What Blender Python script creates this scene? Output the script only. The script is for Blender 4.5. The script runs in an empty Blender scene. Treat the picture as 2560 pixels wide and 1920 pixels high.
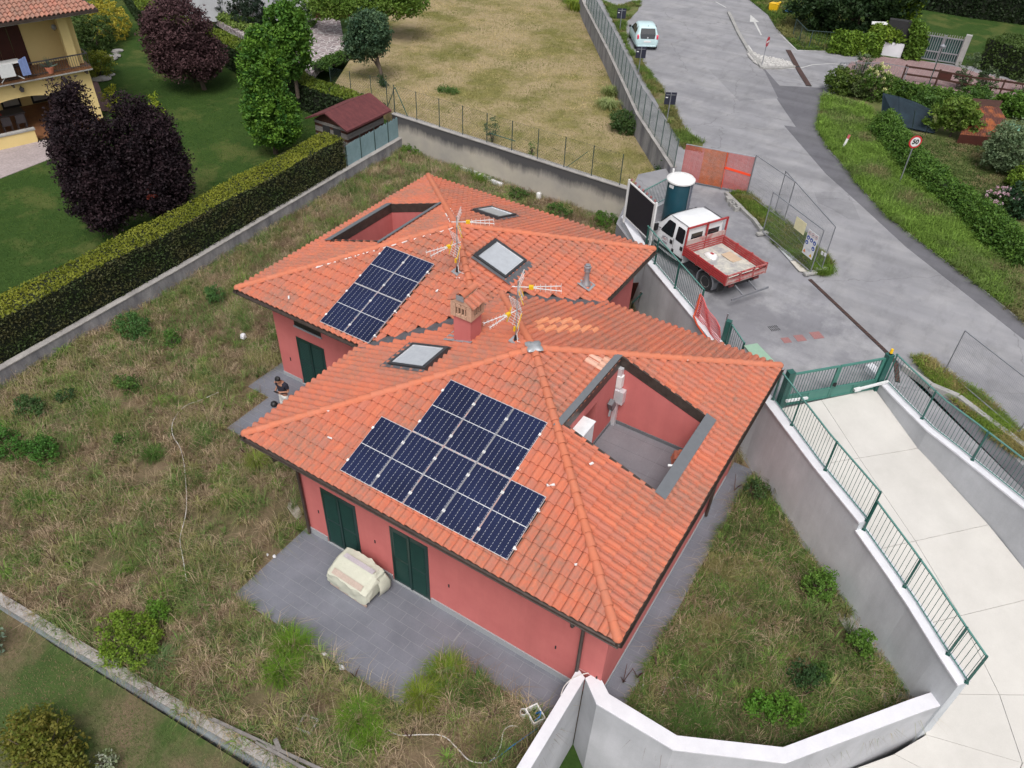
import bpy, bmesh, math, random
import numpy as np
from math import radians as RAD, sin, cos, pi, sqrt
from mathutils import Vector as V, Matrix
from mathutils.geometry import tessellate_polygon
random.seed(7); RNG = np.random.default_rng(7)

# ---------------------------------------------------------------- camera
sc = bpy.context.scene
CAM = V((13.4076, -9.0361, 18.6404))
CR = V((0.84544, 0.53295, 0.03459)).normalized()
CU = V((-0.36637, 0.53163, 0.76364)).normalized()
CF = V((-0.38859, 0.65828, -0.64472)).normalized()
FPX = 1949.29                              # focal length for a 2560 pixel wide picture
cd = bpy.data.cameras.new('camera'); cam = bpy.data.objects.new('camera', cd)
sc.collection.objects.link(cam); sc.camera = cam
cd.sensor_width = 36; cd.lens = FPX * 36 / 2560; cd.clip_start = .1; cd.clip_end = 600
cam.matrix_world = Matrix(((CR.x, CU.x, -CF.x, CAM.x), (CR.y, CU.y, -CF.y, CAM.y), (CR.z, CU.z, -CF.z, CAM.z), (0, 0, 0, 1)))

# ---------------------------------------------------------------- light: bright overcast day
w = bpy.data.worlds.new('World'); sc.world = w; w.use_nodes = True
nt = w.node_tree; nt.nodes.clear()
sky = nt.nodes.new('ShaderNodeTexSky'); sky.sky_type = 'NISHITA'; sky.sun_disc = False
sky.sun_elevation = RAD(58); sky.sun_rotation = RAD(152); sky.dust_density = 6; sky.air_density = 1.0; sky.ozone_density = 1.0
hs = nt.nodes.new('ShaderNodeHueSaturation'); hs.inputs['Saturation'].default_value = .32
bg = nt.nodes.new('ShaderNodeBackground'); bg.inputs['Strength'].default_value = .15
ow = nt.nodes.new('ShaderNodeOutputWorld')
nt.links.new(sky.outputs[0], hs.inputs['Color']); nt.links.new(hs.outputs[0], bg.inputs[0]); nt.links.new(bg.outputs[0], ow.inputs[0])
sd = bpy.data.lights.new('sun', 'SUN'); sd.energy = 1.3; sd.angle = RAD(22); sd.color = (1, .965, .91)
so = bpy.data.objects.new('sun', sd); sc.collection.objects.link(so)
el, az = RAD(58), RAD(152)                 # azimuth measured like the sky's sun_rotation, from +Y clockwise
sdir = V((sin(az) * cos(el), cos(az) * cos(el), sin(el)))
so.rotation_euler = (-sdir).to_track_quat('-Z', 'Y').to_euler()
sc.view_settings.view_transform = 'Standard'; sc.view_settings.look = 'None'
sc.view_settings.exposure = 0.22; sc.view_settings.gamma = 1; sc.view_settings.use_curve_mapping = False
sc.render.film_transparent = False

# ---------------------------------------------------------------- helpers
COL = sc.collection
def at(px, py, z):
    """the point of the place at height z that was surveyed at this pixel of the 2560x1920 photograph"""
    d = CF + CR * ((px - 1280) / FPX) - CU * ((py - 960) / FPX)
    return CAM + d * ((z - CAM.z) / d.z)
def q(c, r, x, y): return (c * 640 + x / 3.456, r * 480 + y / 3.456)
def zz(x0, y0, s): return lambda x, y: (x0 + x / s, y0 + y / s)
ZT = zz(1560, 520, 5.53); ZB = zz(1540, 380, 5.53); ZR = zz(1700, 700, 5.53); ZG = zz(1840, 860, 5.53)
ZE = zz(1860, 0, 5.53); ZP = zz(2200, 160, 4.147); ZC = zz(1540, 20, 15.8); ZS = zz(1860, 480, 7.542)
ZH = zz(0, 0, 4.147); ZL = zz(480, 0, 4.608)
def A(p, z): return at(p[0], p[1], z)
def XY(p, z): v = at(p[0], p[1], z); return (v.x, v.y)

def tag(o, label=None, cat=None, group=None, kind=None):
    if label: o['label'] = label
    if cat: o['category'] = cat
    if group: o['group'] = group
    if kind: o['kind'] = kind
    return o
def empty(name, loc=(0, 0, 0), rz=0, label=None, cat=None, group=None):
    o = bpy.data.objects.new(name, None); COL.objects.link(o)
    o.location = loc; o.rotation_euler = (0, 0, rz); o.empty_display_size = .1
    return tag(o, label, cat, group)
def smooth(me, ang=40):
    me.polygons.foreach_set('use_smooth', [True] * len(me.polygons))
    try: me.set_sharp_from_angle(angle=RAD(ang))
    except Exception: pass
def link(name, me, mat=None, parent=None):
    o = bpy.data.objects.new(name, me); COL.objects.link(o)
    if mat and not me.materials: me.materials.append(mat)
    if parent: o.parent = parent
    return o
class MB:
    """collects faces and links them as ONE mesh object"""
    def __init__(s): s.v = []; s.f = []
    def poly(s, pts):
        n = len(s.v); s.v += [tuple(p) for p in pts]; s.f.append(tuple(range(n, n + len(pts)))); return s
    def box(s, c, d, M=None):
        n = len(s.v); hx, hy, hz = d[0] / 2, d[1] / 2, d[2] / 2
        for z in (-hz, hz):
            for x, y in ((-hx, -hy), (hx, -hy), (hx, hy), (-hx, hy)):
                p = V((x, y, z))
                if M: p = M @ p
                s.v.append((p.x + c[0], p.y + c[1], p.z + c[2]))
        for f in ((3, 2, 1, 0), (4, 5, 6, 7), (0, 1, 5, 4), (1, 2, 6, 5), (2, 3, 7, 6), (3, 0, 4, 7)): s.f.append(tuple(i + n for i in f))
        return s
    def span(s, a, b): return s.box([(a[i] + b[i]) / 2 for i in range(3)], [abs(b[i] - a[i]) for i in range(3)])
    def bar(s, a, b, w, h=None, up=(0, 0, 1)):
        a, b = V(a), V(b); h = h or w; d = (b - a); L = d.length; d.normalize(); u = V(up)
        if abs(d.dot(u)) > .98: u = V((1, 0, 0))
        x = d.cross(u).normalized(); y = x.cross(d)
        M = Matrix((x, d, y)).transposed(); return s.box((a + b) / 2, (w, L, h), M)
    def cyl(s, a, b, r0, r1=None, n=10, cap=True):
        a, b = V(a), V(b); r1 = r0 if r1 is None else r1; d = (b - a).normalized()
        u = V((0, 0, 1)) if abs(d.z) < .9 else V((1, 0, 0)); x = d.cross(u).normalized(); y = d.cross(x); k = len(s.v)
        for p, r in ((a, r0), (b, r1)):
            for i in range(n):
                t = 2 * pi * i / n; s.v.append(tuple(p + x * (r * cos(t)) + y * (r * sin(t))))
        for i in range(n): s.f.append((k + i, k + (i + 1) % n, k + n + (i + 1) % n, k + n + i))
        if cap: s.f.append(tuple(range(k, k + n))[::-1]); s.f.append(tuple(range(k + n, k + 2 * n)))
        return s
    def tube(s, pts, r, n=6):
        pts = [V(p) for p in pts]; k = len(s.v); m = len(pts)
        for i, p in enumerate(pts):
            d = (pts[min(i + 1, m - 1)] - pts[max(i - 1, 0)]).normalized(); u = V((0, 0, 1)) if abs(d.z) < .9 else V((1, 0, 0))
            x = d.cross(u).normalized(); y = d.cross(x); rr = r[i] if isinstance(r, (list, tuple)) else r
            for j in range(n): t = 2 * pi * j / n; s.v.append(tuple(p + x * (rr * cos(t)) + y * (rr * sin(t))))
        for i in range(m - 1):
            for j in range(n): s.f.append((k + i * n + j, k + i * n + (j + 1) % n, k + (i + 1) * n + (j + 1) % n, k + (i + 1) * n + j))
        s.f.append(tuple(range(k, k + n))[::-1]); s.f.append(tuple(range(k + (m - 1) * n, k + m * n))); return s
    def loft(s, secs, close=True, caps=True):
        k = len(s.v); n = len(secs[0])
        for c in secs: s.v += [tuple(p) for p in c]
        for i in range(len(secs) - 1):
            for j in range(n if close else n - 1):
                a, b = k + i * n + j, k + i * n + (j + 1) % n; s.f.append((a, b, b + n, a + n))
        if caps and close: s.f.append(tuple(range(k, k + n))[::-1]); s.f.append(tuple(range(k + (len(secs) - 1) * n, k + len(secs) * n)))
        return s
    def lathe(s, c, prof, n=16):
        return s.loft([[(c[0] + r * cos(2 * pi * j / n), c[1] + r * sin(2 * pi * j / n), c[2] + z) for j in range(n)] for r, z in prof])
    def prism(s, pts, z0, z1):
        """pts 2D outline; z0/z1 numbers or callables of (x, y)"""
        a = sum(pts[i][0] * pts[(i + 1) % len(pts)][1] - pts[(i + 1) % len(pts)][0] * pts[i][1] for i in range(len(pts)))
        if a < 0: pts = pts[::-1]
        f0 = z0 if callable(z0) else (lambda x, y: z0); f1 = z1 if callable(z1) else (lambda x, y: z1)
        n = len(pts); k = len(s.v)
        s.v += [(p[0], p[1], f0(p[0], p[1])) for p in pts] + [(p[0], p[1], f1(p[0], p[1])) for p in pts]
        tri = tessellate_polygon([[V((p[0], p[1], 0)) for p in pts]])
        for t in tri:
            (x0, y0), (x1, y1), (x2, y2) = [pts[i][:2] for i in t]
            if (x1 - x0) * (y2 - y0) - (x2 - x0) * (y1 - y0) < 0: t = (t[0], t[2], t[1])
            s.f.append(tuple(i + n + k for i in t)); s.f.append(tuple(i + k for i in (t[0], t[2], t[1])))
        for i in range(n): j = (i + 1) % n; s.f.append((k + i, k + j, k + n + j, k + n + i))
        return s
    def mesh(s, name):
        me = bpy.data.meshes.new(name); me.from_pydata(s.v, [], s.f); me.update(); return me
    def build(s, name, mat, parent=None, sm=None, bevel=0):
        me = s.mesh(name)
        if sm: smooth(me, sm)
        o = link(name, me, mat, parent)
        if bevel:
            m = o.modifiers.new('bevel', 'BEVEL'); m.width = bevel; m.segments = 2; m.limit_method = 'ANGLE'; m.angle_limit = RAD(35)
        return o
def copy_tree(o, parent=None):
    c = o.copy(); COL.objects.link(c)
    if parent: c.parent = parent
    for ch in list(o.children): copy_tree(ch, c)
    return c

# ---------------------------------------------------------------- materials
def N(nt, t, **k):
    n = nt.nodes.new('ShaderNode' + t)
    for a, b in k.items(): setattr(n, a, b)
    return n
def base(name, rough=.8, metal=0, spec=.3):
    m = bpy.data.materials.new(name); m.use_nodes = True; nt = m.node_tree; b = nt.nodes['Principled BSDF']
    b.inputs['Roughness'].default_value = rough; b.inputs['Metallic'].default_value = metal; b.inputs['Specular IOR Level'].default_value = spec
    return m, nt, b
def noise(nt, scale, detail=5, rough=.6, stretch=None, coord='P'):
    tc = N(nt, 'NewGeometry') if coord == 'P' else N(nt, 'TexCoord'); src = tc.outputs['Position'] if coord == 'P' else tc.outputs['Object']
    if stretch:
        mp = N(nt, 'Mapping'); mp.inputs['Scale'].default_value = stretch; nt.links.new(src, mp.inputs[0]); src = mp.outputs[0]
    n = N(nt, 'TexNoise'); n.inputs['Scale'].default_value = scale; n.inputs['Detail'].default_value = detail; n.inputs['Roughness'].default_value = rough
    nt.links.new(src, n.inputs['Vector']); return n.outputs['Fac']
def ramp(nt, fac, stops):
    r = N(nt, 'ValToRGB'); e = r.color_ramp.elements
    while len(e) < len(stops): e.new(.5)
    for i, (p, c) in enumerate(stops): e[i].position = p; e[i].color = (*c, 1) if len(c) == 3 else c
    nt.links.new(fac, r.inputs[0]); return r.outputs[0]
def mixc(nt, fac, a, b, mode='MIX'):
    m = N(nt, 'Mix', data_type='RGBA', blend_type=mode)
    for s, v in ((0, fac), (6, a), (7, b)):
        if hasattr(v, 'default_value') or hasattr(v, 'links'): nt.links.new(v, m.inputs[s])
        else: m.inputs[s].default_value = v if s == 0 else ((*v, 1) if len(v) == 3 else v)
    return m.outputs[2]
def bump(nt, b, h, st=.3, dist=.02):
    n = N(nt, 'Bump'); n.inputs['Strength'].default_value = st; n.inputs['Distance'].default_value = dist
    nt.links.new(h, n.inputs['Height']); nt.links.new(n.outputs[0], b.inputs['Normal'])
def g(v): return (v, v, v)
def pm(name, c1, c2=None, scale=3, rough=.8, metal=0, spec=.3, bs=60, bst=.15, fine=.25, stretch=None, coord='P', bd=.01):
    """colour noise between c1 and c2, finer mottling on top, fine relief"""
    m, nt, b = base(name, rough, metal, spec); c2 = c2 or tuple(x * .8 for x in c1)
    n1 = noise(nt, scale, 6, .65, stretch, coord); col = ramp(nt, n1, [(.32, c1), (.68, c2)])
    if fine:
        n2 = noise(nt, bs, 3, .7, None, coord); col = mixc(nt, 1.0, col, ramp(nt, n2, [(.3, g(1 - fine)), (.7, g(1 + fine * .0 + .0))]), 'MULTIPLY')
    nt.links.new(col, b.inputs['Base Color'])
    if bst: bump(nt, b, noise(nt, bs, 4, .6, None, coord), bst, bd)
    return m
def streaky(m, amt=.1, sc_=2.2):
    nt = m.node_tree; b = nt.nodes['Principled BSDF']; l = b.inputs['Base Color'].links[0].from_socket
    c = mixc(nt, 1, l, ramp(nt, noise(nt, sc_, 6, .7, (1, 1, .12)), [(.3, g(1 - amt)), (.62, g(1))]), 'MULTIPLY'); nt.links.new(mixc(nt, 1, c, ramp(nt, noise(nt, .5, 5, .6), [(.3, g(1 - amt)), (.7, g(1))]), 'MULTIPLY'), b.inputs['Base Color'])
def flat(name, c, rough=.5, metal=0, spec=.5): 
    m, nt, b = base(name, rough, metal, spec); n = noise(nt, 7, 4); nt.links.new(ramp(nt, n, [(.3, c), (.75, tuple(x * .86 for x in c))]), b.inputs['Base Color']); return m
def vcol(name, rough=.6, trans=.3, spec=.2, em=1.0):
    m, nt, b = base(name, rough, 0, spec); a = N(nt, 'Attribute', attribute_name='Col'); col = a.outputs['Color']
    nt.links.new(col, b.inputs['Base Color']); out = nt.nodes['Material Output']
    if trans:
        t = N(nt, 'BsdfTranslucent'); nt.links.new(mixc(nt, 1.0, col, (1.15, 1.2, .7), 'MULTIPLY'), t.inputs[0])
        ms = N(nt, 'MixShader'); ms.inputs[0].default_value = trans
        nt.links.new(b.outputs[0], ms.inputs[1]); nt.links.new(t.outputs[0], ms.inputs[2]); nt.links.new(ms.outputs[0], out.inputs[0])
    return m
M = {}
M['leaf'] = vcol('leaf', .55, .28); M['blade'] = vcol('blade', .7, .22, .1); M['dark_leaf'] = vcol('dark_leaf', .6, .06, .12)
M['pink'] = pm('pink_render', (.56, .165, .155), (.51, .142, .135), 1.2, .92, bs=90, bst=.12, fine=.06)
streaky(M['pink'], .09)
M['patio_joint'] = pm('patio_joint', (.29, .295, .32), None, 8, .9)
M['white_concrete'] = pm('white_concrete', (.56, .545, .52), (.50, .485, .46), .8, .85, bs=40, bst=.08, fine=.06)
M['coping'] = pm('white_coping', (.66, .66, .70), (.58, .58, .62), 2.2, .8, bs=30, bst=.05, fine=.05)
M['grey_render'] = pm('grey_render', (.70, .735, .77), (.56, .59, .625), .9, .9, bs=30, bst=.1, fine=.1, stretch=(1, 1, .6))
M['pale_render'] = pm('pale_render', (.52, .53, .56), (.42, .43, .455), .8, .9, bs=26, bst=.1, fine=.08)
M['granite'] = pm('granite', (.45, .47, .50), (.30, .31, .33), 60, .6, bs=120, bst=.0, fine=.45)
M['brown_metal'] = pm('brown_gutter', (.052, .037, .032), (.09, .07, .06), 6, .45, 0.3, .5, bs=50, bst=.03, fine=.2)
M['lead'] = pm('lead_flashing', (.15, .155, .17), (.10, .10, .11), 7, .6, .3, bs=30, bst=.3, fine=.2)
M['zinc'] = pm('zinc_sheet', (.42, .44, .47), (.28, .30, .32), 9, .5, .35, bs=30, bst=.3, fine=.2)
M['grey_metal'] = flat('grey_sheet', (.155, .165, .18), .5, .2)
M['steel'] = flat('steel', (.42, .43, .46), .4, .7)
M['galv'] = flat('galvanised', (.30, .31, .34), .5, .6)
M['alu'] = flat('aluminium', (.70, .71, .74), .35, .4)
M['white_plastic'] = flat('white_plastic', (.72, .72, .72), .5)
M['white_paint'] = flat('white_paint', (.66, .67, .68), .5)
M['green_metal'] = pm('green_metal', (.022, .105, .088), (.016, .08, .068), 4, .4, 0, .5, bs=60, bst=.0, fine=.1)
M['green_rail'] = pm('green_rail', (.10, .24, .21), (.07, .19, .17), 4, .4, 0, .5, bs=60, bst=.0, fine=.1)
M['gate_green'] = pm('gate_green', (.060, .20, .165), (.045, .165, .135), 3, .4, 0, .5, bs=60, bst=.0, fine=.1)
M['shutter'] = pm('dark_green_shutter', (.010, .040, .034), (.008, .030, .027), 5, .35, 0, .45, bs=60, bst=.0, fine=.1)
M['black'] = flat('black', (.012, .012, .014), .5)
M['rubber'] = flat('rubber', (.018, .018, .02), .8)
M['dark'] = flat('dark_void', (.02, .02, .022), .9)
M['wood_grey'] = pm('weathered_wood', (.26, .24, .23), (.15, .14, .13), 4, .85, stretch=(1, 1, 6), bs=40, fine=.3)
M['wood_brown'] = pm('brown_wood', (.075, .032, .022), (.045, .02, .014), 5, .75, bs=40, fine=.3)
M['yellow'] = flat('yellow_plastic', (.75, .45, .01), .45); M['blue'] = flat('blue_plastic', (.02, .16, .42), .45)
streaky(M['grey_render'], .16, 1.4); streaky(M['pale_render'], .14, 1.2); streaky(M['white_concrete'], .07, .8)
# ---------------------------------------------------------------- special materials
def asphalt(name, c1, c2, pale, amt, crack=True):
    m, nt, b = base(name, .92, 0, .2)
    col = ramp(nt, noise(nt, .25, 5, .6), [(.35, c1), (.65, c2)])
    sp = ramp(nt, noise(nt, .7, 7, .68), [(.46, g(0)), (.72, g(1))])
    mm = N(nt, 'Math', operation='MULTIPLY'); nt.links.new(sp, mm.inputs[0]); mm.inputs[1].default_value = amt
    col = mixc(nt, mm.outputs[0], col, pale)
    dk = ramp(nt, noise(nt, 1.6, 5, .7, (1, .35, 1)), [(.25, g(.80)), (.5, g(1))]); col = mixc(nt, 1, col, dk, 'MULTIPLY')
    tr = N(nt, 'NewGeometry'); mt = N(nt, 'Mapping'); mt.inputs['Rotation'].default_value = (0, 0, RAD(43)); mt.inputs['Scale'].default_value = (.10, 1.3, 1); nt.links.new(tr.outputs['Position'], mt.inputs[0]); tn = N(nt, 'TexNoise'); tn.inputs['Scale'].default_value = .8; tn.inputs['Detail'].default_value = 5; nt.links.new(mt.outputs[0], tn.inputs['Vector'])
    col = mixc(nt, 1, col, ramp(nt, tn.outputs['Fac'], [(.32, g(.82)), (.6, g(1.04))]), 'MULTIPLY')
    if crack:
        tc = N(nt, 'NewGeometry'); mp = N(nt, 'Mapping'); mp.inputs['Rotation'].default_value = (0, 0, .6); nt.links.new(tc.outputs['Position'], mp.inputs[0])
        dn = N(nt, 'TexNoise'); dn.inputs['Scale'].default_value = 1.5; nt.links.new(mp.outputs[0], dn.inputs['Vector'])
        mv = N(nt, 'VectorMath', operation='ADD'); sv = N(nt, 'VectorMath', operation='SCALE'); sv.inputs['Scale'].default_value = .7
        nt.links.new(dn.outputs['Color'], sv.inputs[0]); nt.links.new(mp.outputs[0], mv.inputs[0]); nt.links.new(sv.outputs[0], mv.inputs[1])
        vo = N(nt, 'TexVoronoi', feature='DISTANCE_TO_EDGE'); vo.inputs['Scale'].default_value = .16; nt.links.new(mv.outputs[0], vo.inputs['Vector'])
        col = mixc(nt, 1, col, ramp(nt, vo.outputs['Distance'], [(0.0, g(.72)), (.0045, g(1))]), 'MULTIPLY')
    col = mixc(nt, 1, col, ramp(nt, noise(nt, 45, 3, .8), [(.3, g(.84)), (.7, g(1.0))]), 'MULTIPLY')
    nt.links.new(col, b.inputs['Base Color']); bump(nt, b, noise(nt, 70, 3, .8), .2, .006); return m
M['asphalt'] = asphalt('asphalt', (.225, .225, .243), (.28, .28, .298), (.37, .365, .37), .5)
M['parking'] = asphalt('parking_asphalt', (.20, .20, .22), (.25, .25, .272), (.42, .42, .43), .62, False)
M['new_asphalt'] = asphalt('new_asphalt', (.125, .124, .14), (.145, .144, .16), (.2, .2, .2), .15, False)
M['path_asphalt'] = asphalt('path_asphalt', (.105, .104, .118), (.13, .128, .142), (.2, .2, .2), .2, False)
M['patch_asphalt'] = asphalt('patch_asphalt', (.195, .195, .213), (.245, .245, .262), (.33, .33, .335), .45)
def lawn(name, greens, dry, amt, sc_=.45):
    m, nt, b = base(name, .95, 0, .1)
    col = ramp(nt, noise(nt, 1.3, 6, .7), [(.3, greens[0]), (.7, greens[1])])
    f = ramp(nt, noise(nt, sc_, 8, .66), [(.5 - amt, g(0)), (.62 - amt * .5, g(1))]); col = mixc(nt, f, col, dry)
    col = mixc(nt, 1, col, ramp(nt, noise(nt, 9, 5, .75, (1, 1.8, 1)), [(.25, g(.62)), (.7, g(1.05))]), 'MULTIPLY')
    col = mixc(nt, 1, col, ramp(nt, noise(nt, 40, 3, .8), [(.3, g(.7)), (.7, g(1.0))]), 'MULTIPLY')
    nt.links.new(col, b.inputs['Base Color']); bump(nt, b, noise(nt, 25, 5, .8), .7, .04); return m
M['field'] = lawn('dry_field', ((.17, .165, .055), (.26, .235, .08)), (.41, .325, .19), .10, .33)
M['lawn'] = lawn('green_lawn', ((.034, .075, .016), (.055, .100, .022)), (.10, .125, .036), -.01)
M['lawn_bl'] = lawn('patchy_lawn', ((.06, .10, .03), (.09, .14, .04)), (.20, .155, .095), .06, .35)
M['verge'] = lawn('verge_soil', ((.12, .15, .05), (.17, .19, .07)), (.22, .18, .10), .02, .8)
M['soil'] = lawn('garden_soil', ((.10, .10, .045), (.15, .125, .065)), (.24, .18, .115), .10, .5)
def walls_stained():
    m, nt, b = base('black_stained_wall', .95, 0, .1)
    tc = N(nt, 'NewGeometry'); se = N(nt, 'SeparateXYZ'); nt.links.new(tc.outputs['Position'], se.inputs[0])
    n = noise(nt, .55, 9, .78, (1, 1, .22)); n2 = noise(nt, .6, 4, .6)
    mr = N(nt, 'MapRange'); mr.inputs['From Min'].default_value = .5; mr.inputs['From Max'].default_value = 1.95; nt.links.new(se.outputs['Z'], mr.inputs[0])
    a = N(nt, 'Math', operation='ADD'); nt.links.new(n, a.inputs[0]); nt.links.new(mr.outputs[0], a.inputs[1])
    f = ramp(nt, a.outputs[0], [(.60, g(0)), (.74, g(1))])     # position 0..1 of a value 0..2 is clamped: keep below 1
    s = N(nt, 'Math', operation='MULTIPLY'); s.inputs[1].default_value = .5; nt.links.new(a.outputs[0], s.inputs[0])
    f = ramp(nt, s.outputs[0], [(.44, g(0)), (.60, g(.92))])
    col = ramp(nt, n2, [(.3, (.42, .385, .33)), (.7, (.30, .285, .265))])
    col = mixc(nt, f, col, (.055, .055, .062)); nt.links.new(col, b.inputs['Base Color']); bump(nt, b, noise(nt, 30, 4, .7), .3, .01); return m
M['stained'] = walls_stained()
M['old_cap'] = pm('weathered_cap', (.44, .42, .40), (.27, .255, .25), 1.5, .95, bs=35, bst=.4, fine=.3)
M['old_wall'] = pm('old_low_wall', (.36, .35, .36), (.14, .14, .16), 1.6, .95, bs=20, bst=.3, fine=.25, stretch=(1, 1, .3))
def terracotta(name, ca, cb, cc, dirt=.5, mottled=False):
    m, nt, b = base(name, .82, 0, .22)
    gm = N(nt, 'NewGeometry'); oi = N(nt, 'ObjectInfo'); ad = N(nt, 'Math', operation='ADD'); fr = N(nt, 'Math', operation='FRACT')
    nt.links.new(gm.outputs['Random Per Island'], ad.inputs[0]); nt.links.new(oi.outputs['Random'], ad.inputs[1]); nt.links.new(ad.outputs[0], fr.inputs[0])
    col = ramp(nt, fr.outputs[0], [(.0, ca), (.5, cb), (1, cc)])
    col = mixc(nt, .35, col, ramp(nt, noise(nt, 3.0, 5, .7), [(.35, ca), (.65, cc)]))
    n = noise(nt, .55, 6, .62); n3 = noise(nt, 7, 5, .75)
    mu = N(nt, 'Math', operation='MULTIPLY'); nt.links.new(n, mu.inputs[0]); nt.links.new(n3, mu.inputs[1])
    col = mixc(nt, ramp(nt, mu.outputs[0], [(.20, g(0)), (.42, g(dirt))]), col, (.20, .145, .115))
    col = mixc(nt, ramp(nt, noise(nt, 22, 3, .7), [(.64, g(0)), (.76, g(.18))]), col, (.62, .42, .33))
    nt.links.new(col, b.inputs['Base Color']); bump(nt, b, noise(nt, 60, 3, .7), .12, .004); return m
M['tile'] = terracotta('terracotta_tile', (.52, .155, .085), (.46, .132, .076), (.42, .150, .105), .8)
M['ridge'] = terracotta('terracotta_ridge', (.53, .165, .088), (.49, .15, .082), (.50, .175, .108), .35)
M['old_tile'] = terracotta('old_roof_tile', (.36, .155, .115), (.24, .15, .12), (.42, .19, .13), .9)
M['shingle'] = pm('red_shingle', (.165, .050, .052), (.11, .036, .040), 2.5, .95, bs=40, bst=.3, fine=.3, stretch=(1, 2, 1))
def pv():
    m, nt, b = base('solar_cell', .12, 0, .6); n = noise(nt, .9, 3); col = ramp(nt, n, [(.3, (.006, .009, .030)), (.7, (.009, .013, .042))])
    nt.links.new(col, b.inputs['Base Color']); b.inputs['Coat Weight'].default_value = .5; b.inputs['Coat Roughness'].default_value = .08; return m
M['pv'] = pv()
def cells():
    """flat print on a panel: six dotted busbar lines a half and thin cell gaps, in the panel's own coordinates"""
    m, nt, b = base('printed_solar_cells', .18, 0, .2)
    tc = N(nt, 'TexCoord'); se = N(nt, 'SeparateXYZ'); nt.links.new(tc.outputs['Object'], se.inputs[0])
    def mod(inp, per, off=0):
        a = N(nt, 'Math', operation='ADD'); a.inputs[1].default_value = off; nt.links.new(inp, a.inputs[0])
        k = N(nt, 'Math', operation='MODULO'); k.inputs[1].default_value = per; nt.links.new(a.outputs[0], k.inputs[0]); return k.outputs[0]
    def lt(a, v): k = N(nt, 'Math', operation='LESS_THAN'); nt.links.new(a, k.inputs[0]); k.inputs[1].default_value = v; return k.outputs[0]
    def mul(a, c): k = N(nt, 'Math', operation='MULTIPLY'); nt.links.new(a, k.inputs[0]); nt.links.new(c, k.inputs[1]); return k.outputs[0]
    def mx(a, c): k = N(nt, 'Math', operation='MAXIMUM'); nt.links.new(a, k.inputs[0]); nt.links.new(c, k.inputs[1]); return k.outputs[0]
    gx = lt(mod(se.outputs['X'], .156, 10 * .156 + .0035), .007)       # cell gaps along the panel
    dots = lt(mod(se.outputs['Y'], .082, 30 * .082), .052)
    col = ramp(nt, noise(nt, .55, 4), [(.3, (.0065, .0095, .032)), (.7, (.011, .017, .056))])
    mm = mul(gx, dots); fine = lt(mod(se.outputs['X'], .0173, .0173 * 100), .0016)
    fm = N(nt, 'Math', operation='MULTIPLY'); fm.inputs[1].default_value = .03; nt.links.new(fine, fm.inputs[0])
    gy = lt(mod(se.outputs['Y'], .082, 30 * .082 + .001), .002); gm = N(nt, 'Math', operation='MULTIPLY'); gm.inputs[1].default_value = .06; nt.links.new(gy, gm.inputs[0])
    col = mixc(nt, mx(mx(fm.outputs[0], gm.outputs[0]), mul(mm, mm)), col, (.48, .50, .56))
    nt.links.new(col, b.inputs['Base Color']); b.inputs['Coat Weight'].default_value = .12; b.inputs['Coat Roughness'].default_value = .1; return m
M['cells'] = cells()
def glass(name, c, rough=.05): m = flat(name, c, rough, 0, .8); return m
M['sky_glass'] = glass('skylight_glass', (.40, .425, .46), .12); M['car_glass'] = glass('dark_glass', (.012, .016, .02), .08)  # pale base colour of the skylight glass holds the reflected overcast sky

# ---------------------------------------------------------------- setting: ground sheets
HE, SL = 4.16, .321
def struct(name, mb, mat, parent=None, **k): return tag(mb.build(name, mat, parent, **k), kind=None if parent else 'structure')
GATE_L, GATE_R = (11.16, 11.42), (13.62, 14.17)
RET = [(1.75, 19.35), (4.18, 16.6), (7.17, 14.05), (9.0, 12.45), (10.75, 11.11), (12.86, 9.12), (14.53, 7.67), (15.6, 6.72), (16.25, 6.16), (17.14, 5.25), (17.72, 4.74)]
COPG = [(9.86, .80), (10.32, .80), (10.82, .61), (12.6, .57), (14.77, 1.66), (17.06, 4.56), (17.4, 5.0)]
# the overgrown plot round the house
plot = [(-13.0, -6.1), (-2.3, -5.45), (4.4, -4.9), (9.75, -4.4), (9.86, .8), (10.32, .8)] + COPG[2:] + [(15.55, 6.75), (11.5, 10.45), (6.0, 15.3), (2.0, 18.9), (-.1, 23.7), (-14.6, 24.6)]
struct('garden_ground', MB().prism(plot, -3.2, -.03), M['soil'])
left = [(-13.15, -.0 - 12), (-13.0, -6), (-13.25, 8), (-14.35, 24.9), (-16.5, 25.6), (-20.5, 25.5), (-40, 60), (-75, 60), (-75, -12)]
struct('left_lawn', MB().prism(left, -3.2, .62), M['lawn'])
struct('lower_lawn', MB().prism([(-13.1, -14), (-13.1, -6.0), (-2.3, -5.6), (4.4, -5.05), (9.6, -4.6), (9.8, -14)], -3.2, -.32), M['lawn_bl'])
f0 = [(-14.6, 24.2), (-.2, 23.8), (1.45, 25.6), XY(q(2, 0, 1110, 1130), 1.6), XY(q(2, 0, 860, 640), 1.6), XY(q(2, 0, 640, 100), 1.6), (-40, 84), (-75, 84), (-75, 60), (-40, 60), (-20.5, 25.5), (-16.5, 25.6)]
struct('dry_field', MB().prism(f0, -3.2, 1.6), M['field'])
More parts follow.
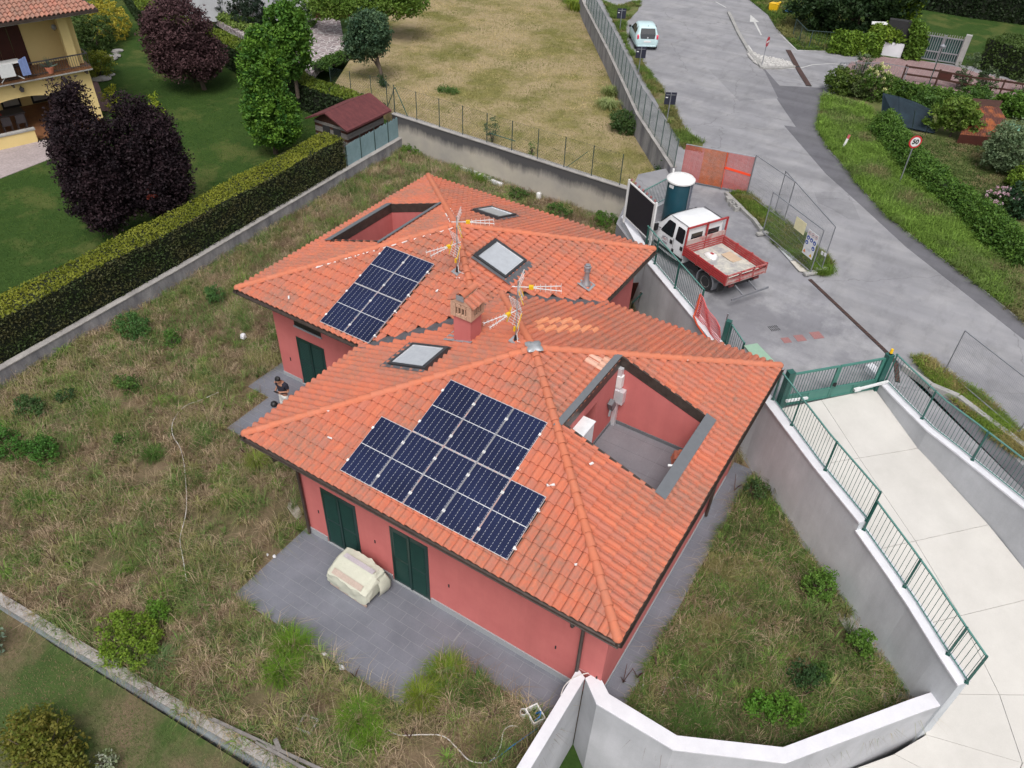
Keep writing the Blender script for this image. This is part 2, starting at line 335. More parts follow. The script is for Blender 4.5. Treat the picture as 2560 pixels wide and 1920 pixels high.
# road level (2.4 m above the plot) with the opening for the ramp
rl = [(1.6, 19.2), (4.3, 16.7), (7.17, 14.15), (10.9, 11.15), (11.2, 11.55), (13.62, 14.2), (14.37, 13.5), (15.39, 12.62), (18.22, 10.85), (34, -1), (60, -1), (60, 120), (-40, 120), (-40, 84)] + [XY(q(2, 0, x, y), 2.4) for x, y in ((640, 20), (860, 520), (1110, 1000), (1400, 1440))] + [(.3, 24.2)]
struct('road', MB().prism(rl, -3.2, 2.4), M['asphalt'])
pk = [(1.9, 19.5), (4.4, 16.95), (7.3, 14.25), (11.0, 11.4), (11.3, 11.7), (13.6, 14.3), (14.2, 15.3), XY(q(3, 1, 1010, 1370), 2.4), XY(q(3, 1, 350, 745), 2.4), (7.15, 22.2), (5.75, 23.2), (4.45, 24.9), (1.9, 26.2), (1.6, 24.4)]
struct('parking_surface', MB().prism(pk, 2.38, 2.404), M['parking'])
dark = [q(3, 0, -60, 560), q(3, 0, 60, 830), q(3, 0, 250, 1110), q(3, 0, 400, 1240), q(3, 0, 520, 1290), q(3, 0, 430, 1120), q(3, 0, 470, 830), q(3, 0, 480, 760), q(3, 0, 100, 740)]
struct('dark_asphalt_patch', MB().prism([XY(p, 2.4) for p in dark], 2.39, 2.404), M['new_asphalt'])
strip = [q(3, 0, 140, 1085), q(3, 0, 260, 1100), q(3, 0, 520, 1300), q(3, 0, 640, 1420), q(3, 0, 830, 1659), q(3, 1, 1010, 200), q(3, 1, 1490, 570), q(3, 1, 1860, 850), q(3, 1, 2280, 1200), q(3, 1, 2280, 1330), q(3, 1, 1200, 480), q(3, 1, 700, 20), q(3, 0, 500, 1500), q(3, 0, 240, 1200)]
struct('new_asphalt_strip', MB().prism([XY(p, 2.4) for p in strip], 2.39, 2.408), M['new_asphalt'])
for ps in ([q(3, 1, 400, 0), q(3, 1, 620, 0), q(3, 1, 720, 60), q(3, 1, 800, 240), q(3, 1, 700, 235), q(3, 1, 560, 150), q(3, 1, 430, 90)],
           [q(2, 0, 1700, 600), q(2, 0, 2180, 610), q(2, 0, 2300, 850), q(2, 0, 1960, 870), q(2, 0, 1800, 700)]):
    struct('worn_asphalt_patch', MB().prism([XY(p, 2.4) for p in ps], 2.39, 2.4042), M['patch_asphalt'])
# grass right of the road and the garden behind the hedge
vg = [q(3, 0, 480, 830), q(3, 0, 430, 1120), q(3, 0, 530, 1290), q(3, 0, 650, 1410), q(3, 0, 840, 1659), q(3, 1, 1020, 200), q(3, 1, 1500, 565), q(3, 1, 1870, 845), q(3, 1, 2300, 1190)]
P_ = [XY(p, 2.4) for p in vg]
struct('right_verge_ground', MB().prism(P_ + [(24.6, 12.4), (60, 10), (60, 60), (14.6, 45.9), (11.7, 45.3), (8.6, 45.0), (6.3, 43.5)], 2.3, 2.43), M['verge'])
vl = [q(2, 0, 780, 0), q(2, 0, 900, 60), q(2, 0, 1110, 0), q(2, 0, 1090, 90), q(2, 0, 980, 200), q(2, 0, 1000, 400), q(2, 0, 1120, 520), q(2, 0, 1230, 680), q(2, 0, 1400, 920), q(2, 0, 1470, 1100), q(2, 0, 1650, 1240), q(2, 0, 1640, 1310), q(2, 0, 1480, 1290), q(2, 0, 1330, 1020), q(2, 0, 1100, 620)]
struct('left_verge_ground', MB().prism([XY(p, 2.4) for p in vl], 2.3, 2.425), M['verge'])
mid = [ZB(1560, 560), ZB(1700, 690), ZB(1900, 880), ZB(2010, 1010), ZT(1980, 330), ZS(560, 960), ZS(1000, 1290), ZS(1240, 1520), ZS(1480, 1590), ZS(1690, 1540), ZS(1640, 1300), ZS(1150, 870), ZS(560, 430), ZS(90, 60), ZB(1840, 590)]
struct('middle_verge_ground', MB().prism([XY(p, 2.4) for p in mid], 2.3, 2.43), M['verge'])
rv = [q(3, 1, 1240, 1430), q(3, 1, 1360, 1440), q(3, 1, 1600, 1640), q(3, 2, 1850, 100), q(3, 2, 2250, 520), q(3, 2, 2250, 680), q(3, 2, 2030, 560), q(3, 2, 1800, 330), q(3, 2, 1500, 60)]
struct('roadside_verge_ground', MB().prism([XY(p, 2.4) for p in rv], 2.3, 2.43), M['verge'])
ft = [q(3, 1, 1060, 1400), q(3, 1, 1160, 1540), q(3, 1, 1380, 1659), q(3, 2, 1560, 120), q(3, 2, 2260, 760), q(3, 2, 2260, 960)]
struct('footpath', MB().prism([XY(p, 2.4) for p in ft], 2.35, 2.409), M['path_asphalt'])
ex = [q(3, 0, -300, -60), q(3, 0, -160, 0), q(3, 0, 0, 130), q(3, 0, 60, 230), q(3, 0, 250, 430), q(3, 0, 600, 445), q(3, 0, 980, 490), q(3, 0, 2400, 640), q(3, 0, 2400, -90)]
struct('upper_lawn', MB().prism([XY(p, 2.4) for p in ex], 2.3, 2.44), M['lawn'])
# ---------------------------------------------------------------- the pink house: two hipped roofs at the same height
LX, LYY = 10.909, 11.005; BX, BY, BL, BLY = -5.358, 4.702, 10.267, 10.41
K = sqrt(1 + SL * SL)
def roof_z(x, y, house): x0, y0, lx, ly = house; return HE + SL * min(x - x0, x0 + lx - x, y - y0, y0 + ly - y)
FR = (0, 0, LX, LYY); BK = (BX, BY, BL, BLY)
house = empty('house_front', (0, 0, 0), 0, 'pink house with ten-panel-wide terracotta hip roof, roof terrace and chimney nearest the camera', 'house')
house['label'] = 'pink house nearest the camera with terracotta hip roof, chimney and sunken roof terrace'
house.name = 'pink_house'; tag(house, group='pink houses with hipped tile roofs')
back = empty('pink_house', (0, 0, 0), 0, 'pink house behind, its tiled roof holding two skylights and a metal flue', 'house', 'pink houses with hipped tile roofs')
TW, TC = .2225, .352
def tile_mesh():
    prof = [(0.0, .0), (.010, .032), (.045, .062), (.090, .066), (.135, .046), (.160, .012), (.192, -.004), (.218, .0)]
    v = []; f = []; n = len(prof)
    for vv, dz in ((-.0, .046), (TC + .04, .0)):
        v += [(u, vv, z + dz) for u, z in prof]
    v += [(u, 0, z + .046 - .034) for u, z in prof]
    for i in range(n - 1):
        f.append((i, i + 1, n + i + 1, n + i)); f.append((2 * n + i, 2 * n + i + 1, i + 1, i))
    f.append((2 * n, 0, n)); f.append((3 * n - 1, 2 * n - 1, n - 1))
    return v, f
TV, TF = tile_mesh(); TVn = np.array(TV)
tile_me = bpy.data.meshes.new('roof_tile'); tile_me.from_pydata(TV, [], TF); smooth(tile_me, 50); tile_me.materials.append(M['tile'])
def faces_of(h):
    x0, y0, lx, ly = h
    return {'S': (V((x0, y0, HE)), V((1, 0, 0)), V((0, 1, 0)), lx), 'N': (V((x0 + lx, y0 + ly, HE)), V((-1, 0, 0)), V((0, -1, 0)), lx),
            'E': (V((x0 + lx, y0, HE)), V((0, 1, 0)), V((-1, 0, 0)), ly), 'W': (V((x0, y0 + ly, HE)), V((0, -1, 0)), V((1, 0, 0)), ly)}
def clip_tile(shift, planes):
    """tile verts moved by shift, in face coordinates (u, v, n); keep the side where (co-no).dot <= 0"""
    bm = bmesh.new(); bm.from_mesh(tile_me); bmesh.ops.translate(bm, verts=bm.verts, vec=shift)
    for co, no in planes:
        bmesh.ops.bisect_plane(bm, geom=bm.verts[:] + bm.edges[:] + bm.faces[:], plane_co=co, plane_no=no, clear_outer=True)
        if not bm.faces: bm.free(); return None
    bm.verts.ensure_lookup_table(); me = bpy.data.meshes.new('roof_tile'); bm.to_mesh(me); bm.free(); me.materials.append(M['tile']) if not me.materials else None
    smooth(me, 50); return me
def lay_roof(h, other, parent, holes, front):
    roof = MB(); x0, y0, lx, ly = h; lo, hi = sorted((lx, ly))
    # dark boarding under the tiles, with the terrace left open
    top = min(lx, ly) / 2
    rec = []
    for nm, (O, U, W, L) in faces_of(h).items():
        D = min(lx, ly) / 2; hl = holes.get(nm); P = lambda u, d, o=-.03: O + U * u + W * d + V((0, 0, SL * d + o))
        outer = [(0, 0), (L, 0), (L - D, D), (D, D)] if L - 2 * D > .01 else [(0, 0), (L, 0), (L / 2, D)]
        loops = [outer] + ([[(hl[0], hl[2]), (hl[0], hl[3]), (hl[1], hl[3]), (hl[1], hl[2])]] if hl else [])
        flatp = [p for lp in loops for p in lp]
        for t in tessellate_polygon([[V((a, b, 0)) for a, b in lp] for lp in loops]):
            roof.poly([P(*flatp[i]) for i in t])
        Nn = (V((0, 0, 1)) - W * SL) / K; Vd = (W + V((0, 0, SL))) / K
        Mx = Matrix(((U.x, Vd.x, Nn.x, O.x), (U.y, Vd.y, Nn.y, O.y), (U.z, Vd.z, Nn.z, O.z), (0, 0, 0, 1)))
        cols = int(L / TW); off = (L - cols * TW) / 2; rows = int(D * K / TC) + 1
        for j in range(rows):
            for i in range(cols + 1):
                u, v = off + i * TW, -.06 + j * TC; uc, vc_ = u + TW / 2, v + TC / 2; d = vc_ / K
                if min(uc, L - uc) < d - .42: continue
                cpos = O + U * uc + W * d
                oz = roof_z(cpos.x, cpos.y, other) if (other[0] < cpos.x < other[0] + other[2] and other[1] < cpos.y < other[1] + other[3]) else -9
                myz = HE + SL * d
                if front and oz > myz - .20: continue          # leave the valley gutter free
                if not front and oz > myz + .0: continue
                planes = []
                if u < (v + TC + .05) / K: planes.append((V((0, 0, 0)), V((-1, 1 / K, 0)).normalized()))
                if L - u - TW < (v + TC + .05) / K: planes.append((V((L, 0, 0)), V((1, 1 / K, 0)).normalized()))
                if u < 0: planes.append((V((0, 0, 0)), V((-1, 0, 0))))
                if u + TW > L: planes.append((V((L, 0, 0)), V((1, 0, 0))))
                if hl:
                    a, b_, c_, e_ = hl[0], hl[1], hl[2] * K, hl[3] * K
                    if u + TW > a and u < b_ and v + TC + .04 > c_ and v < e_:
                        out = [(a - u, (V((a, 0, 0)), V((1, 0, 0)))), (u + TW - b_, (V((b_, 0, 0)), V((-1, 0, 0)))), (c_ - v, (V((0, c_, 0)), V((0, 1, 0)))), (v + TC - e_, (V((0, e_, 0)), V((0, -1, 0))))]
                        m_ = max(out, key=lambda t: t[0])
                        if m_[0] < .03: continue
                        planes.append(m_[1])
                jit = V((random.uniform(-.004, .004), random.uniform(-.006, .006), random.uniform(0, .003)))
                rec.append(((Mx @ V((uc, vc_, 0)) - CAM).length, Mx, V((u, v, 0)) + jit, planes))
    ro = roof.build('roof', M['dark'], parent)
    rec.sort(key=lambda r: r[0]); nsep = 0; vs = []; fs = []; k = 0; mb_me = []
    for dist, Mx, sh, planes in rec:
        me = None
        if planes:
            me = clip_tile(sh, planes)
            if me is None or len(me.polygons) < 3: continue
        if nsep < 298:
            o = link('roof_tile', me or tile_me, None, ro); o.matrix_local = Mx @ (Matrix.Translation(sh) if not me else Matrix.Identity(4)); nsep += 1
        else:
            if me: pts = [Mx @ p.co for p in me.vertices]; ff = [tuple(p.vertices) for p in me.polygons]
            else: pts = [Mx @ (V(p) + sh) for p in TV]; ff = TF
            vs += [tuple(p) for p in pts]; fs += [tuple(a + k for a in f) for f in ff]; k += len(pts)
            if me: bpy.data.meshes.remove(me)
    me = bpy.data.meshes.new('remaining_tiles'); me.from_pydata(vs, [], fs); smooth(me, 50); o = link('roof_tile', me, M['tile'], ro); o['kind'] = 'stuff'
    # hip tiles
    ridge_me = bpy.data.meshes.new('ridge_tile'); b = MB(); secs = []
    for y, r, dz in ((0, .118, .022), (.40, .098, .0)):
        secs.append([(r * cos(t), y, r * .95 * sin(t) + dz) for t in np.linspace(0, pi, 9)])
    n = 9; b.loft(secs, close=False, caps=False)
    b.loft([[(p[0], 0, p[2]) for p in secs[0]], [(p[0] * .86, 0, (p[2] - .022) * .86 + .022) for p in secs[0]]], close=False, caps=False)
    ridge_me.from_pydata(b.v, [], b.f); smooth(ridge_me, 45); ridge_me.materials.append(M['ridge'])
    cap_me = ridge_me.copy(); bb = MB(); secs = [[(r * cos(t), y, r * .95 * sin(t) + .02) for t in np.linspace(0, pi, 9)] for y, r in ((-.11, .01), (-.085, .07), (-.04, .105), (0, .118), (.4, .098))]
    bb.loft(secs, close=False, caps=False); cap_me.clear_geometry(); cap_me.from_pydata(bb.v, [], bb.f); smooth(cap_me, 60)
    apex = V((x0 + lx / 2, y0 + ly / 2, HE + SL * top))
    for ci, (cx, cy) in enumerate(((x0, y0), (x0 + lx, y0), (x0 + lx, y0 + ly), (x0, y0 + ly))):
        a = V((cx, cy, HE)); d = apex - a; Ln = d.length; d.normalize(); side = d.cross(V((0, 0, 1))).normalized(); up = side.cross(d)
        m_ = int(Ln / .345)
        for i in range(m_ + 1):
            p = a + d * (i * .345 + .02) + up * .035
            if i * .345 > Ln - .15: continue
            oz = roof_z(p.x, p.y, other) if (other[0] < p.x < other[0] + other[2] and other[1] < p.y < other[1] + other[3]) else -9
            if oz > p.z - .08: continue
            o = link('ridge_tile', cap_me if i == 0 else ridge_me, None, ro)
            sj = side * random.uniform(-.008, .008)
            o.matrix_local = Matrix(((side.x, d.x, up.x, p.x + sj.x), (side.y, d.y, up.y, p.y + sj.y), (side.z, d.z, up.z, p.z), (0, 0, 0, 1)))
    # pink mortar line along the hips
    return ro
E_HOLE = dict(E=(3.93, 7.20, LX - 9.95, LX - 7.32))
W_HOLE = dict(W=(BY + BLY - 11.80, BY + BLY - 8.48, -4.62 - BX, -2.38 - BX))
roofF = lay_roof(FR, BK, house, E_HOLE, True); roofB = lay_roof(BK, FR, back, W_HOLE, False)
# lead valley sheets between the two roofs
def vsheet(pts):
    b = MB(); a0, a1, o0, o1 = pts; b.poly([a0, a1, o1, o0]); return b
vb = MB()
def fz(x, y): return roof_z(x, y, FR) + .03
for (xa, ya), (xb, yb), (ox, oy) in (((-.02, 4.68), (2.46, 7.16), (.40, -.40)), ((2.44, 7.1), (2.44, 8.6), (.35, 0)), ((2.44, 8.53), (4.95, 11.04), (.0, .0))):
    pass
vb.poly([(-.05, 4.75, fz(0, 4.75) + .0), (.02, 3.9, fz(.02, 3.9)), (3.0, 6.88, fz(3.0, 6.88)), (2.40, 7.2, fz(2.4, 7.2))])
vb.poly([(2.40, 7.15, fz(2.4, 7.15)), (3.05, 6.85, fz(3.05, 6.85)), (3.15, 7.85, fz(3.1, 7.9)), (2.42, 8.58, fz(2.42, 8.58))])
vb.poly([(2.40, 8.5, fz(2.4, 8.5)), (3.15, 7.85, fz(3.15, 7.85)), (5.8, 10.5, fz(5.8, 10.5)), (4.95, 11.06, fz(4.95, 11.0))])
vb.build('valley_gutter', M['lead'], roofF)
# eaves: soffit, gutters, downpipes
def eaves(h, parent, sides, nm='gutter'):
    x0, y0, lx, ly = h
    b = MB(); b.span((x0 + .02, y0 + .02, HE - .13), (x0 + lx - .02, y0 + ly - .02, HE - .075)); 
    ends = {'S': ((x0 - .07, y0 - .075), (x0 + lx + .07, y0 - .075)), 'E': ((x0 + lx + .075, y0 - .07), (x0 + lx + .075, y0 + ly + .07)),
            'N': ((x0 + lx + .07, y0 + ly + .075), (x0 - .07, y0 + ly + .075)), 'W': ((x0 - .075, y0 + ly + .07), (x0 - .075, y0 - .07))}
    for s_, t0, t1 in sides:
        a, c = ends[s_]; a, c = V((*a, HE - .055)), V((*c, HE - .055)); d = (c - a); L = d.length; d.normalize(); n_ = V((d.y, -d.x, 0))
        secs = []
        for t in (t0, t1):
            p = a + d * t if t >= 0 else c + d * (t + 0)
            ring = [p + n_ * (.078 * cos(u)) + V((0, 0, .078 * sin(u))) for u in np.linspace(pi, 2 * pi, 8)]
            ring += [p + n_ * (.066 * cos(u)) + V((0, 0, .066 * sin(u) + .006)) for u in np.linspace(2 * pi, pi, 8)]
            secs.append(ring)
        m_ = MB().loft(secs); m_.build(nm, M['brown_metal'], parent, sm=40)
        k_ = MB()
        tt = t0 + .4
        Lr = (secs[1][0] - secs[0][0]).length
        k_.bar(a + d * t0 - n_ * .075 + V((0, 0, -.05)), a + d * (t0 + Lr) - n_ * .075 + V((0, 0, -.05)), .02, .14)
        k_.build('fascia', M['brown_metal'], parent)
    return b
def hole_soffit(h, hole, parent):
    x0, y0, lx, ly = h; b = MB(); o = .95
    for a, c in (((x0 + .03, y0 + .03), (x0 + lx - .03, y0 + o)), ((x0 + .03, y0 + ly - o), (x0 + lx - .03, y0 + ly - .03)), ((x0 + .03, y0 + o), (x0 + .62, y0 + ly - o)), ((x0 + lx - .5, y0 + o), (x0 + lx - .03, y0 + ly - o))):
        b.span((*a, HE - .12), (*c, HE - .075))
    b.build('soffit', M['brown_metal'], parent)
hole_soffit(FR, None, house); hole_soffit(BK, None, back)
eaves(FR, roofF, (('S', 0, LX + .14), ('E', 0, LYY + .14), ('N', 0, 5.9), ('W', 6.28, LYY + .14)))
eaves(BK, roofB, (('S', 0, 5.45), ('W', 0, BLY + .14), ('N', 0, BL + .14), ('E', 6.25, BLY + .14)))
def downpipe(pts, parent):
    MB().tube(pts, .05, 8).build('downpipe', M['brown_metal'], parent, sm=60)
downpipe([(1.0, -.07, HE - .13), (1.0, -.02, HE - .35), (.9, .68, HE - .75), (.88, .72, HE - 1.1), (.87, .72, .12), (.87, .70, .02)], house)
downpipe([(9.87, -.07, HE - .13), (9.87, -.02, HE - .35), (9.87, .66, HE - .8), (9.87, .72, HE - 1.1), (9.87, .72, .05)], house)
downpipe([(10.95, 8.0, HE - .13), (10.9, 8.0, HE - .3), (10.6, 8.0, HE - .6), (10.58, 8.0, .05)], house)
# walls (hollow) of both houses
def walls(x0, y0, x1, y1, parent, zt=HE - .1, t=.3):
    b = MB(); b.span((x0, y0, 0), (x1, y0 + t, zt)); b.span((x0, y1 - t, 0), (x1, y1, zt)); b.span((x0, y0 + t, 0), (x0 + t, y1 - t, zt)); b.span((x1 - t, y0 + t, 0), (x1, y1 - t, zt))
    return b.build('wall', M['pink'], parent)
walls(.80, .80, 10.5, 10.2, house); walls(-5.08, 5.70, 4.62, 14.3, back)
for a_, c_ in ((.79, 1.555), (2.9, 4.0), (5.34, 9.85)): MB().span((a_, .765, 0), (c_, .798, .23)).build('skirting', M['granite'], house)
for a_, c_ in ((-5.10, -4.15), (-2.77, .8)): MB().span((a_, 5.675, 0), (c_, 5.698, .17)).build('skirting', M['granite'], back)
MB().span((10.503, .9, 0), (10.53, 9.9, .12)).build('skirting', M['granite'], house)
def shutter_door(x0, x1, y, z0, z1, parent, bar=False):
    f = MB(); t = .055
    f.span((x0, y - .012, z0), (x0 + t, y + .05, z1)); f.span((x1 - t, y - .012, z0), (x1, y + .05, z1)); f.span((x0 + t, y - .012, z1 - t), (x1 - t, y + .05, z1))
    d = f.build('shutter_door', M['shutter'], parent); xm = (x0 + x1) / 2
    for a, b_ in ((x0 + t + .004, xm - .012), (xm + .012, x1 - t - .004)):
        l = MB(); l.span((a, y - .006, z0 + .01), (b_, y + .03, z1 - t - .004))
        for zz0, zz1 in ((z0 + .10, z0 + 1.05), (z0 + 1.13, z1 - .15)):
            n = int((zz1 - zz0) / .075)
            for i in range(n):
                zc = zz0 + (i + .5) * (zz1 - zz0) / n
                l.box(((a + b_) / 2, y - .011, zc), (b_ - a - .12, .016, .045), Matrix.Rotation(RAD(-25), 3, 'X'))
        l.build('shutter_leaf', M['shutter'], d)
    MB().span((xm - .03, y - .03, z0 + .01), (xm + .03, y - .013, z1 - t)).build('shutter_stile', M['shutter'], d)
    MB().span((x0 - .02, y - .045, z0 - .05), (x1 + .02, y + .02, z0 - .002)).build('threshold', M['granite'], d)
    return d
shutter_door(1.595, 2.855, .797, .06, 2.40, house); shutter_door(4.04, 5.30, .797, .06, 2.40, house); shutter_door(-4.10, -2.81, 5.697, .06, 2.17, back)
w_ = MB().span((-4.09, 5.66, 2.6), (-2.81, 5.70, 2.66)).build('window_strip', M['granite'], back); MB().span((-4.06, 5.685, 2.662), (-2.84, 5.697, 2.86)).build('pane', M['black'], w_)
for x, z in ((1.35, 1.22), (3.45, 1.34), (5.95, 1.25), (9.2, 1.24), (10.38, .95)):
    MB().span((x - .018, .785, z - .07), (x + .018, .799, z + .05)).build('wall_hole', M['dark'], house)
MB().span((-4.62, 5.685, .85), (-4.58, 5.699, 1.0)).build('wall_hole', M['dark'], back)
# roof terrace of the front house
def terrace(x0, x1, y0, y1, zf, parent, hi_x, door=True):
    """sunken terrace cut into a slope that rises towards x0 (hi_x True) or x1"""
    zs = lambda x: HE + SL * ((LX - x) if hi_x else (x - BX))
    b = MB(); t = .12
    def wall(pa, pb, nrm):
        (xa, ya), (xb, yb) = pa, pb; nx, ny = nrm
        za, zb_ = zs(xa) - .17, zs(xb) - .17
        b.poly([(xa, ya, zf), (xb, yb, zf), (xb, yb, zb_), (xa, ya, za)])
        o = (nx * t, ny * t); b.poly([(xb + o[0], yb + o[1], zf), (xa + o[0], ya + o[1], zf), (xa + o[0], ya + o[1], za), (xb + o[0], yb + o[1], zb_)])
        b.poly([(xa, ya, za), (xb, yb, zb_), (xb + o[0], yb + o[1], zb_), (xa + o[0], ya + o[1], za)])
    wall((x0, y1), (x1, y1), (0, 1)); wall((x1, y0), (x0, y0), (0, -1)); wall((x1, y1), (x1, y0), (1, 0))
    if door:
        d0, d1 = y0 + 1.05, y0 + 1.95; zt = 4.72
        for a, c in ((y0, d0), (d1, y1)): 
            b.span((x0 - .3, a, zf), (x0, c, zs(x0) - .17))
        b.span((x0 - .3, d0, zt), (x0, d1, zs(x0) - .17))
    else: wall((x0, y0), (x0, y1), (-1, 0))
    tr = b.build('terrace_wall', M['pink'], parent)
    if door: MB().span((x0 - .34, y0 + 1.0, zf), (x0 - .30, y0 + 2.0, 4.8)).build('door', M['dark'], tr)
    # dark fascia band and sheet coping along the rim
    r = MB(); e = .0
    for (xa, ya), (xb, yb), wi in (((x0, y1), (x1, y1), 'y+'), ((x0, y0), (x1, y0), 'y-'), ((x0, y0), (x0, y1), 'x-'), ((x1, y0), (x1, y1), 'x+')):
        za, zb_ = zs(xa), zs(xb); d = {'y+': (0, -.012), 'y-': (0, .012), 'x-': (.012, 0), 'x+': (-.012, 0)}[wi]
        r.poly([(xa + d[0], ya + d[1], za - .24), (xb + d[0], yb + d[1], zb_ - .24), (xb + d[0], yb + d[1], zb_ + .10), (xa + d[0], ya + d[1], za + .10)])
        r.poly([(xa - d[0] * 4, ya - d[1] * 4, za - .24), (xb - d[0] * 4, yb - d[1] * 4, zb_ - .24), (xb - d[0] * 4, yb - d[1] * 4, zb_ + .10), (xa - d[0] * 4, ya - d[1] * 4, za + .10)])
        r.poly([(xa + d[0], ya + d[1], za + .10), (xb + d[0], yb + d[1], zb_ + .10), (xb - d[0] * 4, yb - d[1] * 4, zb_ + .10), (xa - d[0] * 4, ya - d[1] * 4, za + .10)])
    r.build('rim_band', M['brown_metal'], tr)
    s_ = MB()
    xlo, xhi = (x1, x0) if hi_x else (x0, x1); sg = 1 if hi_x else -1
    s_.poly([(xlo - .0 * sg, y0 - .08, zs(xlo) + .13), (xlo + .30 * sg, y0 - .08, zs(xlo + .30 * sg) + .12), (xlo + .30 * sg, y1 + .08, zs(xlo + .3 * sg) + .12), (xlo, y1 + .08, zs(xlo) + .13)]); s_.build('rim_flashing', M['grey_metal'], tr); s_ = MB()
    s_.poly([(xhi + .0 * sg, y0 - .10, zs(xhi) + .125), (xhi - .17 * sg, y0 - .30, zs(xhi - .17 * sg) + .125), (xhi - .17 * sg, y1 + .06, zs(xhi - .17 * sg) + .125), (xhi, y1 + .06, zs(xhi) + .125)])
    s_.build('rim_flashing', M['grey_metal'], tr)
    fl = MB().poly([(x0 - .32, y0 - .1, zf), (x1 + .1, y0 - .1, zf), (x1 + .1, y1 + .1, zf), (x0 - .32, y1 + .1, zf)]).build('terrace_floor', M['terr_joint'], tr)
    n = 0
    for i in range(int((x1 - x0) / .6) + 1):
        for j in range(int((y1 - y0) / .6) + 1):
            a, c = x0 + i * .6, y0 + j * .6; MB().span((a + .003, c + .003, zf - .02), (min(a + .597, x1), min(c + .597, y1), zf + .006)).build('tile', M['terr_tile'], fl)
    MB().span((x0 + .01, y1 - .03, zf), (x1, y1 - .002, zf + .12)).build('skirting', M['grey_metal'], tr); k_ = MB(); k_.span((x0 + .002, y0 + 2.0, zf), (x0 + .03, y1 - .03, zf + .12)); k_.build('skirting', M['grey_metal'], tr)
    return tr
M['terr_joint'] = flat('terrace_joint', (.24, .24, .26), .8); M['terr_tile'] = pm('terrace_tile', (.16, .155, .175), (.205, .20, .22), 1.2, .55, bs=22, bst=.02, fine=.12)
trF = terrace(7.32, 9.95, 3.93, 7.20, 2.98, house, True)
trB = terrace(-4.62, -2.38, 8.48, 11.80, 2.98, back, False, False)
M['bright_sheet'] = flat('bright_sheet', (.85, .86, .88), .3, .2)
# things kept on the front terrace
b = MB(); b.span((7.33, 7.03, 2.99), (7.46, 7.16, 5.1)); duct = tag(b.build('duct_pipe', M['alu']), 'grey square duct standing in the corner of the sunken roof terrace', 'duct')
MB().span((7.34, 6.98, 3.9), (7.62, 7.19, 4.35)).build('junction_box', M['alu'], duct); MB().span((7.34, 7.0, 4.45), (7.5, 7.18, 4.85)).build('vent_block', M['white_plastic'], duct)
b = MB(); b.box((7.42, 6.72, 4.02), (.14, .20, .34), Matrix.Rotation(.4, 3, 'X')); b.bar((7.4, 6.74, 3.9), (7.44, 6.6, 3.68), .06); lamp = tag(b.build('flood_lamp', M['grey_metal']), 'small grey lamp box on the terrace wall beside the square duct', 'lamp')
b = MB(); b.span((7.335, 4.27, 2.99), (7.67, 5.02, 4.80)); b.span((7.33, 4.25, 4.80), (7.70, 5.04, 4.83))
tag(b.build('terrace_cabinet', M['bright_sheet']), 'tall bright metal cabinet against the left wall of the roof terrace', 'cabinet')
st = empty('tile_stack', (9.78, 6.55, 2.99), .5, 'small stack of spare orange roof tiles on the terrace floor', 'roof tiles')
for i in range(5):
    o = link('roof_tile', tile_me, None, st); o.location = (.02 * (i % 2), .01 * i, .055 * i); o.rotation_euler = (0, 0, .05 * i)
    o = link('roof_tile', tile_me, None, st); o.location = (-.24 + .02 * (i % 2), .01 * i, .05 * i); o.rotation_euler = (0, 0, -.04 * i)
# chimney of the front house
ch = MB().span((2.86, 5.45, 4.9), (3.44, 5.98, 6.05)).build('chimney', M['pink'], house)
M['cbrick'] = pm('chimney_brick', (.60, .38, .27), (.52, .31, .22), 5, .9, bs=30, bst=.2, fine=.25); M['mortar'] = pm('mortar', (.36, .28, .23), None, 8, .95)
cx0, cx1, cy0, cy1 = 2.80, 3.50, 5.39, 6.04; br = MB()
bm_ = bpy.data.meshes.new('brick'); bb = MB().box((0, 0, 0), (.158, .075, .05)); bm_.from_pydata(bb.v, [], bb.f); bm_.materials.append(M['cbrick'])
for lv in range(8):
    z = 6.075 + lv * .056; opening = 2 <= lv <= 5
    for side in range(4):
        L = (cx1 - cx0) if side % 2 == 0 else (cy1 - cy0); n = 4
        for i in range(n):
            if opening and i in (1, 2): continue
            t = (i + .5) / n * L; a = {0: (cx0 + t, cy0 + .04), 1: (cx1 - .04, cy0 + t), 2: (cx1 - t, cy1 - .04), 3: (cx0 + .04, cy1 - t)}[side]
            o = link('brick', bm_, None, ch); o.location = (a[0], a[1], z); o.rotation_euler = (0, 0, 0 if side % 2 == 0 else pi / 2)
for i in (-1, 0, 1):
    for s_ in (cy0 + .045, cy1 - .045): 
        o = link('brick', bm_, None, ch); o.location = ((cx0 + cx1) / 2 + i * .11, s_, 6.30); o.rotation_euler = (0, pi / 2, 0); o.scale = (1.38, .8, .8)
        
    for s_ in (cx0 + .045, cx1 - .045):
        o = link('brick', bm_, None, ch); o.location = (s_, (cy0 + cy1) / 2 + i * .1, 6.30); o.rotation_euler = (0, pi / 2, pi / 2); o.scale = (1.38, .8, .8)
MB().span((cx0 + .1, cy0 + .1, 6.05), (cx1 - .1, cy1 - .1, 6.12)).build('chimney_mouth', M['dark'], ch)
MB().span((cx0 + .14, cy0 + .14, 6.1), (cx1 - .14, cy1 - .14, 6.5)).build('chimney_core', M['dark'], ch)
xm = (cx0 + cx1) / 2; gz = 6.51
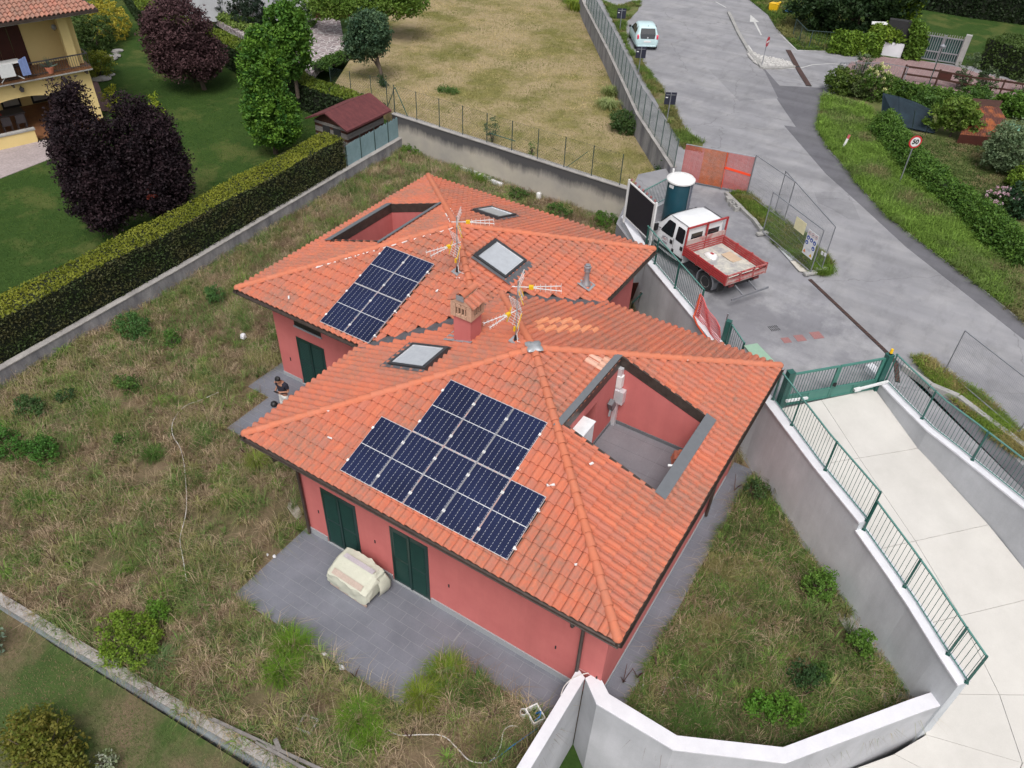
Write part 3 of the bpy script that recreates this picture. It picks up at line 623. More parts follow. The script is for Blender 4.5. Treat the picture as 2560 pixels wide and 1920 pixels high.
gb = MB(); gb.poly([(cx0, cy0, gz), (cx1, cy0, gz), (xm, cy0, gz + .24)]); gb.poly([(cx1, cy1, gz), (cx0, cy1, gz), (xm, cy1, gz + .24)]); gb.poly([(cx0, cy0, gz), (xm, cy0, gz + .24), (xm, cy1, gz + .24), (cx0, cy1, gz)]); gb.poly([(cx1, cy0, gz), (cx1, cy1, gz), (xm, cy1, gz + .24), (xm, cy0, gz + .24)]); gb.build('gable', M['cbrick'], ch)
for sgn in (-1, 1):
    for i in range(3):
        o = link('roof_tile', tile_me, None, ch); U = V((0, 1 if sgn > 0 else -1, 0)); W = V((-sgn, 0, .62)).normalized(); Nn = U.cross(W)
        p = V((xm + sgn * .43, (cy0 - .01 + i * .225) if sgn > 0 else (cy1 + .01 - i * .225), gz - .03)); 
        o.matrix_local = Matrix(((U.x, W.x, Nn.x, p.x), (U.y, W.y, Nn.y, p.y), (U.z, W.z, Nn.z, p.z), (0, 0, 0, 1)))
for i in range(2): MB().loft([[(xm + r * cos(t), y, gz + .25 + r * sin(t) * .9 + dz) for t in np.linspace(0, pi, 8)] for y, r, dz in ((cy0 - .04 + i * .34, .125, .02), (cy0 + .36 + i * .34, .105, 0))], close=False).build('ridge_tile', M['ridge'], ch, sm=60)
MB().span((xm - .12, cy0 - .045, gz + .14), (xm + .12, cy0 - .02, gz + .30)).build('end_plate', M['zinc'], ch)
zs = lambda x: HE + SL * x
MB().poly([(2.50, 5.40, zs(2.5) + .075), (2.90, 5.38, zs(2.9) + .085), (2.90, 6.05, zs(2.9) + .085), (2.50, 6.03, zs(2.5) + .075)]).build('flashing', M['zinc'], ch)
MB().poly([(2.85, 5.36, zs(2.85) + .09), (3.5, 5.34, zs(3.5) + .085), (3.5, 5.46, zs(3.5) + .085), (2.85, 5.46, zs(2.85) + .085)]).build('flashing', M['zinc'], ch)
# apex cap
ap = V((LX / 2, LYY / 2, HE + SL * LX / 2)); MB().loft([[ap + V((r * cos(t) * (1 + .25 * cos(4 * t)), r * sin(t) * (1 + .25 * cos(4 * t)), z)) for t in np.linspace(0, 2 * pi, 17)[:-1]] for r, z in ((.24, .10), (.20, .15), (.06, .17))]).build('apex_cap', M['zinc'], roofF, sm=50)
ap2 = V((BX + BL / 2, BY + BLY / 2, HE + SL * BL / 2)); MB().loft([[ap2 + V((r * cos(t), r * sin(t), z)) for t in np.linspace(0, 2 * pi, 17)[:-1]] for r, z in ((.17, .1), (.14, .16), (.04, .19))]).build('apex_cap', M['ridge'], roofB, sm=50)
# skylights
def skylight(face, u0, u1, d0, d1, parent, h, lift=.10):
    O, U, W, L = faces_of(h)[face]; Nn = (V((0, 0, 1)) - W * SL) / K; Vd = (W + V((0, 0, SL))) / K
    Mx = Matrix(((U.x, Vd.x, Nn.x, O.x), (U.y, Vd.y, Nn.y, O.y), (U.z, Vd.z, Nn.z, O.z), (0, 0, 0, 1)))
    v0, v1 = d0 * K, d1 * K; t = .085
    f = MB(); f.span((u0, v0, .02), (u0 + t, v1, .17)); f.span((u1 - t, v0, .02), (u1, v1, .17)); f.span((u0 + t, v0, .02), (u1 - t, v0 + t, .16)); f.span((u0 + t, v1 - t * 1.5, .02), (u1 - t, v1, .18)); f.span((u0 + t, v0 + t, .02), (u1 - t, v1 - t * 1.5, .06))
    fo = f.build('skylight', M['black_frame'], parent, bevel=.008); fo.matrix_local = Mx
    p = MB().span((u0 + t, v0 + t, .11), (u1 - t, v1 - t * 1.5, .125)).build('pane', M['sky_glass'], fo)
    a = MB(); a.span((u0 + t, v0 + t, .125), (u1 - t, v0 + t + .022, .15)); a.span((u1 - t - .02, v0 + t, .125), (u1 - t, v1 - t * 1.5, .15)); a.span((u0 + t, v0 + t, .125), (u0 + t + .02, v1 - t * 1.5, .15)); a.build('trim', M['alu'], fo)
    fl = MB(); fl.poly([(u0 - .10, v0 - .26, .082), (u1 + .10, v0 - .26, .082), (u1 + .10, v0, .10), (u0 - .10, v0, .10)]); fl.poly([(u0 - .10, v0, .10), (u0, v0, .11), (u0, v1, .11), (u0 - .10, v1, .09)]); fl.poly([(u1, v0, .11), (u1 + .10, v0, .10), (u1 + .10, v1, .09), (u1, v1, .11)]); fl.build('flashing', M['lead'], fo)
M['black_frame'] = flat('black_window_frame', (.03, .032, .036), .4)
skylight('W', LYY - 4.95, LYY - 3.79, 1.80, 3.12, roofF, FR)
skylight('E', 9.08 - BY, 10.38 - BY, BX + BL - 2.26, BX + BL - 1.0, roofB, BK)
skylight('N', BX + BL - .10, BX + BL + 1.02, BY + BLY - 13.25, BY + BLY - 12.0, roofB, BK)
# solar panels
def panel(h, face, u, v, label, grp):
    O, U, W, L = faces_of(h)[face]; Nn = (V((0, 0, 1)) - W * SL) / K; Vd = (W + V((0, 0, SL))) / K
    p = O + U * u + Vd * v + Nn * .115
    e = empty('solar_panel', (0, 0, 0), 0, label, 'solar panel', grp); e.matrix_world = Matrix(((U.x, Vd.x, Nn.x, p.x), (U.y, Vd.y, Nn.y, p.y), (U.z, Vd.z, Nn.z, p.z), (0, 0, 0, 1)))
    w_, h_ = .967, 1.757
    f = MB(); t = .011; e_ = .006
    for a, c in (((0, 0), (w_, t)), ((0, h_ - t), (w_, h_)), ((0, t), (e_, h_ - t)), ((w_ - e_, t), (w_, h_ - t)), ((e_, h_ / 2 - .009), (w_ - e_, h_ / 2 + .009))): f.span((*a, -.03), (*c, .006))
    f.span((t, t, -.028), (w_ - t, h_ - t, -.02)); MB().span((-.0105, -.0085, -.11), (w_ + .0105, h_ + .0085, -.078)).build('gap_shade_sheet', M['dark'], e); f.build('frame', M['alu'], e)  # dark sheet below each panel puts the shade of the gaps into colour
    for y0_, y1_ in ((t, h_ / 2 - .009), (h_ / 2 + .009, h_ - t)): MB().span((e_, y0_, -.019), (w_ - e_, y1_, .001)).build('cell_field', M['cells'], e)
    c_ = MB()
    for x in (0, w_):
        for y in (.32, h_ - .38): c_.span((x - .026, y - .035, -.01), (x + .026, y + .035, .014))
    c_.build('clamp', M['white_plastic'], e)
    r_ = MB()
    for y in (.32, h_ - .38): r_.span((-.06, y - .02, -.075), (w_ + .06, y + .02, -.032))
    r_.build('rail', M['alu'], e)
G1 = 'solar panels of the front roof array'; G2 = 'solar panels on the back house roof'
ordn = ['leftmost', 'second from left', 'middle', 'second from right', 'rightmost']
for i in range(5): panel(FR, 'S', 3.052 + i * .989, .352, f'{ordn[i]} solar panel in the lower row of five on the front roof', G1)
for i, nm in enumerate(('left', 'middle', 'right')): panel(FR, 'S', 3.052 + (i + 1) * .989, .352 + 1.775, f'{nm} solar panel in the upper row of three on the front roof', G1)
for i, a in enumerate(('left', 'right')):
    for j, c_ in enumerate(('lower', 'upper')): panel(BK, 'S', -1.77 - BX + i * .985, .10 + j * 1.775, f'{c_} {a} of four solar panels on the back house roof', G2)
# flue
def onr(h, x, y): return V((x, y, roof_z(x, y, h) + .07))
p = onr(BK, 4.15, 11.2); fl = MB(); zE = lambda x: HE + SL * (BX + BL - x) + .085
fl.poly([(3.93, 10.97, zE(3.93)), (4.40, 10.97, zE(4.4)), (4.40, 11.45, zE(4.4)), (3.93, 11.45, zE(3.93))]); flo = tag(fl.build('roof_flue', M['zinc']), 'short metal flue pipe with cap on square plate, back house roof', 'flue')
MB().lathe(p, [(.17, 0), (.16, .06), (.09, .16), (.08, .5), (.11, .5), (.11, .57), (.085, .57), (.085, .62), (.12, .63), (.12, .69), (.09, .70), (.09, .76), (.01, .78)], 14).build('pipe', M['steel'], flo, sm=35)
# antennas
def yagi(e, hub, d, s=1.0):
    d = V(d).normalized(); side = d.cross(V((0, 0, 1))).normalized(); up = V((0, 0, 1)); hub = V(hub)
    s *= .9; b = MB(); b.bar(hub - d * .18 * s, hub + d * .55 * s, .020)
    for sg in (-1, 1): b.bar(hub + d * .42 * s + side * (.03 * sg), hub + d * 1.25 * s + side * (.12 * sg), .018)
    for i in range(6):
        t = .5 + i * .15
        for sg in (-1, 1):
            c = hub + d * (t * s) + side * ((.03 + .09 * (t - .42) / .83) * sg); b.bar(c - up * .08, c + up * .08, .007); b.bar(c - side * .055, c + side * .055, .007)
    for vg in (-1, 1):
        for i in range(6):
            r = .05 + i * .07; c = hub - d * (.02 - r * .35) + up * (r * vg); b.bar(c - side * .24 * s, c + side * .24 * s, .008)
        for sg in (-1, 0, 1): b.bar(hub + side * (.2 * sg * s), hub + d * .15 + up * (.42 * vg) + side * (.2 * sg * s), .009)
    b.build('antenna_rods', M['white_paint'], e)
    y = MB(); y.box(hub + d * .38 * s, (.12, .09, .09), Matrix.Rotation(math.atan2(d.y, d.x), 3, 'Z'))
    for sg in (-1, 1): y.bar(hub + side * (.24 * sg * s) + d * .02, hub + d * .16 - up * .42 + side * (.24 * sg * s), .02)
    y.build('antenna_box', M['yellow'], e)
def antenna(p, hgt, label, d1, d2, grp='roof aerials'):
    e = empty('antenna', p, 0, label, 'antenna', grp)
    MB().cyl((0, 0, 0), (0, 0, hgt), .021, n=8).build('mast', M['steel'], e, sm=60)
    MB().cyl((0, 0, .02), (0, 0, .22), .055, .03, 10).build('mast_boot', M['black'], e, sm=60)
    c = MB().box((.0, .0, .0), (.30, .30, .02), Matrix.Rotation(.3, 3, 'Y')).build('base_plate', M['zinc'], e)
    yagi(e, (0, 0, hgt - .18), d1); yagi(e, (0, 0, hgt * .53), d2, .95)
    MB().box((-.03, -.03, .42), (.06, .05, .14)).build('amplifier', M['yellow'], e)
    MB().tube([(0.02, 0, hgt * .5), (.07, .02, hgt * .4), (.08, .0, .4), (.03, 0, .28), (.12, -.1, .1), (.3, .05, .0), (.15, .2, 0)], .009, 5).build('cable', M['white_plastic'], e)
antenna(onr(FR, 4.73, 5.75) - V((0, 0, .02)), 1.95, 'white and yellow TV aerial on the front roof near the chimney', (.86, .51, 0), (-.25, -.95, 0))
antenna(onr(BK, 1.02, 8.22) - V((0, 0, .02)), 1.95, 'white and yellow TV aerial on the back roof above the large skylight', (.80, .60, 0), (-.3, -.95, 0))
# white mortar showing beside the hips of the back roof, and odd pale tiles
mo = MB()
for (cx, cy), rng, side in (((BX, BY), (.35, .98), -1), ((BX, BY + BLY), (.72, .97), 1), ((BX, BY + BLY), (.8, .95), -1)):
    a = V((cx, cy, HE)); ap_ = V((BX + BL / 2, BY + BLY / 2, HE + SL * BL / 2)); d = ap_ - a; L = d.length; d.normalize(); s_ = d.cross(V((0, 0, 1))).normalized() * side * -1; t = rng[0] * L
    while t < rng[1] * L:
        l_ = random.uniform(.14, .30); p = a + d * t + s_ * (.125) + V((0, 0, .045)); mo.bar(p, p + d * l_, random.uniform(.03, .055), .03); t += l_ + random.uniform(.03, .2)
mo.build('mortar_bead', M['white_plastic'], roofB)['kind'] = 'stuff'
M['pale_tile'] = terracotta('pale_roof_tile', (.62, .36, .27), (.58, .30, .21), (.60, .38, .30), .3); M['fresh_tile'] = terracotta('fresh_roof_tile', (.68, .27, .14), (.64, .24, .12), (.66, .28, .16), .15)
def odd(h, face, cells_, mat):
    O, U, W, L = faces_of(h)[face]; Nn = (V((0, 0, 1)) - W * SL) / K; Vd = (W + V((0, 0, SL))) / K; off = (L - int(L / TW) * TW) / 2; me = tile_me.copy(); me.materials.clear(); me.materials.append(mat); ro = roofF if h is FR else roofB
    Mx = Matrix(((U.x, Vd.x, Nn.x, O.x), (U.y, Vd.y, Nn.y, O.y), (U.z, Vd.z, Nn.z, O.z), (0, 0, 0, 1)))
    for u, v in cells_:
        i, j = int((u - off) / TW), int((v + .06) / TC); o = link('roof_tile', me, None, ro); o.matrix_local = Mx @ Matrix.Translation((off + i * TW - .002, -.06 + j * TC - .004, .006))
odd(FR, 'E', [(6.3, 4.05), (6.52, 4.05), (6.75, 4.05), (6.3, 4.4), (6.52, 4.4)], M['pale_tile'])
odd(FR, 'N', [(LX - x, (LYY - y) * K) for x, y in [(4.6 + .23 * k, 6.75 + .33 * j) for k in range(7) for j in range(5) if (k * 7 + j * 5) % 3 and abs(k - j - .5) < 3.2]], M['fresh_tile'])
# bits of mortar and pale tiles left on the roofs
deb = MB()
for h, pts in ((FR, [(7.6, 1.2), (8.4, 3.4), (7.9, 2.3), (9.4, .95), (2.2, .9), (1.6, 1.5), (9.9, 4.9), (8.7, 8.7)]), (BK, [(-3.4, 5.1), (1.2, 8.0), (-1.6, 7.6), (.9, 7.3)])):
    for x, y in pts: deb.box(onr(h, x, y) + V((0, 0, .02)), (random.uniform(.03, .06), random.uniform(.06, .2), .03), Matrix.Rotation(random.uniform(0, 3), 3, 'Z'))
deb.build('mortar_bit', M['white_plastic'], roofF)['kind'] = 'stuff'
# ---------------------------------------------------------------- patio tiles
M['ptile'] = pm('patio_tile', (.135, .142, .168), (.185, .192, .225), .9, .6, bs=28, bst=.04, fine=.14)
def floor_tiles(name, rects, zt=0.0, tw=.62, th=.31):
    b = MB()
    for i, (x0, y0, x1, y1) in enumerate(rects): b.span((x0, y0, -.35), (x1, y1, zt - .004 - i * .0004))
    s = tag(b.build(name, M['patio_joint']), kind='structure')
    for x0, y0, x1, y1 in rects:
        ny = int(math.ceil((y1 - y0) / th))
        for j in range(ny):
            off = -(j % 2) * tw / 2
            for i in range(int((x1 - x0 - off) / tw) + 1):
                a, c = max(x0, x0 + off + i * tw) + .006, min(x1, x0 + off + (i + 1) * tw) - .006
                e, f_ = y0 + j * th + .006, min(y1, y0 + (j + 1) * th) - .006
                if c - a < .05 or f_ - e < .05: continue
                MB().span((a, e, zt - .03), (c, f_, zt)).build('tile', M['ptile'], s)
floor_tiles('patio', [(.64, -2.03, 6.56, .80), (6.56, -.27, 9.86, .80)])
floor_tiles('side_path', [(10.5, 1.0, 11.17, 10.8)])
floor_tiles('back_path', [(-4.62, 2.5, .80, 4.45), (-5.66, 4.45, .80, 5.70), (-5.66, 5.7, -5.08, 14.2)])

# ---------------------------------------------------------------- retaining walls and ramp
def offs(pts, d):
    out = []
    for i, p in enumerate(pts):
        a = V(pts[max(i - 1, 0)]); c = V(pts[min(i + 1, len(pts) - 1)]); t = (V((c.x, c.y)) - V((a.x, a.y))).normalized(); out.append((p[0] - t.y * d, p[1] + t.x * d))
    return out
def ribbon(pts, d0, d1, z0, z1):
    """a wall of constant thickness along pts, between offsets d0 and d1 to the left"""
    a, c = offs(pts, d0), offs(pts, d1); n = len(pts); f0 = z0 if callable(z0) else (lambda t: z0); f1 = z1 if callable(z1) else (lambda t: z1)
    return MB().loft([[(*a[i], f0(i)), (*c[i], f0(i)), (*c[i], f1(i)), (*a[i], f1(i))] for i in range(n)])
rw = empty('retaining_wall', (0, 0, 0), 0, 'long grey retaining wall with pale stone cap above the overgrown plot, between house and ramp', 'wall')
ribbon(RET[:7], 0, .28, -3.2, 2.66).build('wall', M['grey_render'], rw); ribbon([RET[6]] + RET[7:], 0, .28, -3.2, lambda i: 2.34 - .11 * i).build('wall', M['grey_render'], rw)
ribbon(RET[:7], -.04, .33, 2.66, 2.72).build('cap', M['coping'], rw, bevel=.006)
ribbon([RET[6]] + RET[7:], -.04, .33, lambda i: 2.34 - .11 * i, lambda i: 2.40 - .11 * i).build('cap', M['coping'], rw, bevel=.006)
rr = [(13.64, 14.14), (14.37, 13.46), (15.39, 12.58), (16.19, 12.10), (18.22, 10.80), (22, 8.0), (25, 4), (25.5, -2), (22, -9)]
rrw = empty('retaining_wall', (0, 0, 0), 0, 'pale ramp side wall with white cap below the roadside railing', 'wall')
ribbon(rr, .0, .25, -3.2, 2.66).build('wall', M['pale_render'], rrw); ribbon(rr, -.03, .32, 2.66, 2.72).build('cap', M['coping'], rrw, bevel=.006)
# bottom walls with white coping
cw = empty('garden_wall', (0, 0, 0), 0, 'curving white wall with broad white coping at the bottom right, round the ramp', 'wall')
CG = [(10.32, .97), (10.82, .61), (12.60, .57), (14.77, 1.66), (17.06, 4.56), (17.56, 5.16)]
ci = [(10.14, .66), (10.68, .22), (12.66, .21), (14.93, 1.33), (17.32, 4.33), (17.82, 4.92)]
def strip_wall(go, gi, z0, z1, ins=.0):
    b = MB(); 
    secs = [[(*a, z0), (*c, z0), (*c, z1), (*a, z1)] for a, c in zip(go, gi)]; return b.loft(secs)
ins = lambda g_, o_, t: [(a[0] + (c[0] - a[0]) * t, a[1] + (c[1] - a[1]) * t) for a, c in zip(g_, o_)]
strip_wall(ins(CG, ci, .04), ins(CG, ci, .96), -3.2, .85).build('wall', M['pale_render'], cw); strip_wall(CG, ci, .852, .905).build('coping', M['coping'], cw, bevel=.006)
lw = empty('garden_wall', (0, 0, 0), 0, 'straight white wall with white coping running from the house corner to the bottom edge', 'wall')
LO = [(9.86, .79), (9.87, -.4), (9.87, -6.5)]; LI = [(10.135, .66), (10.14, -.4), (10.15, -6.5)]
strip_wall(ins(LO, LI, .04), ins(LO, LI, .96), -3.2, .85).build('wall', M['pale_render'], lw); strip_wall(LO, LI, .852, .905).build('coping', M['coping'], lw, bevel=.006)
MB().poly([(9.86, .795, .9045), (10.33, .795, .9045), (10.32, .98, .9045)]).build('coping', M['coping'], lw)
# ramp: slabs between a left and a right edge
Lq = [(11.3, 11.45, 2.36), (12.9, 9.95, 1.98), (14.9, 7.95, 1.35), (16.4, 6.55, .62), (17.35, 5.55, -.10), (17.95, 4.85, -.50), (17.45, 4.1, -.85), (16.55, 3.1, -1.2), (15.0, 1.2, -1.75), (12.7, .1, -2.35), (10.3, -.6, -2.75)]
Rq = [(13.58, 14.15, 2.38), (15.4, 12.6, 1.92), (17.8, 11.05, 1.42), (19.6, 9.8, .9), (21.6, 8.0, .3), (22.8, 6.0, -.3), (23.2, 4.2, -.85), (23.0, 1.6, -1.2), (20.0, -3.5, -1.75), (14.5, -6.0, -2.35), (10.3, -7.0, -2.75)]
ramp_o = MB().loft([[(V(a) - V((0, 0, .30))), (V(c) - V((0, 0, .30)))] for a, c in zip(Lq, Rq)], close=False).build('ramp', M['joint_grey'] if 'joint_grey' in M else M['terr_joint'])
tag(ramp_o, kind='structure')
def lerp(a, c, t): return V(a).lerp(V(c), t)
fr_ = (.0, .42, 1.0)
for i in range(0, len(Lq) - 1):
    for k in range(2):
        t0, t1 = fr_[k], fr_[k + 1]
        if k == 0: t0 = -.02
        p = [lerp(Lq[i], Rq[i], t0), lerp(Lq[i], Rq[i], t1), lerp(Lq[i + 1], Rq[i + 1], t1), lerp(Lq[i + 1], Rq[i + 1], t0)]
        c = sum(p, V()) / 4; pp = [a + (c - a).normalized() * .009 for a in p]; b = MB(); nn_ = 6
        rows_ = [[pp[0].lerp(pp[1], x / nn_).lerp(pp[3].lerp(pp[2], x / nn_), y / nn_) for x in range(nn_ + 1)] for y in range(nn_ + 1)]
        b.loft(rows_, close=False); per = [pp[0], pp[1], pp[2], pp[3], pp[0]]; b.loft([[v_ for v_ in per], [v_ - V((0, 0, .12)) for v_ in per]], close=False); b.build('concrete_slab', M['white_concrete'], ramp_o, sm=30)
    if i % 2 == 1 and 0: pass
b = MB().poly([(9, -8, -2.62), (12.6, -8, -2.62), (12.4, .6, -2.62), (9.6, 1, -2.62)]); struct('basement_lawn', b, M['lawn'])
# drain channel at the foot of the ramp wall
def channel(name, label, pts, w_, z, mat, slat=.06):
    o = empty(name, (0, 0, 0), 0, label, 'drain'); bb = MB(); sl_ = MB()
    for a, c in zip(pts[:-1], pts[1:]):
        a, c = V(a), V(c); bb.bar(a, c, w_, .012); n = int((c - a).length / slat); d = (c - a).normalized(); s = d.cross(V((0, 0, 1))).normalized()
        for i in range(n): p = a + d * ((i + .5) * slat); sl_.bar(p - s * (w_ / 2 - .01) + V((0, 0, .012)), p + s * (w_ / 2 - .01) + V((0, 0, .012)), slat * .45, .012)
    bb.build('channel', M['dark'], o); s_ = sl_.build('grate_bars', mat, o); s_['kind'] = 'stuff'; return o
M['rust'] = pm('rusty_iron', (.10, .055, .05), (.16, .09, .075), 6, .9, .2, bs=40, fine=.4)
rz = lambda q_: None
dr = [A(q(3, 3, 1380, 1320), -.82), A(q(3, 3, 1530, 1500), -1.05), A(q(3, 3, 1680, 1680), -1.3)]
channel('drain_channel', 'rusty iron drain grate crossing the white ramp at the bottom right', [p + V((0, 0, .02)) for p in dr], .17, 0, M['rust'], .045)
dr = [A(q(3, 1, 360, 755), 2.41), A(q(3, 1, 1010, 1370), 2.41), A(ZG(2212, 260), 2.41), V((14.15, 14.9, 2.41))]
channel('drain_channel', 'long rusty drain grate between the parking area and the road', dr, .16, 0, M['rust'], .09)
dr = [A(ZE(610, 690), 2.42), A(ZE(740, 930), 2.42), A(ZE(900, 1190), 2.42)]
channel('drain_channel', 'overgrown rusty drain strip crossing the side street', dr, .34, 0, M['rust'], .2)
e = empty('drain_pipe', (16.4, 12.02, 1.55), 0, 'grey waste pipe with black cap standing against the ramp side wall', 'pipe')
e.location = A(q(3, 2, 1350, 545), 1.9); MB().cyl((0, 0, -.1), (0, 0, .46), .045, n=10).build('pipe', M['white_paint'], e, sm=50); MB().cyl((0, 0, .46), (0, 0, .54), .062, n=10).build('cap', M['black'], e, sm=50)

# ---------------------------------------------------------------- railings
def railing(name, label, cat, pts, h, mat_post, mat_rail, posts, pitch=.115, post_w=.05, bar_w=.012, mid=None, bottom=.08, grp=None, curve=None):
    """pts: 3D polyline of the foot; posts: list of arc lengths"""
    e = empty(name, (0, 0, 0), 0, label, cat, grp); P3 = [V(p) for p in pts]; seg = [(b_ - a).length for a, b_ in zip(P3[:-1], P3[1:])]; T = sum(seg)
    def pos(s):
        s = min(max(s, 0), T - 1e-5)
        for a, b_, l in zip(P3[:-1], P3[1:], seg):
            if s <= l: return a.lerp(b_, s / l)
            s -= l
        return P3[-1]
    for s in posts:
        p = pos(s * T); m_ = MB().span((p.x - post_w / 2, p.y - post_w / 2, p.z), (p.x + post_w / 2, p.y + post_w / 2, p.z + h)); m_.span((p.x - post_w, p.y - post_w, p.z), (p.x + post_w, p.y + post_w, p.z + .012)); m_.build('post', mat_post, e)
    top = MB(); bt = MB()
    for a, b_ in zip(P3[:-1], P3[1:]):
        top.bar(a + V((0, 0, h - .02)), b_ + V((0, 0, h - .02)), .045, .03); bt.bar(a + V((0, 0, bottom)), b_ + V((0, 0, bottom)), .03, .02)
    top.build('top_rail', mat_rail, e); bt.build('bottom_rail', mat_rail, e)
    n = int(T / pitch); bars = MB(); me = None
    for i in range(n):
        p = pos((i + .5) * T / n)
        if n <= 300:
            if me is None:
                mb = MB().span((-bar_w / 2, -bar_w / 2, bottom), (bar_w / 2, bar_w / 2, h - .03)); me = mb.mesh('baluster'); me.materials.append(mat_post)
            o = link('baluster', me, None, e); o.location = p
        else: bars.span((p.x - bar_w / 2, p.y - bar_w / 2, p.z + bottom), (p.x + bar_w / 2, p.y + bar_w / 2, p.z + h - .03))
    if bars.v: bars.build('baluster', mat_post, e)['kind'] = 'stuff'
    return e
def onwall(pts, d, z): return [(*p, z) for p in offs(pts, d)]
G_R = 'green railings on the retaining walls'
w1 = offs(RET, .20)
railing('railing', 'green railing on the wall cap beside the truck, ending at orange netting', 'railing', [(3.75, 17.25, 2.72), (*w1[1], 2.72), (*w1[2], 2.72)], 1.14, M['green_metal'], M['green_rail'], (.02, .22, .6, 1), grp=G_R)
railing('railing', 'upper green railing between pink house and white ramp, starting at the gate', 'railing', [(10.98, 11.25, 2.72), (*w1[5], 2.72), (w1[6][0], w1[6][1], 2.72)], 1.14, M['green_metal'], M['green_rail'], (0, .24, .62, 1), pitch=.125, grp=G_R)
w2 = offs([RET[6]] + RET[7:], .20)
railing('railing', 'lower green railing following the bend of the white ramp', 'railing', [(*p, 2.40 - .11 * i) for i, p in enumerate(w2)], 1.14, M['green_metal'], M['green_rail'], (0.01, .42, .84, 1), pitch=.14, grp=G_R)
w3 = offs(rr[:6], .17)
railing('railing', 'roadside green railing on the far side wall of the ramp', 'railing', [(*p, 2.72) for p in w3], 1.14, M['green_metal'], M['green_rail'], (.005, .18, .365, .55, .75, 1), pitch=.115, grp=G_R)
railing('railing', 'green railing behind the portable toilet with low grey wall below', 'railing', [(2.35, 19.9, 2.78), (2.75, 21.9, 2.78)], 1.1, M['green_metal'], M['green_rail'], (0, 1), grp=G_R)
tag(MB().span((1.75, 19.35, -.1), (2.0, 19.6, 2.75)).build('corner_pier', M['coping']), 'white corner pier of the retaining wall below the dark billboard', 'pier')
b = MB().prism([(2.15, 19.7), (2.4, 19.6), (2.95, 22.2), (2.7, 22.3)], 2.0, 2.78); tag(b.build('low_wall', M['pale_render']), 'low pale wall between billboard and portable toilet', 'wall')

# gate
def bargate(name, label, a, c, h):
    e = empty(name, (0, 0, 0), 0, label, 'gate'); a, c = V(a), V(c); d = (c - a); L = d.length; d.normalize(); s = V((d.y, -d.x, 0)); up = V((0, 0, 1))
    for p, nm in ((a, 'gate_post'), (c, 'gate_post')):
        m_ = MB(); m_.bar(p + V((0, 0, -.05)), p + up * (h + .12), .20, .20, up=s); m_.bar(p + up * (h + .12), p + up * (h + .14), .22, .22, up=s); m_.build(nm, M['green_metal'], e)
    a2, c2 = a + d * .16, c - d * .16; mid_ = (a2 + c2) / 2; 
    for i, (p0, p1) in enumerate(((a2, mid_ - d * .03), (mid_ + d * .03, c2))):
        fr = MB(); fr.bar(p0 + up * h, p1 + up * h, .07, .05); fr.bar(p0 + up * .44, p1 + up * .44, .06, .05); fr.bar(p0 + up * .06, p1 + up * .06, .06, .05)
        fr.bar(p0 + up * .03, p0 + up * h, .08, .06, up=s); fr.bar(p1 + up * .03, p1 + up * h, .10, .06, up=s); lf = fr.build('gate_leaf', M['gate_green'], e)
        k_ = MB(); k_.bar(p0 + d * .03 + up * .25, p1 - d * .03 + up * .25, .02, .36); pm_ = (p0 + p1) / 2; k_.bar(pm_ + up * .05 + s * .01, pm_ + up * .44 + s * .01, .05, .05, up=s); k_.build('kick_plate', M['gate_green'], lf)
        n = int((p1 - p0).length / .105); me = MB().span((-.008, -.008, .46), (.008, .008, h)).mesh('baluster'); me.materials.append(M['green_metal'])
        for k in range(n):
            o = link('baluster', me, None, lf); o.location = p0 + (p1 - p0) * ((k + .5) / n)
    MB().box(mid_ + up * .62 + s * .06, (.10, .10, .10)).build('lock', M['black'], e)
    m_ = MB(); q_ = c - d * .12 + s * .22 + up * .42; m_.bar(c + s * .2 + d * .18 + up * .46, c - d * .75 + s * .12 + up * .28, .07, .07); m_.bar(c - d * .75 + s * .12 + up * .28, c - d * .95 + s * .1 + up * .24, .10, .10); m_.build('opener_arm', M['white_paint'], e)
    m_ = MB(); m_.bar(a + s * .2 - d * .0 + up * .42, a + d * .85 + s * .12 + up * .30, .07, .07); m_.build('opener_arm', M['white_paint'], e)
    MB().cyl(c + up * (h + .14), c + up * (h + .2), .05, n=10).build('lamp_base', M['black'], e, sm=50); MB().cyl(c + up * (h + .2), c + up * (h + .34), .055, .045, 10).build('warning_lamp', M['yellow'], e, sm=50)
    return e
bargate('driveway_gate', 'closed green double gate at the top of the white ramp with yellow lamp', (11.22, 11.50, 2.34), (13.60, 14.16, 2.36), 1.32)
# orange netting beyond the railing and the green posts
M['orange_net'] = None
def net(name, label, quad, nu, nv, mat, w_=.014, grp=None):
    """a sagging plastic mesh of crossing strands, quad = bl, br, tr, tl"""
    bl, br, tr, tl = [V(p) for p in quad]; m_ = MB(); P = lambda u, v: bl.lerp(br, u).lerp(tl.lerp(tr, u), v) + V((0, 0, -.05 * sin(pi * u) * v + .01 * sin(13 * u + 5 * v))) + (br - bl).cross(V((0, 0, 1))).normalized() * (.03 * sin(9 * u + 4 * v))
    for i in range(nu + 1):
        u = i / nu
        for k in range(4): m_.bar(P(u, k / 4), P(u, (k + 1) / 4), w_, w_ * .4)
    for j in range(nv + 1):
        v = j / nv
        for k in range(8): m_.bar(P(k / 8, v), P((k + 1) / 8, v), w_, w_ * .4)
    o = m_.build(name, mat); return tag(o, label, 'netting', grp)
M['orange_net'] = flat('orange_net', (.62, .085, .03), .6); M['red_net'] = flat('red_net', (.72, .13, .13), .6)
net('safety_netting', 'pinkish red netting sagging between green railing and green gate post', [(7.12, 14.25, 2.74), (8.55, 13.05, 2.5), (8.45, 12.95, 3.45), (7.18, 14.2, 3.65)], 26, 12, M['red_net'], .022)
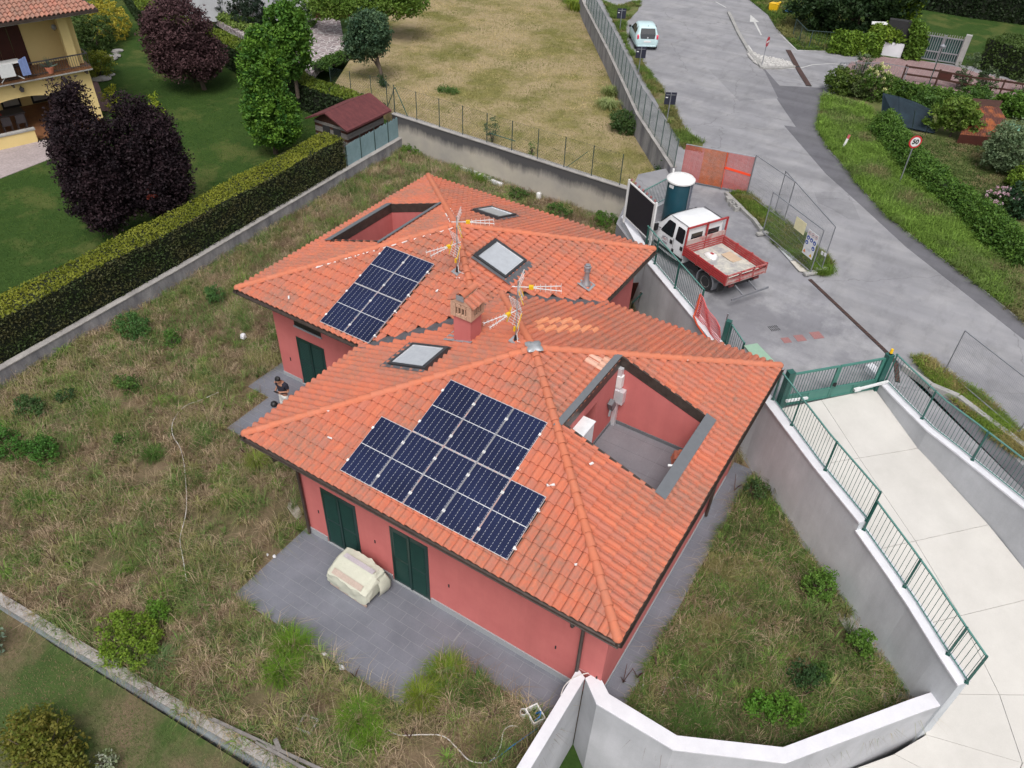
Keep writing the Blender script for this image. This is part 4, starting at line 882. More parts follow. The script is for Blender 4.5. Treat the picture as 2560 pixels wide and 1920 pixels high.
b = MB().tube([(7.2, 14.18, 3.6), (7.22, 14.12, 3.1), (7.2, 13.98, 2.8), (7.5, 13.6, 2.75), (7.9, 13.2, 2.75), (8.1, 13.0, 2.74)], .035, 6); tag(b.build('netting_edge', M['orange_net'], sm=60), 'rolled bright orange edge of netting lying over the wall cap', 'netting')
gp = tag(MB().span((8.50, 13.30, 2.4), (8.68, 13.48, 3.52)).build('gate_post', M['green_metal']), 'single green gate post with small grey pole standing by the red netting', 'post'); MB().cyl((8.47, 13.5, 2.4), (8.47, 13.5, 3.7), .03, n=8).build('pole', M['steel'], gp, sm=60)
cb = empty('meter_cabinet', (0, 0, 0), 0, 'pale green cabinet top half hidden behind the front roof', 'cabinet'); MB().prism([(9.50, 12.36), (9.80, 12.70), (10.75, 11.95), (10.40, 11.55)], 2.4, 3.45).build('cabinet', M['white_paint'], cb)
MB().prism([(9.47, 12.36), (9.79, 12.73), (10.78, 11.95), (10.41, 11.52)], 3.452, 3.50).build('lid', flat('pale_green_paint', (.26, .40, .30), .5), cb)
railing('railing', 'short green pedestrian gate beside the pale green cabinet', 'railing', [(8.75, 13.2, 2.45), (9.45, 12.45, 2.45)], 1.1, M['green_metal'], M['green_rail'], (0, 1))
# covers in the parking
M['cover_red'] = pm('manhole_red', (.34, .16, .155), (.28, .15, .15), 5, .9, bs=40, fine=.3)
for (x, y), s_, lb in (((10.33, 15.07), .30, 'smallest and leftmost reddish manhole cover on the parking area'), ((10.70, 15.48), .36, 'middle reddish manhole cover on the parking area'), ((11.15, 16.0), .40, 'largest reddish manhole cover, nearest the road drain')):
    tag(MB().box((x, y, 2.405), (s_, s_, .012), Matrix.Rotation(RAD(45), 3, 'Z')).build('manhole_cover', M['cover_red']), lb, 'manhole cover', 'manhole covers on the parking')
e = empty('floor_grate', (9.75, 15.54, 2.405), RAD(48), 'dark slotted floor grate on the parking area', 'drain'); gb = MB()
for i in range(6):
    for j in (-1, 1): gb.span((-.19 + i * .065, j * .085 - .07, 0), (-.165 + i * .065, j * .085 + .07, .006))
gb.build('slots', M['dark'], e)
# concrete kerb edge of the planted strip, broken blocks
def blocks(name, label, pts, w_, h, mat, z, L=.5, grp=None, par=None):
    e = empty(name, (0, 0, 0), 0, label, 'kerb', grp) if par is None else par; P3 = [V((*p, z)) for p in pts]
    for a, c in zip(P3[:-1], P3[1:]):
        d = c - a; n = max(1, int(d.length / L)); 
        for i in range(n):
            p, r_ = a.lerp(c, i / n), a.lerp(c, (i + 1) / n); dd = (r_ - p).normalized() * .008; j = random.uniform(-.012, .012)
            MB().bar(p + dd + V((0, 0, h / 2 + j)), r_ - dd + V((0, 0, h / 2 + j)), w_, h).build('kerb_stone', mat, e, bevel=.01)
    return e
M['kerb'] = pm('kerb_stone', (.38, .375, .36), (.28, .275, .27), 2, .95, bs=30, bst=.3, fine=.25)
blocks('kerb', 'weathered concrete kerb between parking area and grassy strip', [XY(ZB(*p), 2.5) for p in ((1520, 560), (1640, 680), (1760, 800), (1900, 930), (2010, 1080))], .16, .16, M['kerb'], 2.4)
for i, (p, s_) in enumerate((((1565, 650), (.30, .30, .2)), ((1600, 720), (.24, .22, .2)), ((1660, 780), (.24, .22, .22)))):
    v_ = A(ZB(*p), 2.5); o = MB().box(v_, s_, Matrix.Rotation(.7 + .1 * i, 3, 'Z')); bl = tag(o.build('concrete_block', M['kerb'], bevel=.012), ('flat square concrete block lying at the top of the kerb', 'hollow concrete block, middle one of three along the kerb', 'hollow concrete block, lowest of three along the kerb')[i], 'block', 'blocks along the kerb')
    if i: MB().box(v_ + V((0, 0, s_[2] / 2)), (.10, .09, .006), Matrix.Rotation(.7, 3, 'Z')).build('hole', M['dark'], bl)
# metal sheet and board on the strip edge
o = MB().prism([XY(ZS(*p), 2.45) for p in ((570, 970), (640, 960), (1000, 1270), (870, 1300))], 2.44, 2.47); tag(o.build('metal_sheet', M['alu']), 'dull grey sheet lying along the grassy strip under the site fence', 'sheet')
o = MB().prism([XY(ZS(*p), 2.45) for p in ((870, 1310), (990, 1295), (1220, 1490), (1130, 1510), (1040, 1500))], 2.45, 2.475); tag(o.build('board', pm('beige_board', (.55, .52, .47), None, 4, .8, bs=30, fine=.1)), 'beige board lying on the grassy strip near the drain', 'board')
o = MB().prism([XY(ZG(*p), 2.6) for p in ((1790, 290), (1890, 262), (1960, 330), (1930, 420))], 2.36, 2.62); tag(o.build('concrete_block', M['coping'], bevel=.02), 'pale wedge of concrete just behind the green gate', 'block')
kb = empty('barrier_kerb', (0, 0, 0), 0, 'pale concrete barrier kerb between footpath and roadside grass', 'kerb'); pts = [XY(q(3, 1, 1170, 1510), 2.5), XY(q(3, 1, 1400, 1680), 2.5), XY(q(3, 2, 1640, 120), 2.5), XY(q(3, 2, 2300, 620), 2.5)]
blocks('x', '', pts, .20, .22, M['old_cap'] if False else M['kerb_pale'] if 'kerb_pale' in M else M['kerb'], 2.4, 1.0, par=kb)
# ---------------------------------------------------------------- boundary walls
sw = empty('boundary_wall', (0, 0, 0), 0, 'black streaked old concrete wall between overgrown plot and dry field', 'wall')
MB().prism([(-14.6, 23.95), (.2, 23.35), (.3, 23.6), (-14.6, 24.2)], -.3, 1.90).build('wall', M['stained'], sw)
MB().prism([(-14.62, 23.9), (.22, 23.31), (.3, 23.64), (-14.6, 24.24)], 1.902, 1.95).build('cap', M['old_cap'], sw)
ow_ = empty('boundary_wall', (0, 0, 0), 0, 'low old wall with pale cap below the long clipped hedge', 'wall'); LWp = [(-12.62, -12), (-12.68, -.5), (-12.98, 7.9), (-13.5, 15.9), (-14.0, 24.3)]
ribbon(LWp, -.0, .26, -.4, .66).build('wall', M['old_wall'], ow_); ribbon(LWp, -.02, .28, .662, .70).build('cap', M['old_cap'], ow_)
bw = empty('boundary_wall', (0, 0, 0), 0, 'low rough topped wall crossing the bottom left corner, lower lawn beyond', 'wall'); BP = [(-12.9, -6.35), (-8, -5.98), (-4.25, -5.72), (1.6, -5.20), (4.5, -4.90), (7.5, -4.6), (10, -4.4)]
ribbon(BP, .0, .20, -.9, .10).build('wall', pm('bluish_wall_face', (.33, .37, .40), (.19, .215, .24), 2.2, .9, bs=20, bst=.3, fine=.2), bw); ribbon(BP, -.015, .24, .102, .15).build('cap', pm('rough_cap', (.46, .43, .41), (.28, .265, .25), 5, .95, bs=30, bst=.6, fine=.4), bw)
# wall along the road, field side
fw = empty('boundary_wall', (0, 0, 0), 0, 'long pale wall rising from the dry field along the road, mesh fence on top', 'wall')
FW = [XY(q(2, 0, x, y), 2.8) for x, y in ((1400, 1440), (1100, 985), (840, 425), (640, 40), (600, -60))]
FW = [(x, y) for x, y in FW]; ribbon(FW, -.12, .14, 1.4, 2.76).build('wall', M['old_wall'], fw); ribbon(FW, -.15, .17, 2.762, 2.80).build('cap', M['old_cap'], fw)

# ---------------------------------------------------------------- wire fences
M['wire'] = flat('dark_wire', (.03, .055, .05), .6); M['green_wire'] = flat('green_wire', (.07, .11, .10), .6)
def wire_fence(name, label, pts, h, posts, mat, r=.02, mesh=.10, wr=.0022, grp=None, rake=None, diag=True, vert=None):
    e = empty(name, (0, 0, 0), 0, label, 'fence', grp); P3 = [V(p) for p in pts]; seg = [(b_ - a).length for a, b_ in zip(P3[:-1], P3[1:])]; T = sum(seg)
    def pos(s):
        for a, b_, l in zip(P3[:-1], P3[1:], seg):
            if s <= l + 1e-6: return a.lerp(b_, s / l)
            s -= l
        return P3[-1]
    ps = posts if isinstance(posts, (list, tuple)) else [i / posts for i in range(posts + 1)]
    for s in ps: p = pos(s * T); MB().cyl(p, p + V((0, 0, h)), r, n=6).build('post', mat, e)
    m_ = MB()
    if diag:
        n = int(T / mesh)
        for i in range(-int(h / mesh), n):
            for sg in (1, -1):
                s0 = i * mesh; s1 = s0 + h; lo, hi = max(s0, 0), min(s1, T)
                if hi - lo < .02: continue
                a, b_ = pos(lo), pos(hi); z0, z1 = (lo - s0), (hi - s0)
                if sg < 0: z0, z1 = h - z0, h - z1
                m_.bar(a + V((0, 0, z0)), b_ + V((0, 0, z1)), wr * 2)
        o = m_.build('wire_mesh', mat, e); o['kind'] = 'stuff'
    t = MB()
    for a, b_ in zip(P3[:-1], P3[1:]):
        for z in (h - .02, h * .5, .05): t.bar(a + V((0, 0, z)), b_ + V((0, 0, z)), .005)
    t.build('tension_wire', mat, e); return e
wire_fence('wire_fence', 'thin wire fence on posts along the black streaked wall', [(-14.5, 24.1, 1.95), (-.3, 23.5, 1.95)], 1.55, 9, M['wire'], .022, .16, .0018)
e = bpy.data.objects['wire_fence']
fb = MB(); fb.bar((-8.0, 23.82, 2.5), (-6.4, 23.75, 2.5), .03); fb.bar((-3.3, 23.6, 2.0), (-2.2, 23.57, 3.1), .025); fb.bar((-14.4, 24.1, 3.4), (-13.6, 24.07, 2.0), .03); fb.bar((-14.4, 24.1, 3.4), (-15.4, 24.6, 2.0), .03); fb.build('brace', M['green_metal'], e)
wire_fence('wire_fence', 'wire fence from shed to cobbled drive at the edge of the dry field', [(-14.6, 24.2, 1.7), (-16.4, 25.5, 1.6), (-20.6, 25.6, 1.3)], 1.5, 4, M['wire'], .022, .16, .0018)
FT = [(*p, 2.80) for p in FW[:4]]
wire_fence('mesh_fence', 'tall dark green mesh fence on the wall along the road', FT, 1.38, 24, M['green_wire'], .024, .085, .0022)
# wooden-lath shading: pale blue reed screen by the shed
sc_ = empty('reed_screen', (0, 0, 0), 0, 'pale blue-grey reed screen fastened along the low wall next to the shed', 'screen')
M['reed'] = pm('pale_blue_reed', (.24, .35, .38), (.19, .29, .32), 3, .9, bs=60, bst=.2, fine=.25)
a, c = V((-13.98, 19.35, .70)), V((-14.24, 24.2, .70)); n = 84; d = (c - a) / n
rm = MB(); 
for i in range(n):
    p = a + d * i; hh = 1.10 + random.uniform(-.04, .05); rm.bar(p, p + V((0, 0, hh)), d.length * .86, .02, up=(1, 0, 0))
o = rm.build('reeds', M['reed'], sc_); o['kind'] = 'stuff'
for t in (0, .25, .5, .75, 1): p = a.lerp(c, t) + V((.03, 0, 0)); MB().bar(p, p + V((0, 0, 1.3)), .03).build('post', M['wire'], sc_)
# shed
sh = empty('garden_shed', (0, 0, 0), 0, 'wooden garden shed with dark red shingled roof behind the reed screen', 'shed')
Y0, Y1, X0, X1 = 20.15, 23.3, -16.95, -14.50
body = MB()
for i in range(11):
    z = .65 + i * .145
    for (xa, ya), (xb, yb) in (((X0 + .1, Y0 + .1), (X1 - .1, Y0 + .1)), ((X1 - .1, Y0 + .1), (X1 - .1, Y1 - .1))):
        MB().bar((xa, ya, z + .07), (xb, yb, z + .07), .04, .138).build('plank', M['wood_grey'] if i % 3 else M['wood_brown'], sh)
MB().span((X0 + .12, Y0 + .12, .6), (X1 - .13, Y1 - .12, 2.30)).build('wall', M['wood_brown'], sh)
xm = (X0 + X1) / 2 + .0; rf = MB()
for x_, nm in ((X0, 0), (X1, 1)):
    rf.poly([(x_ + (-.25 if nm == 0 else .25), Y0 - .25, 2.32), (xm, Y0 - .25, 2.96), (xm, Y1 + .25, 2.96), (x_ + (-.25 if nm == 0 else .25), Y1 + .25, 2.32)])
    rf.poly([(x_ + (-.25 if nm == 0 else .25), Y0 - .25, 2.26), (xm, Y0 - .25, 2.90), (xm, Y1 + .25, 2.90), (x_ + (-.25 if nm == 0 else .25), Y1 + .25, 2.26)])
rf.poly([(X0 - .25, Y0 - .25, 2.26), (xm, Y0 - .25, 2.90), (xm, Y0 - .25, 2.96), (X0 - .25, Y0 - .25, 2.32)]); rf.poly([(X1 + .25, Y0 - .25, 2.26), (xm, Y0 - .25, 2.90), (xm, Y0 - .25, 2.96), (X1 + .25, Y0 - .25, 2.32)])
rfo = rf.build('roof', M['shingle'], sh); st_ = (sqrt((X1 + .25 - xm) ** 2 + .7 ** 2))
sm_ = MB()
for side in (-1, 1):
    xe = X0 - .25 if side < 0 else X1 + .25
    for j in range(9):
        t = j / 9; zc = 2.32 + .64 * t; x_ = xe + (xm - xe) * t; t2 = t + .13; x2 = xe + (xm - xe) * t2; z2 = 2.32 + .64 * t2
        for i in range(11):
            y = Y0 - .25 + (i - (j % 2) * .5) * .32; ya, yb = max(y, Y0 - .25), min(y + .305, Y1 + .25)
            if yb - ya < .04: continue
            MB().poly([(x_, ya, zc + .022), (x_, yb, zc + .022), (x2, yb, z2 + .006), (x2, ya, z2 + .006)]).build('shingle', M['shingle'], rfo)
gab = MB(); gab.poly([(X0 + .1, Y0 + .1, 2.28), (X1 - .1, Y0 + .1, 2.28), (xm, Y0 + .1, 2.88)]); gab.poly([(X0 + .1, Y1 - .1, 2.28), (X1 - .1, Y1 - .1, 2.28), (xm, Y1 - .1, 2.88)]); gab.build('gable', M['wood_brown'], sh)
for x_ in (xm - .55, xm + .2): MB().span((x_, Y0 + .05, 1.45), (x_ + .5, Y0 + .078, 2.1)).build('window', M['dark'], sh)
# ---------------------------------------------------------------- tipper truck
tk = empty('tipper_truck', (8.05, 16.72, 2.404), math.atan2(.465, -.885), 'white crew cab tipper truck with dusty red dropside bed', 'truck')
M['truck_white'] = pm('truck_white', (.70, .71, .73), (.62, .63, .65), 1.5, .35, 0, .5, bs=15, bst=0, fine=.06)
M['truck_red'] = pm('truck_red', (.40, .035, .038), (.33, .045, .045), 3, .5, 0, .4, bs=20, bst=.05, fine=.15)
def dusty(name, c, dust, a, b_):
    m, nt, bs_ = base(name, .8); n = noise(nt, 2.2, 7, .7); n2 = noise(nt, 14, 4, .7); mu = N(nt, 'Math', operation='ADD'); mu.inputs[1].default_value = 0; nt.links.new(n, mu.inputs[0])
    col = mixc(nt, ramp(nt, n, [(a, g(0)), (b_, g(1))]), c, dust); col = mixc(nt, 1, col, ramp(nt, n2, [(.3, g(.85)), (.7, g(1))]), 'MULTIPLY'); nt.links.new(col, bs_.inputs['Base Color']); return m
M['red_dusty'] = dusty('dusty_red', (.36, .05, .052), (.42, .30, .28), .42, .72); M['red_vdusty'] = dusty('very_dusty_red', (.34, .10, .10), (.45, .36, .34), .36, .6)
M['bed_floor'] = dusty('dusty_bed', (.30, .30, .31), (.56, .54, .47), .40, .62)
HW, BLn = .99, 2.41
b = MB(); b.span((.02, -HW + .03, .80), (BLn, HW - .03, .88)); bed = b.build('bed', M['bed_floor'], tk)
def side_board(y, mat):
    m_ = MB(); m_.span((.04, y - .02, .86), (BLn, y + .02, 1.24)); s = 1 if y > 0 else -1
    o = m_.build('side_board', mat, bed)
    r_ = MB()
    for k in range(4): r_.span((.06, y - .035, .90 + k * .09), (BLn - .02, y + .035, .935 + k * .09))
    for x in (.03, .82, 1.62, BLn - .02): r_.span((x - .03, y - .045, .84), (x + .03, y + .045, 1.26))
    r_.build('rib', M['truck_red'] if mat is not M['red_vdusty'] else M['red_dusty'], o); return o
side_board(HW, M['truck_red']); side_board(-HW, M['red_dusty'])
m_ = MB(); m_.span((-.02, -HW + .03, .84), (.02, HW - .03, 1.10)); tg = m_.build('tailgate', M['red_vdusty'], bed)
m_ = MB(); m_.span((-.03, -HW, 1.21), (.03, HW, 1.25)); 
for y in (-HW + .02, -.33, .33, HW - .02): m_.span((-.035, y - .025, .84), (.035, y + .025, 1.25))
m_.span((-.035, -HW, .90), (.035, HW, .93)); m_.span((-.035, -HW, 1.06), (.035, HW, 1.10)); m_.build('tailgate_frame', M['red_dusty'], tg)
m_ = MB(); m_.span((BLn - .05, -HW, .84), (BLn, HW, 1.46)); hb = m_.build('headboard', M['red_vdusty'], bed)
m_ = MB()
for y in (-HW, 0, HW): m_.span((BLn - .05, y - .028, .84), (BLn + .01, y + .028, 2.03))
m_.span((BLn - .05, -HW, 1.97), (BLn + .01, HW, 2.03))
for k in range(4): m_.span((BLn - .065, -HW + .03, .93 + k * .10), (BLn - .045, HW - .03, .965 + k * .10))
m_.build('ladder_frame', M['truck_red'], hb)
# load
m_ = MB(); m_.loft([[(1.78 + .27 * s * cos(t) * (1 + .25 * sin(3 * t)), .10 + .24 * s * sin(t) * (1 + .2 * cos(2 * t)), .885 + z) for t in np.linspace(0, 2 * pi, 13)[:-1]] for s, z in ((1, 0), (.8, .09), (.45, .13), (.1, .12))])
sk = tag(m_.build('cement_bag', M['white_plastic'], sm=60), 'crumpled white bag with red print lying on the truck bed', 'bag'); sk.parent = None; sk.matrix_world = tk.matrix_world if False else Matrix.Translation(tk.location) @ Matrix.Rotation(tk.rotation_euler[2], 4, 'Z')
pr = MB().span((1.70, .04, 1.010), (1.86, .16, 1.018)).build('print', M['truck_red'], sk)
m_ = MB(); m_.span((1.05, -.80, .885), (1.72, -.34, .90)); m_.span((1.12, -.72, .902), (1.62, -.30, .912)); cbd = tag(m_.build('cardboard', flat('cardboard', (.50, .38, .27), .9)), 'flat brown cardboard sheets on the truck bed by the side board', 'cardboard'); cbd.matrix_world = sk.matrix_world.copy()
m_ = MB(); m_.tube([(.95, -.3, .9), (1.0, -.75, .9), (1.5, -.86, .9), (1.74, -.6, .9)], .014, 5)
# cab (x forward from the headboard)
CX = BLn + .05
def cabsec(x, zb, zt, hw, hr, zs_=None): # lower body to belt, then greenhouse to roof
    zbelt = min(zt, 1.20) if zs_ is None else zs_
    L_ = [(x, hw - .02, zb), (x, hw, zb + .12), (x, hw + .01, (zb + zbelt) / 2), (x, hw - .01, zbelt), (x, hr + .03, zt - .10), (x, hr - .05, zt - .015), (x, hr * .5, zt + .012)]
    return L_ + [(x, -y, z) for x, y, z in reversed(L_)]
cab = MB().loft([cabsec(CX, .42, 1.93, .90, .80), cabsec(CX + .10, .38, 1.95, .92, .82), cabsec(CX + .7, .36, 1.965, .92, .82), cabsec(CX + 1.10, .36, 1.945, .92, .80), cabsec(CX + 1.30, .38, 1.86, .92, .76), cabsec(CX + 1.62, .40, 1.52, .92, .74, 1.16), cabsec(CX + 1.92, .42, 1.16, .90, .80, 1.06), cabsec(CX + 2.2, .42, 1.06, .87, .78, .98), cabsec(CX + 2.38, .44, .92, .82, .74, .86), cabsec(CX + 2.43, .50, .78, .74, .66, .74)])
cabo = cab.build('cab', M['truck_white'], tk, sm=38)
def sidewin(x0, x1, zb_, zt_, sl0=0, sl1=0, nm='window'):
    for sg in (-1, 1):
        def P(x, z): t = (z - 1.20) / (1.86 - 1.20); y = (.905 + (.85 - .905) * t) * sg; return V((x, y + .012 * sg, z))
        pts = [P(x0, zb_), P(x1, zb_), P(x1 - sl1, zt_), P(x0 + sl0, zt_)]; c = sum(pts, V()) / 4
        r = []
        for i in range(4):
            a, b_, n_ = pts[i - 1], pts[i], pts[(i + 1) % 4]; r += [b_.lerp(a, .12), b_.lerp(a, .03).lerp(n_, .03), b_.lerp(n_, .12)]
        f_ = r if sg > 0 else r[::-1]
        MB().poly([p for p in f_]).build(nm, M['car_glass'], cabo)
sidewin(CX + .14, CX + .60, 1.18, 1.76, .02, .02); sidewin(CX + .74, CX + 1.50, 1.16, 1.78, .0, .36)
m_ = MB()
m_.poly([(CX + 1.335, -.70, 1.82), (CX + 1.335, .70, 1.82), (CX + 1.83, .76, 1.25), (CX + 1.83, -.76, 1.25)][::1]); m_.build('windscreen', M['car_glass'], cabo).location = (.03, 0, .03)
for y in (-.42, .42): MB().span((CX - .012, y - .28, 1.30), (CX - .001, y + .28, 1.66)).build('rear_window', M['car_glass'], cabo)
for sg in (-1, 1):
    m_ = MB()
    for x in (CX + .66, ): m_.span((x - .006, .928 * sg - .004, .5), (x + .006, .928 * sg + .004, 1.2))
    m_.build('door_gap', M['black'], cabo)
    for x in (CX + .17, CX + .78): MB().box((x, .935 * sg, .99), (.14, .03, .16)).build('handle', M['black'], cabo, bevel=.01)
    MB().box((CX + .62, .94 * sg, .70), (.10, .03, .12)).build('handle', M['black'], cabo)
    MB().span((CX + .02, .918 * sg - .012, .50), (CX + 1.75, .932 * sg + .012, .60)).build('rub_strip', M['black'], cabo)
    m_ = MB(); m_.box((CX + 1.58, 1.10 * sg, 1.30), (.10, .16, .30)); m_.bar((CX + 1.5, .9 * sg, 1.25), (CX + 1.56, 1.06 * sg, 1.3), .03); m_.build('mirror', M['black'], cabo, bevel=.015)
    MB().bar((CX + .05, .83 * sg, 1.945), (CX + 1.1, .82 * sg, 1.955), .02, .012).build('roof_seam', M['black'], cabo)
# logo on the front door
def stroke(pts, w_, mat, par, nm='logo', y=.947, c0=(0, 0)):
    m_ = MB()
    for a, b_ in zip(pts[:-1], pts[1:]): m_.bar((c0[0] + a[0], y, c0[1] + a[1]), (c0[0] + b_[0], y, c0[1] + b_[1]), .004, w_, up=(0, 0, 1) if abs(b_[0] - a[0]) > 1e-6 else (1, 0, 0))
    return m_.build(nm, mat, par)
lg = flat('logo_ink', (.09, .05, .10), .5); c0 = (CX + 1.12, .86)
stroke([(.20, .0), (.16, .13), (.0, .21), (-.06, .16), (-.1, .2), (-.16, .05)], .014, lg, cabo, c0=c0); stroke([(.18, .16), (.12, .1), (.05, .17)], .012, lg, cabo, c0=c0)
stroke([(.12, .02), (.08, .12), (.04, .03), (.0, .12), (-.04, .03), (-.08, .1)], .010, M['truck_red'], cabo, c0=c0); stroke([(.16, -.05), (-.14, -.05)], .022, lg, cabo, c0=c0); stroke([(.08, -.10), (-.10, -.10)], .014, lg, cabo, c0=c0)
def wheel(par, x, y, r, wd, sg, dual=False, rim=None):
    w_ = MB().loft([[(x + rr * cos(t), y + sg * dy, r + rr * sin(t)) for t in np.linspace(0, 2 * pi, 25)[:-1]] for rr, dy in ((r * .62, -wd / 2), (r * .95, -wd / 2), (r, -wd * .35), (r, wd * .35), (r * .95, wd / 2), (r * .68, wd / 2), (r * .62, wd * .42))]).build('wheel', M['rubber'], par, sm=35)
    MB().loft([[(x + rr * cos(t), y + sg * dy, r + rr * sin(t)) for t in np.linspace(0, 2 * pi, 25)[:-1]] for rr, dy in ((r * .63, wd * .40), (r * .60, wd * .44), (r * .50, wd * .36), (r * .30, wd * (.10 if dual else .38)), (r * .2, wd * (.12 if dual else .5)), (r * .05, wd * (.14 if dual else .5)))]).build('rim', rim or M['rim_dust'], w_, sm=35)
    return w_
M['rim_dust'] = dusty('dusty_rim', (.25, .25, .25), (.42, .40, .37), .4, .65)
for sg in (-1, 1):
    wheel(tk, 1.09, .80 * sg, .375, .24, sg, True); wheel(tk, CX + 1.80, .80 * sg, .345, .20, sg)
    m_ = MB().loft([[(1.09 + rr * cos(t), y * sg, .40 + rr * sin(t)) for y, rr in ((.60, .43), (.94, .43), (.94, .47), (.60, .47))] for t in np.linspace(RAD(-20), RAD(200), 13)]); m_.build('mudguard', M['mud'] if 'mud' in M else M['galv'], tk)
    MB().span((.38, .62 * sg, .30), (.40, .95 * sg, .70)).build('mudflap', M['rubber'], tk)
ch_ = MB(); ch_.span((.1, -.45, .55), (CX + 2.0, -.33, .72)); ch_.span((.1, .33, .55), (CX + 2.0, .45, .72)); ch_.span((.12, -.8, .74), (2.3, -.7, .80)); ch_.span((.12, .7, .74), (2.3, .8, .80))
ch_.span((1.6, .55, .40), (2.2, .85, .66)); ch_.span((1.7, -.85, .40), (2.3, -.5, .66)); ch_.span((.1, -.7, .60), (.2, .7, .72)); ch_.cyl((1.09, -.7, .37), (1.09, .7, .37), .06); ch_.build('chassis', M['dark_grey'] if 'dark_grey' in M else M['black'], tk)
m_ = MB(); m_.span((-.42, -.92, .40), (-.36, .92, .47)); m_.bar((-.39, -.35, .45), (.15, -.35, .62), .05); m_.bar((-.39, .35, .45), (.15, .35, .62), .05); m_.build('rear_bumper', M['galv'], tk)
for y in (-.62, .62): MB().span((.02, y - .12, .66), (.08, y + .12, .76)).build('tail_light', flat('dull_lamp%d' % (y > 0), (.14, .03, .03), .5), tk)
MB().span((CX + 2.38, -.80, .42), (CX + 2.50, .80, .60)).build('front_bumper', M['black'], tk, bevel=.02)
for y in (-.62, .62): MB().box((CX + 2.30, y, .80), (.22, .22, .14)).build('headlight', M['sky_glass'], tk, bevel=.03)

# ---------------------------------------------------------------- small parked car
ca = A(ZC(760, 1590), 2.43); cb_ = A(ZC(1540, 1610), 2.43); ax = (cb_ - ca); wdt = ax.length; ax.normalize(); fw_ = V((-ax.y, ax.x, 0)); mid_ = (ca + cb_) / 2
car = empty('parked_car', (mid_.x, mid_.y, 2.425), math.atan2(fw_.y, fw_.x), 'small pale mint-blue hatchback parked on the road edge by the mesh fence', 'car')
S_ = wdt / 1.50
car.scale = (.93, .93, .93)
M['mint'] = flat('mint_paint', (.50, .66, .69), .25)
def cs(x, zb, zbelt, zt, hw, hr):
    L_ = [(x, hw - .06, zb), (x, hw, zb + .14), (x, hw + .015, .55), (x, hw - .01, zbelt), (x, hr + .02, max(zt - .07, zbelt + .01)), (x, hr - .08, zt), (x, hr * .4, zt + .015)]
    return L_ + [(x, -y, z) for x, y, z in reversed(L_)]
cr_ = MB().loft([cs(-.40, .32, .72, .76, .66, .58), cs(-.37, .26, .86, .92, .74, .62), cs(-.30, .22, .92, 1.05, .79, .62), cs(-.12, .20, .95, 1.40, .81, .57), cs(.05, .2, .95, 1.50, .82, .59), cs(.6, .2, .94, 1.545, .82, .60), cs(1.25, .2, .92, 1.53, .82, .59), cs(1.65, .2, .91, 1.40, .82, .56), cs(2.20, .2, .90, 1.02, .82, .62), cs(2.62, .22, .84, .92, .79, .64), cs(2.95, .24, .74, .80, .74, .60), cs(3.08, .30, .58, .62, .64, .5)])
cro = cr_.build('body', M['mint'], car, sm=42)
MB().poly([(-.285, -.55, 1.06), (-.285, .55, 1.06), (-.125, .50, 1.40), (-.125, -.50, 1.40)][::-1]).build('rear_window', M['car_glass'], cro).location = (-.03, 0, .02)
MB().poly([(-.385, -.50, .78), (-.385, .50, .78), (-.295, .56, 1.07), (-.295, -.56, 1.07)][::-1]).build('tailgate_panel', M['car_glass'], cro).location = (-.03, 0, .01)
for sg in (-1, 1):
    p = [V((.15, .0, .97)), V((1.95, 0, .96)), V((1.40, 0, 1.38)), V((.32, 0, 1.42)), V((.12, 0, 1.2))]
    def yy(z): return (.815 + (.61 - .815) * (z - .94) / (1.45 - .94)) + .012
    pp = [V((v_.x, sg * yy(v_.z), v_.z)) for v_ in p]; MB().poly(pp if sg < 0 else pp[::-1]).build('side_window', M['car_glass'], cro)
    MB().loft([[(-.40 + dx, sg * (.62 + .10 * k), z) for dx, z in ((-.015, .78), (.03, .72), (.10, .80), (.13, .98), (.05, 1.05), (0, .98))] for k in (0, .6, 1.35)]).build('tail_light', flat('tail_red%d' % sg, (.60, .04, .09), .3), cro, bevel=.01)
    MB().box((1.93, sg * .92, 1.0), (.14, .16, .13)).build('mirror', M['black'], cro, bevel=.02)
    for x in (.0, 2.42): wheel(car, x + .0, .70 * sg, .30, .18, sg, rim=M['steel'])
MB().box((-.425, 0, .86), (.02, .09, .10)).build('emblem', M['alu'], cro, bevel=.008)
MB().box((-.41, 0, .60), (.02, .50, .12)).build('number_plate', M['white_plastic'], cro); MB().span((-.42, -.66, .24), (-.34, .66, .36)).build('lower_bumper', M['mint'], cro, bevel=.03)
MB().box((.0, 0, 1.545), (.06, .03, .05)).build('aerial', M['black'], cro)

# ---------------------------------------------------------------- portable toilet
tl = empty('portable_toilet', (3.62, 20.62, 2.404), RAD(35), 'dark teal portable toilet cabin with round white roof next to the truck', 'toilet')
M['teal'] = pm('teal_plastic', (.010, .060, .085), (.008, .045, .065), 2, .4, 0, .5, bs=30, bst=0, fine=.08)
def ring(r, z, n=24, k=4): return [(r * cos(t), r * sin(t), z) for t in np.linspace(0, 2 * pi, n + 1)[:-1]]
MB().loft([ring(.50, 0), ring(.52, .1), ring(.52, 1.98), ring(.50, 2.02)]).build('cabin', M['teal'], tl, sm=40)
MB().loft([ring(.57, 2.0), ring(.60, 2.03), ring(.60, 2.09), ring(.54, 2.15), ring(.35, 2.22), ring(.08, 2.25)]).build('roof', M['white_plastic'], tl, sm=30)
for i in range(8): t = i * pi / 4; MB().bar((.58 * cos(t), .58 * sin(t), 2.10), (.15 * cos(t), .15 * sin(t), 2.25), .04, .03).build('roof_rib', M['white_plastic'], tl)
MB().cyl((-.3, .3, 2.1), (-.3, .3, 2.38), .045, n=8).build('vent_pipe', M['white_plastic'], tl, sm=50)
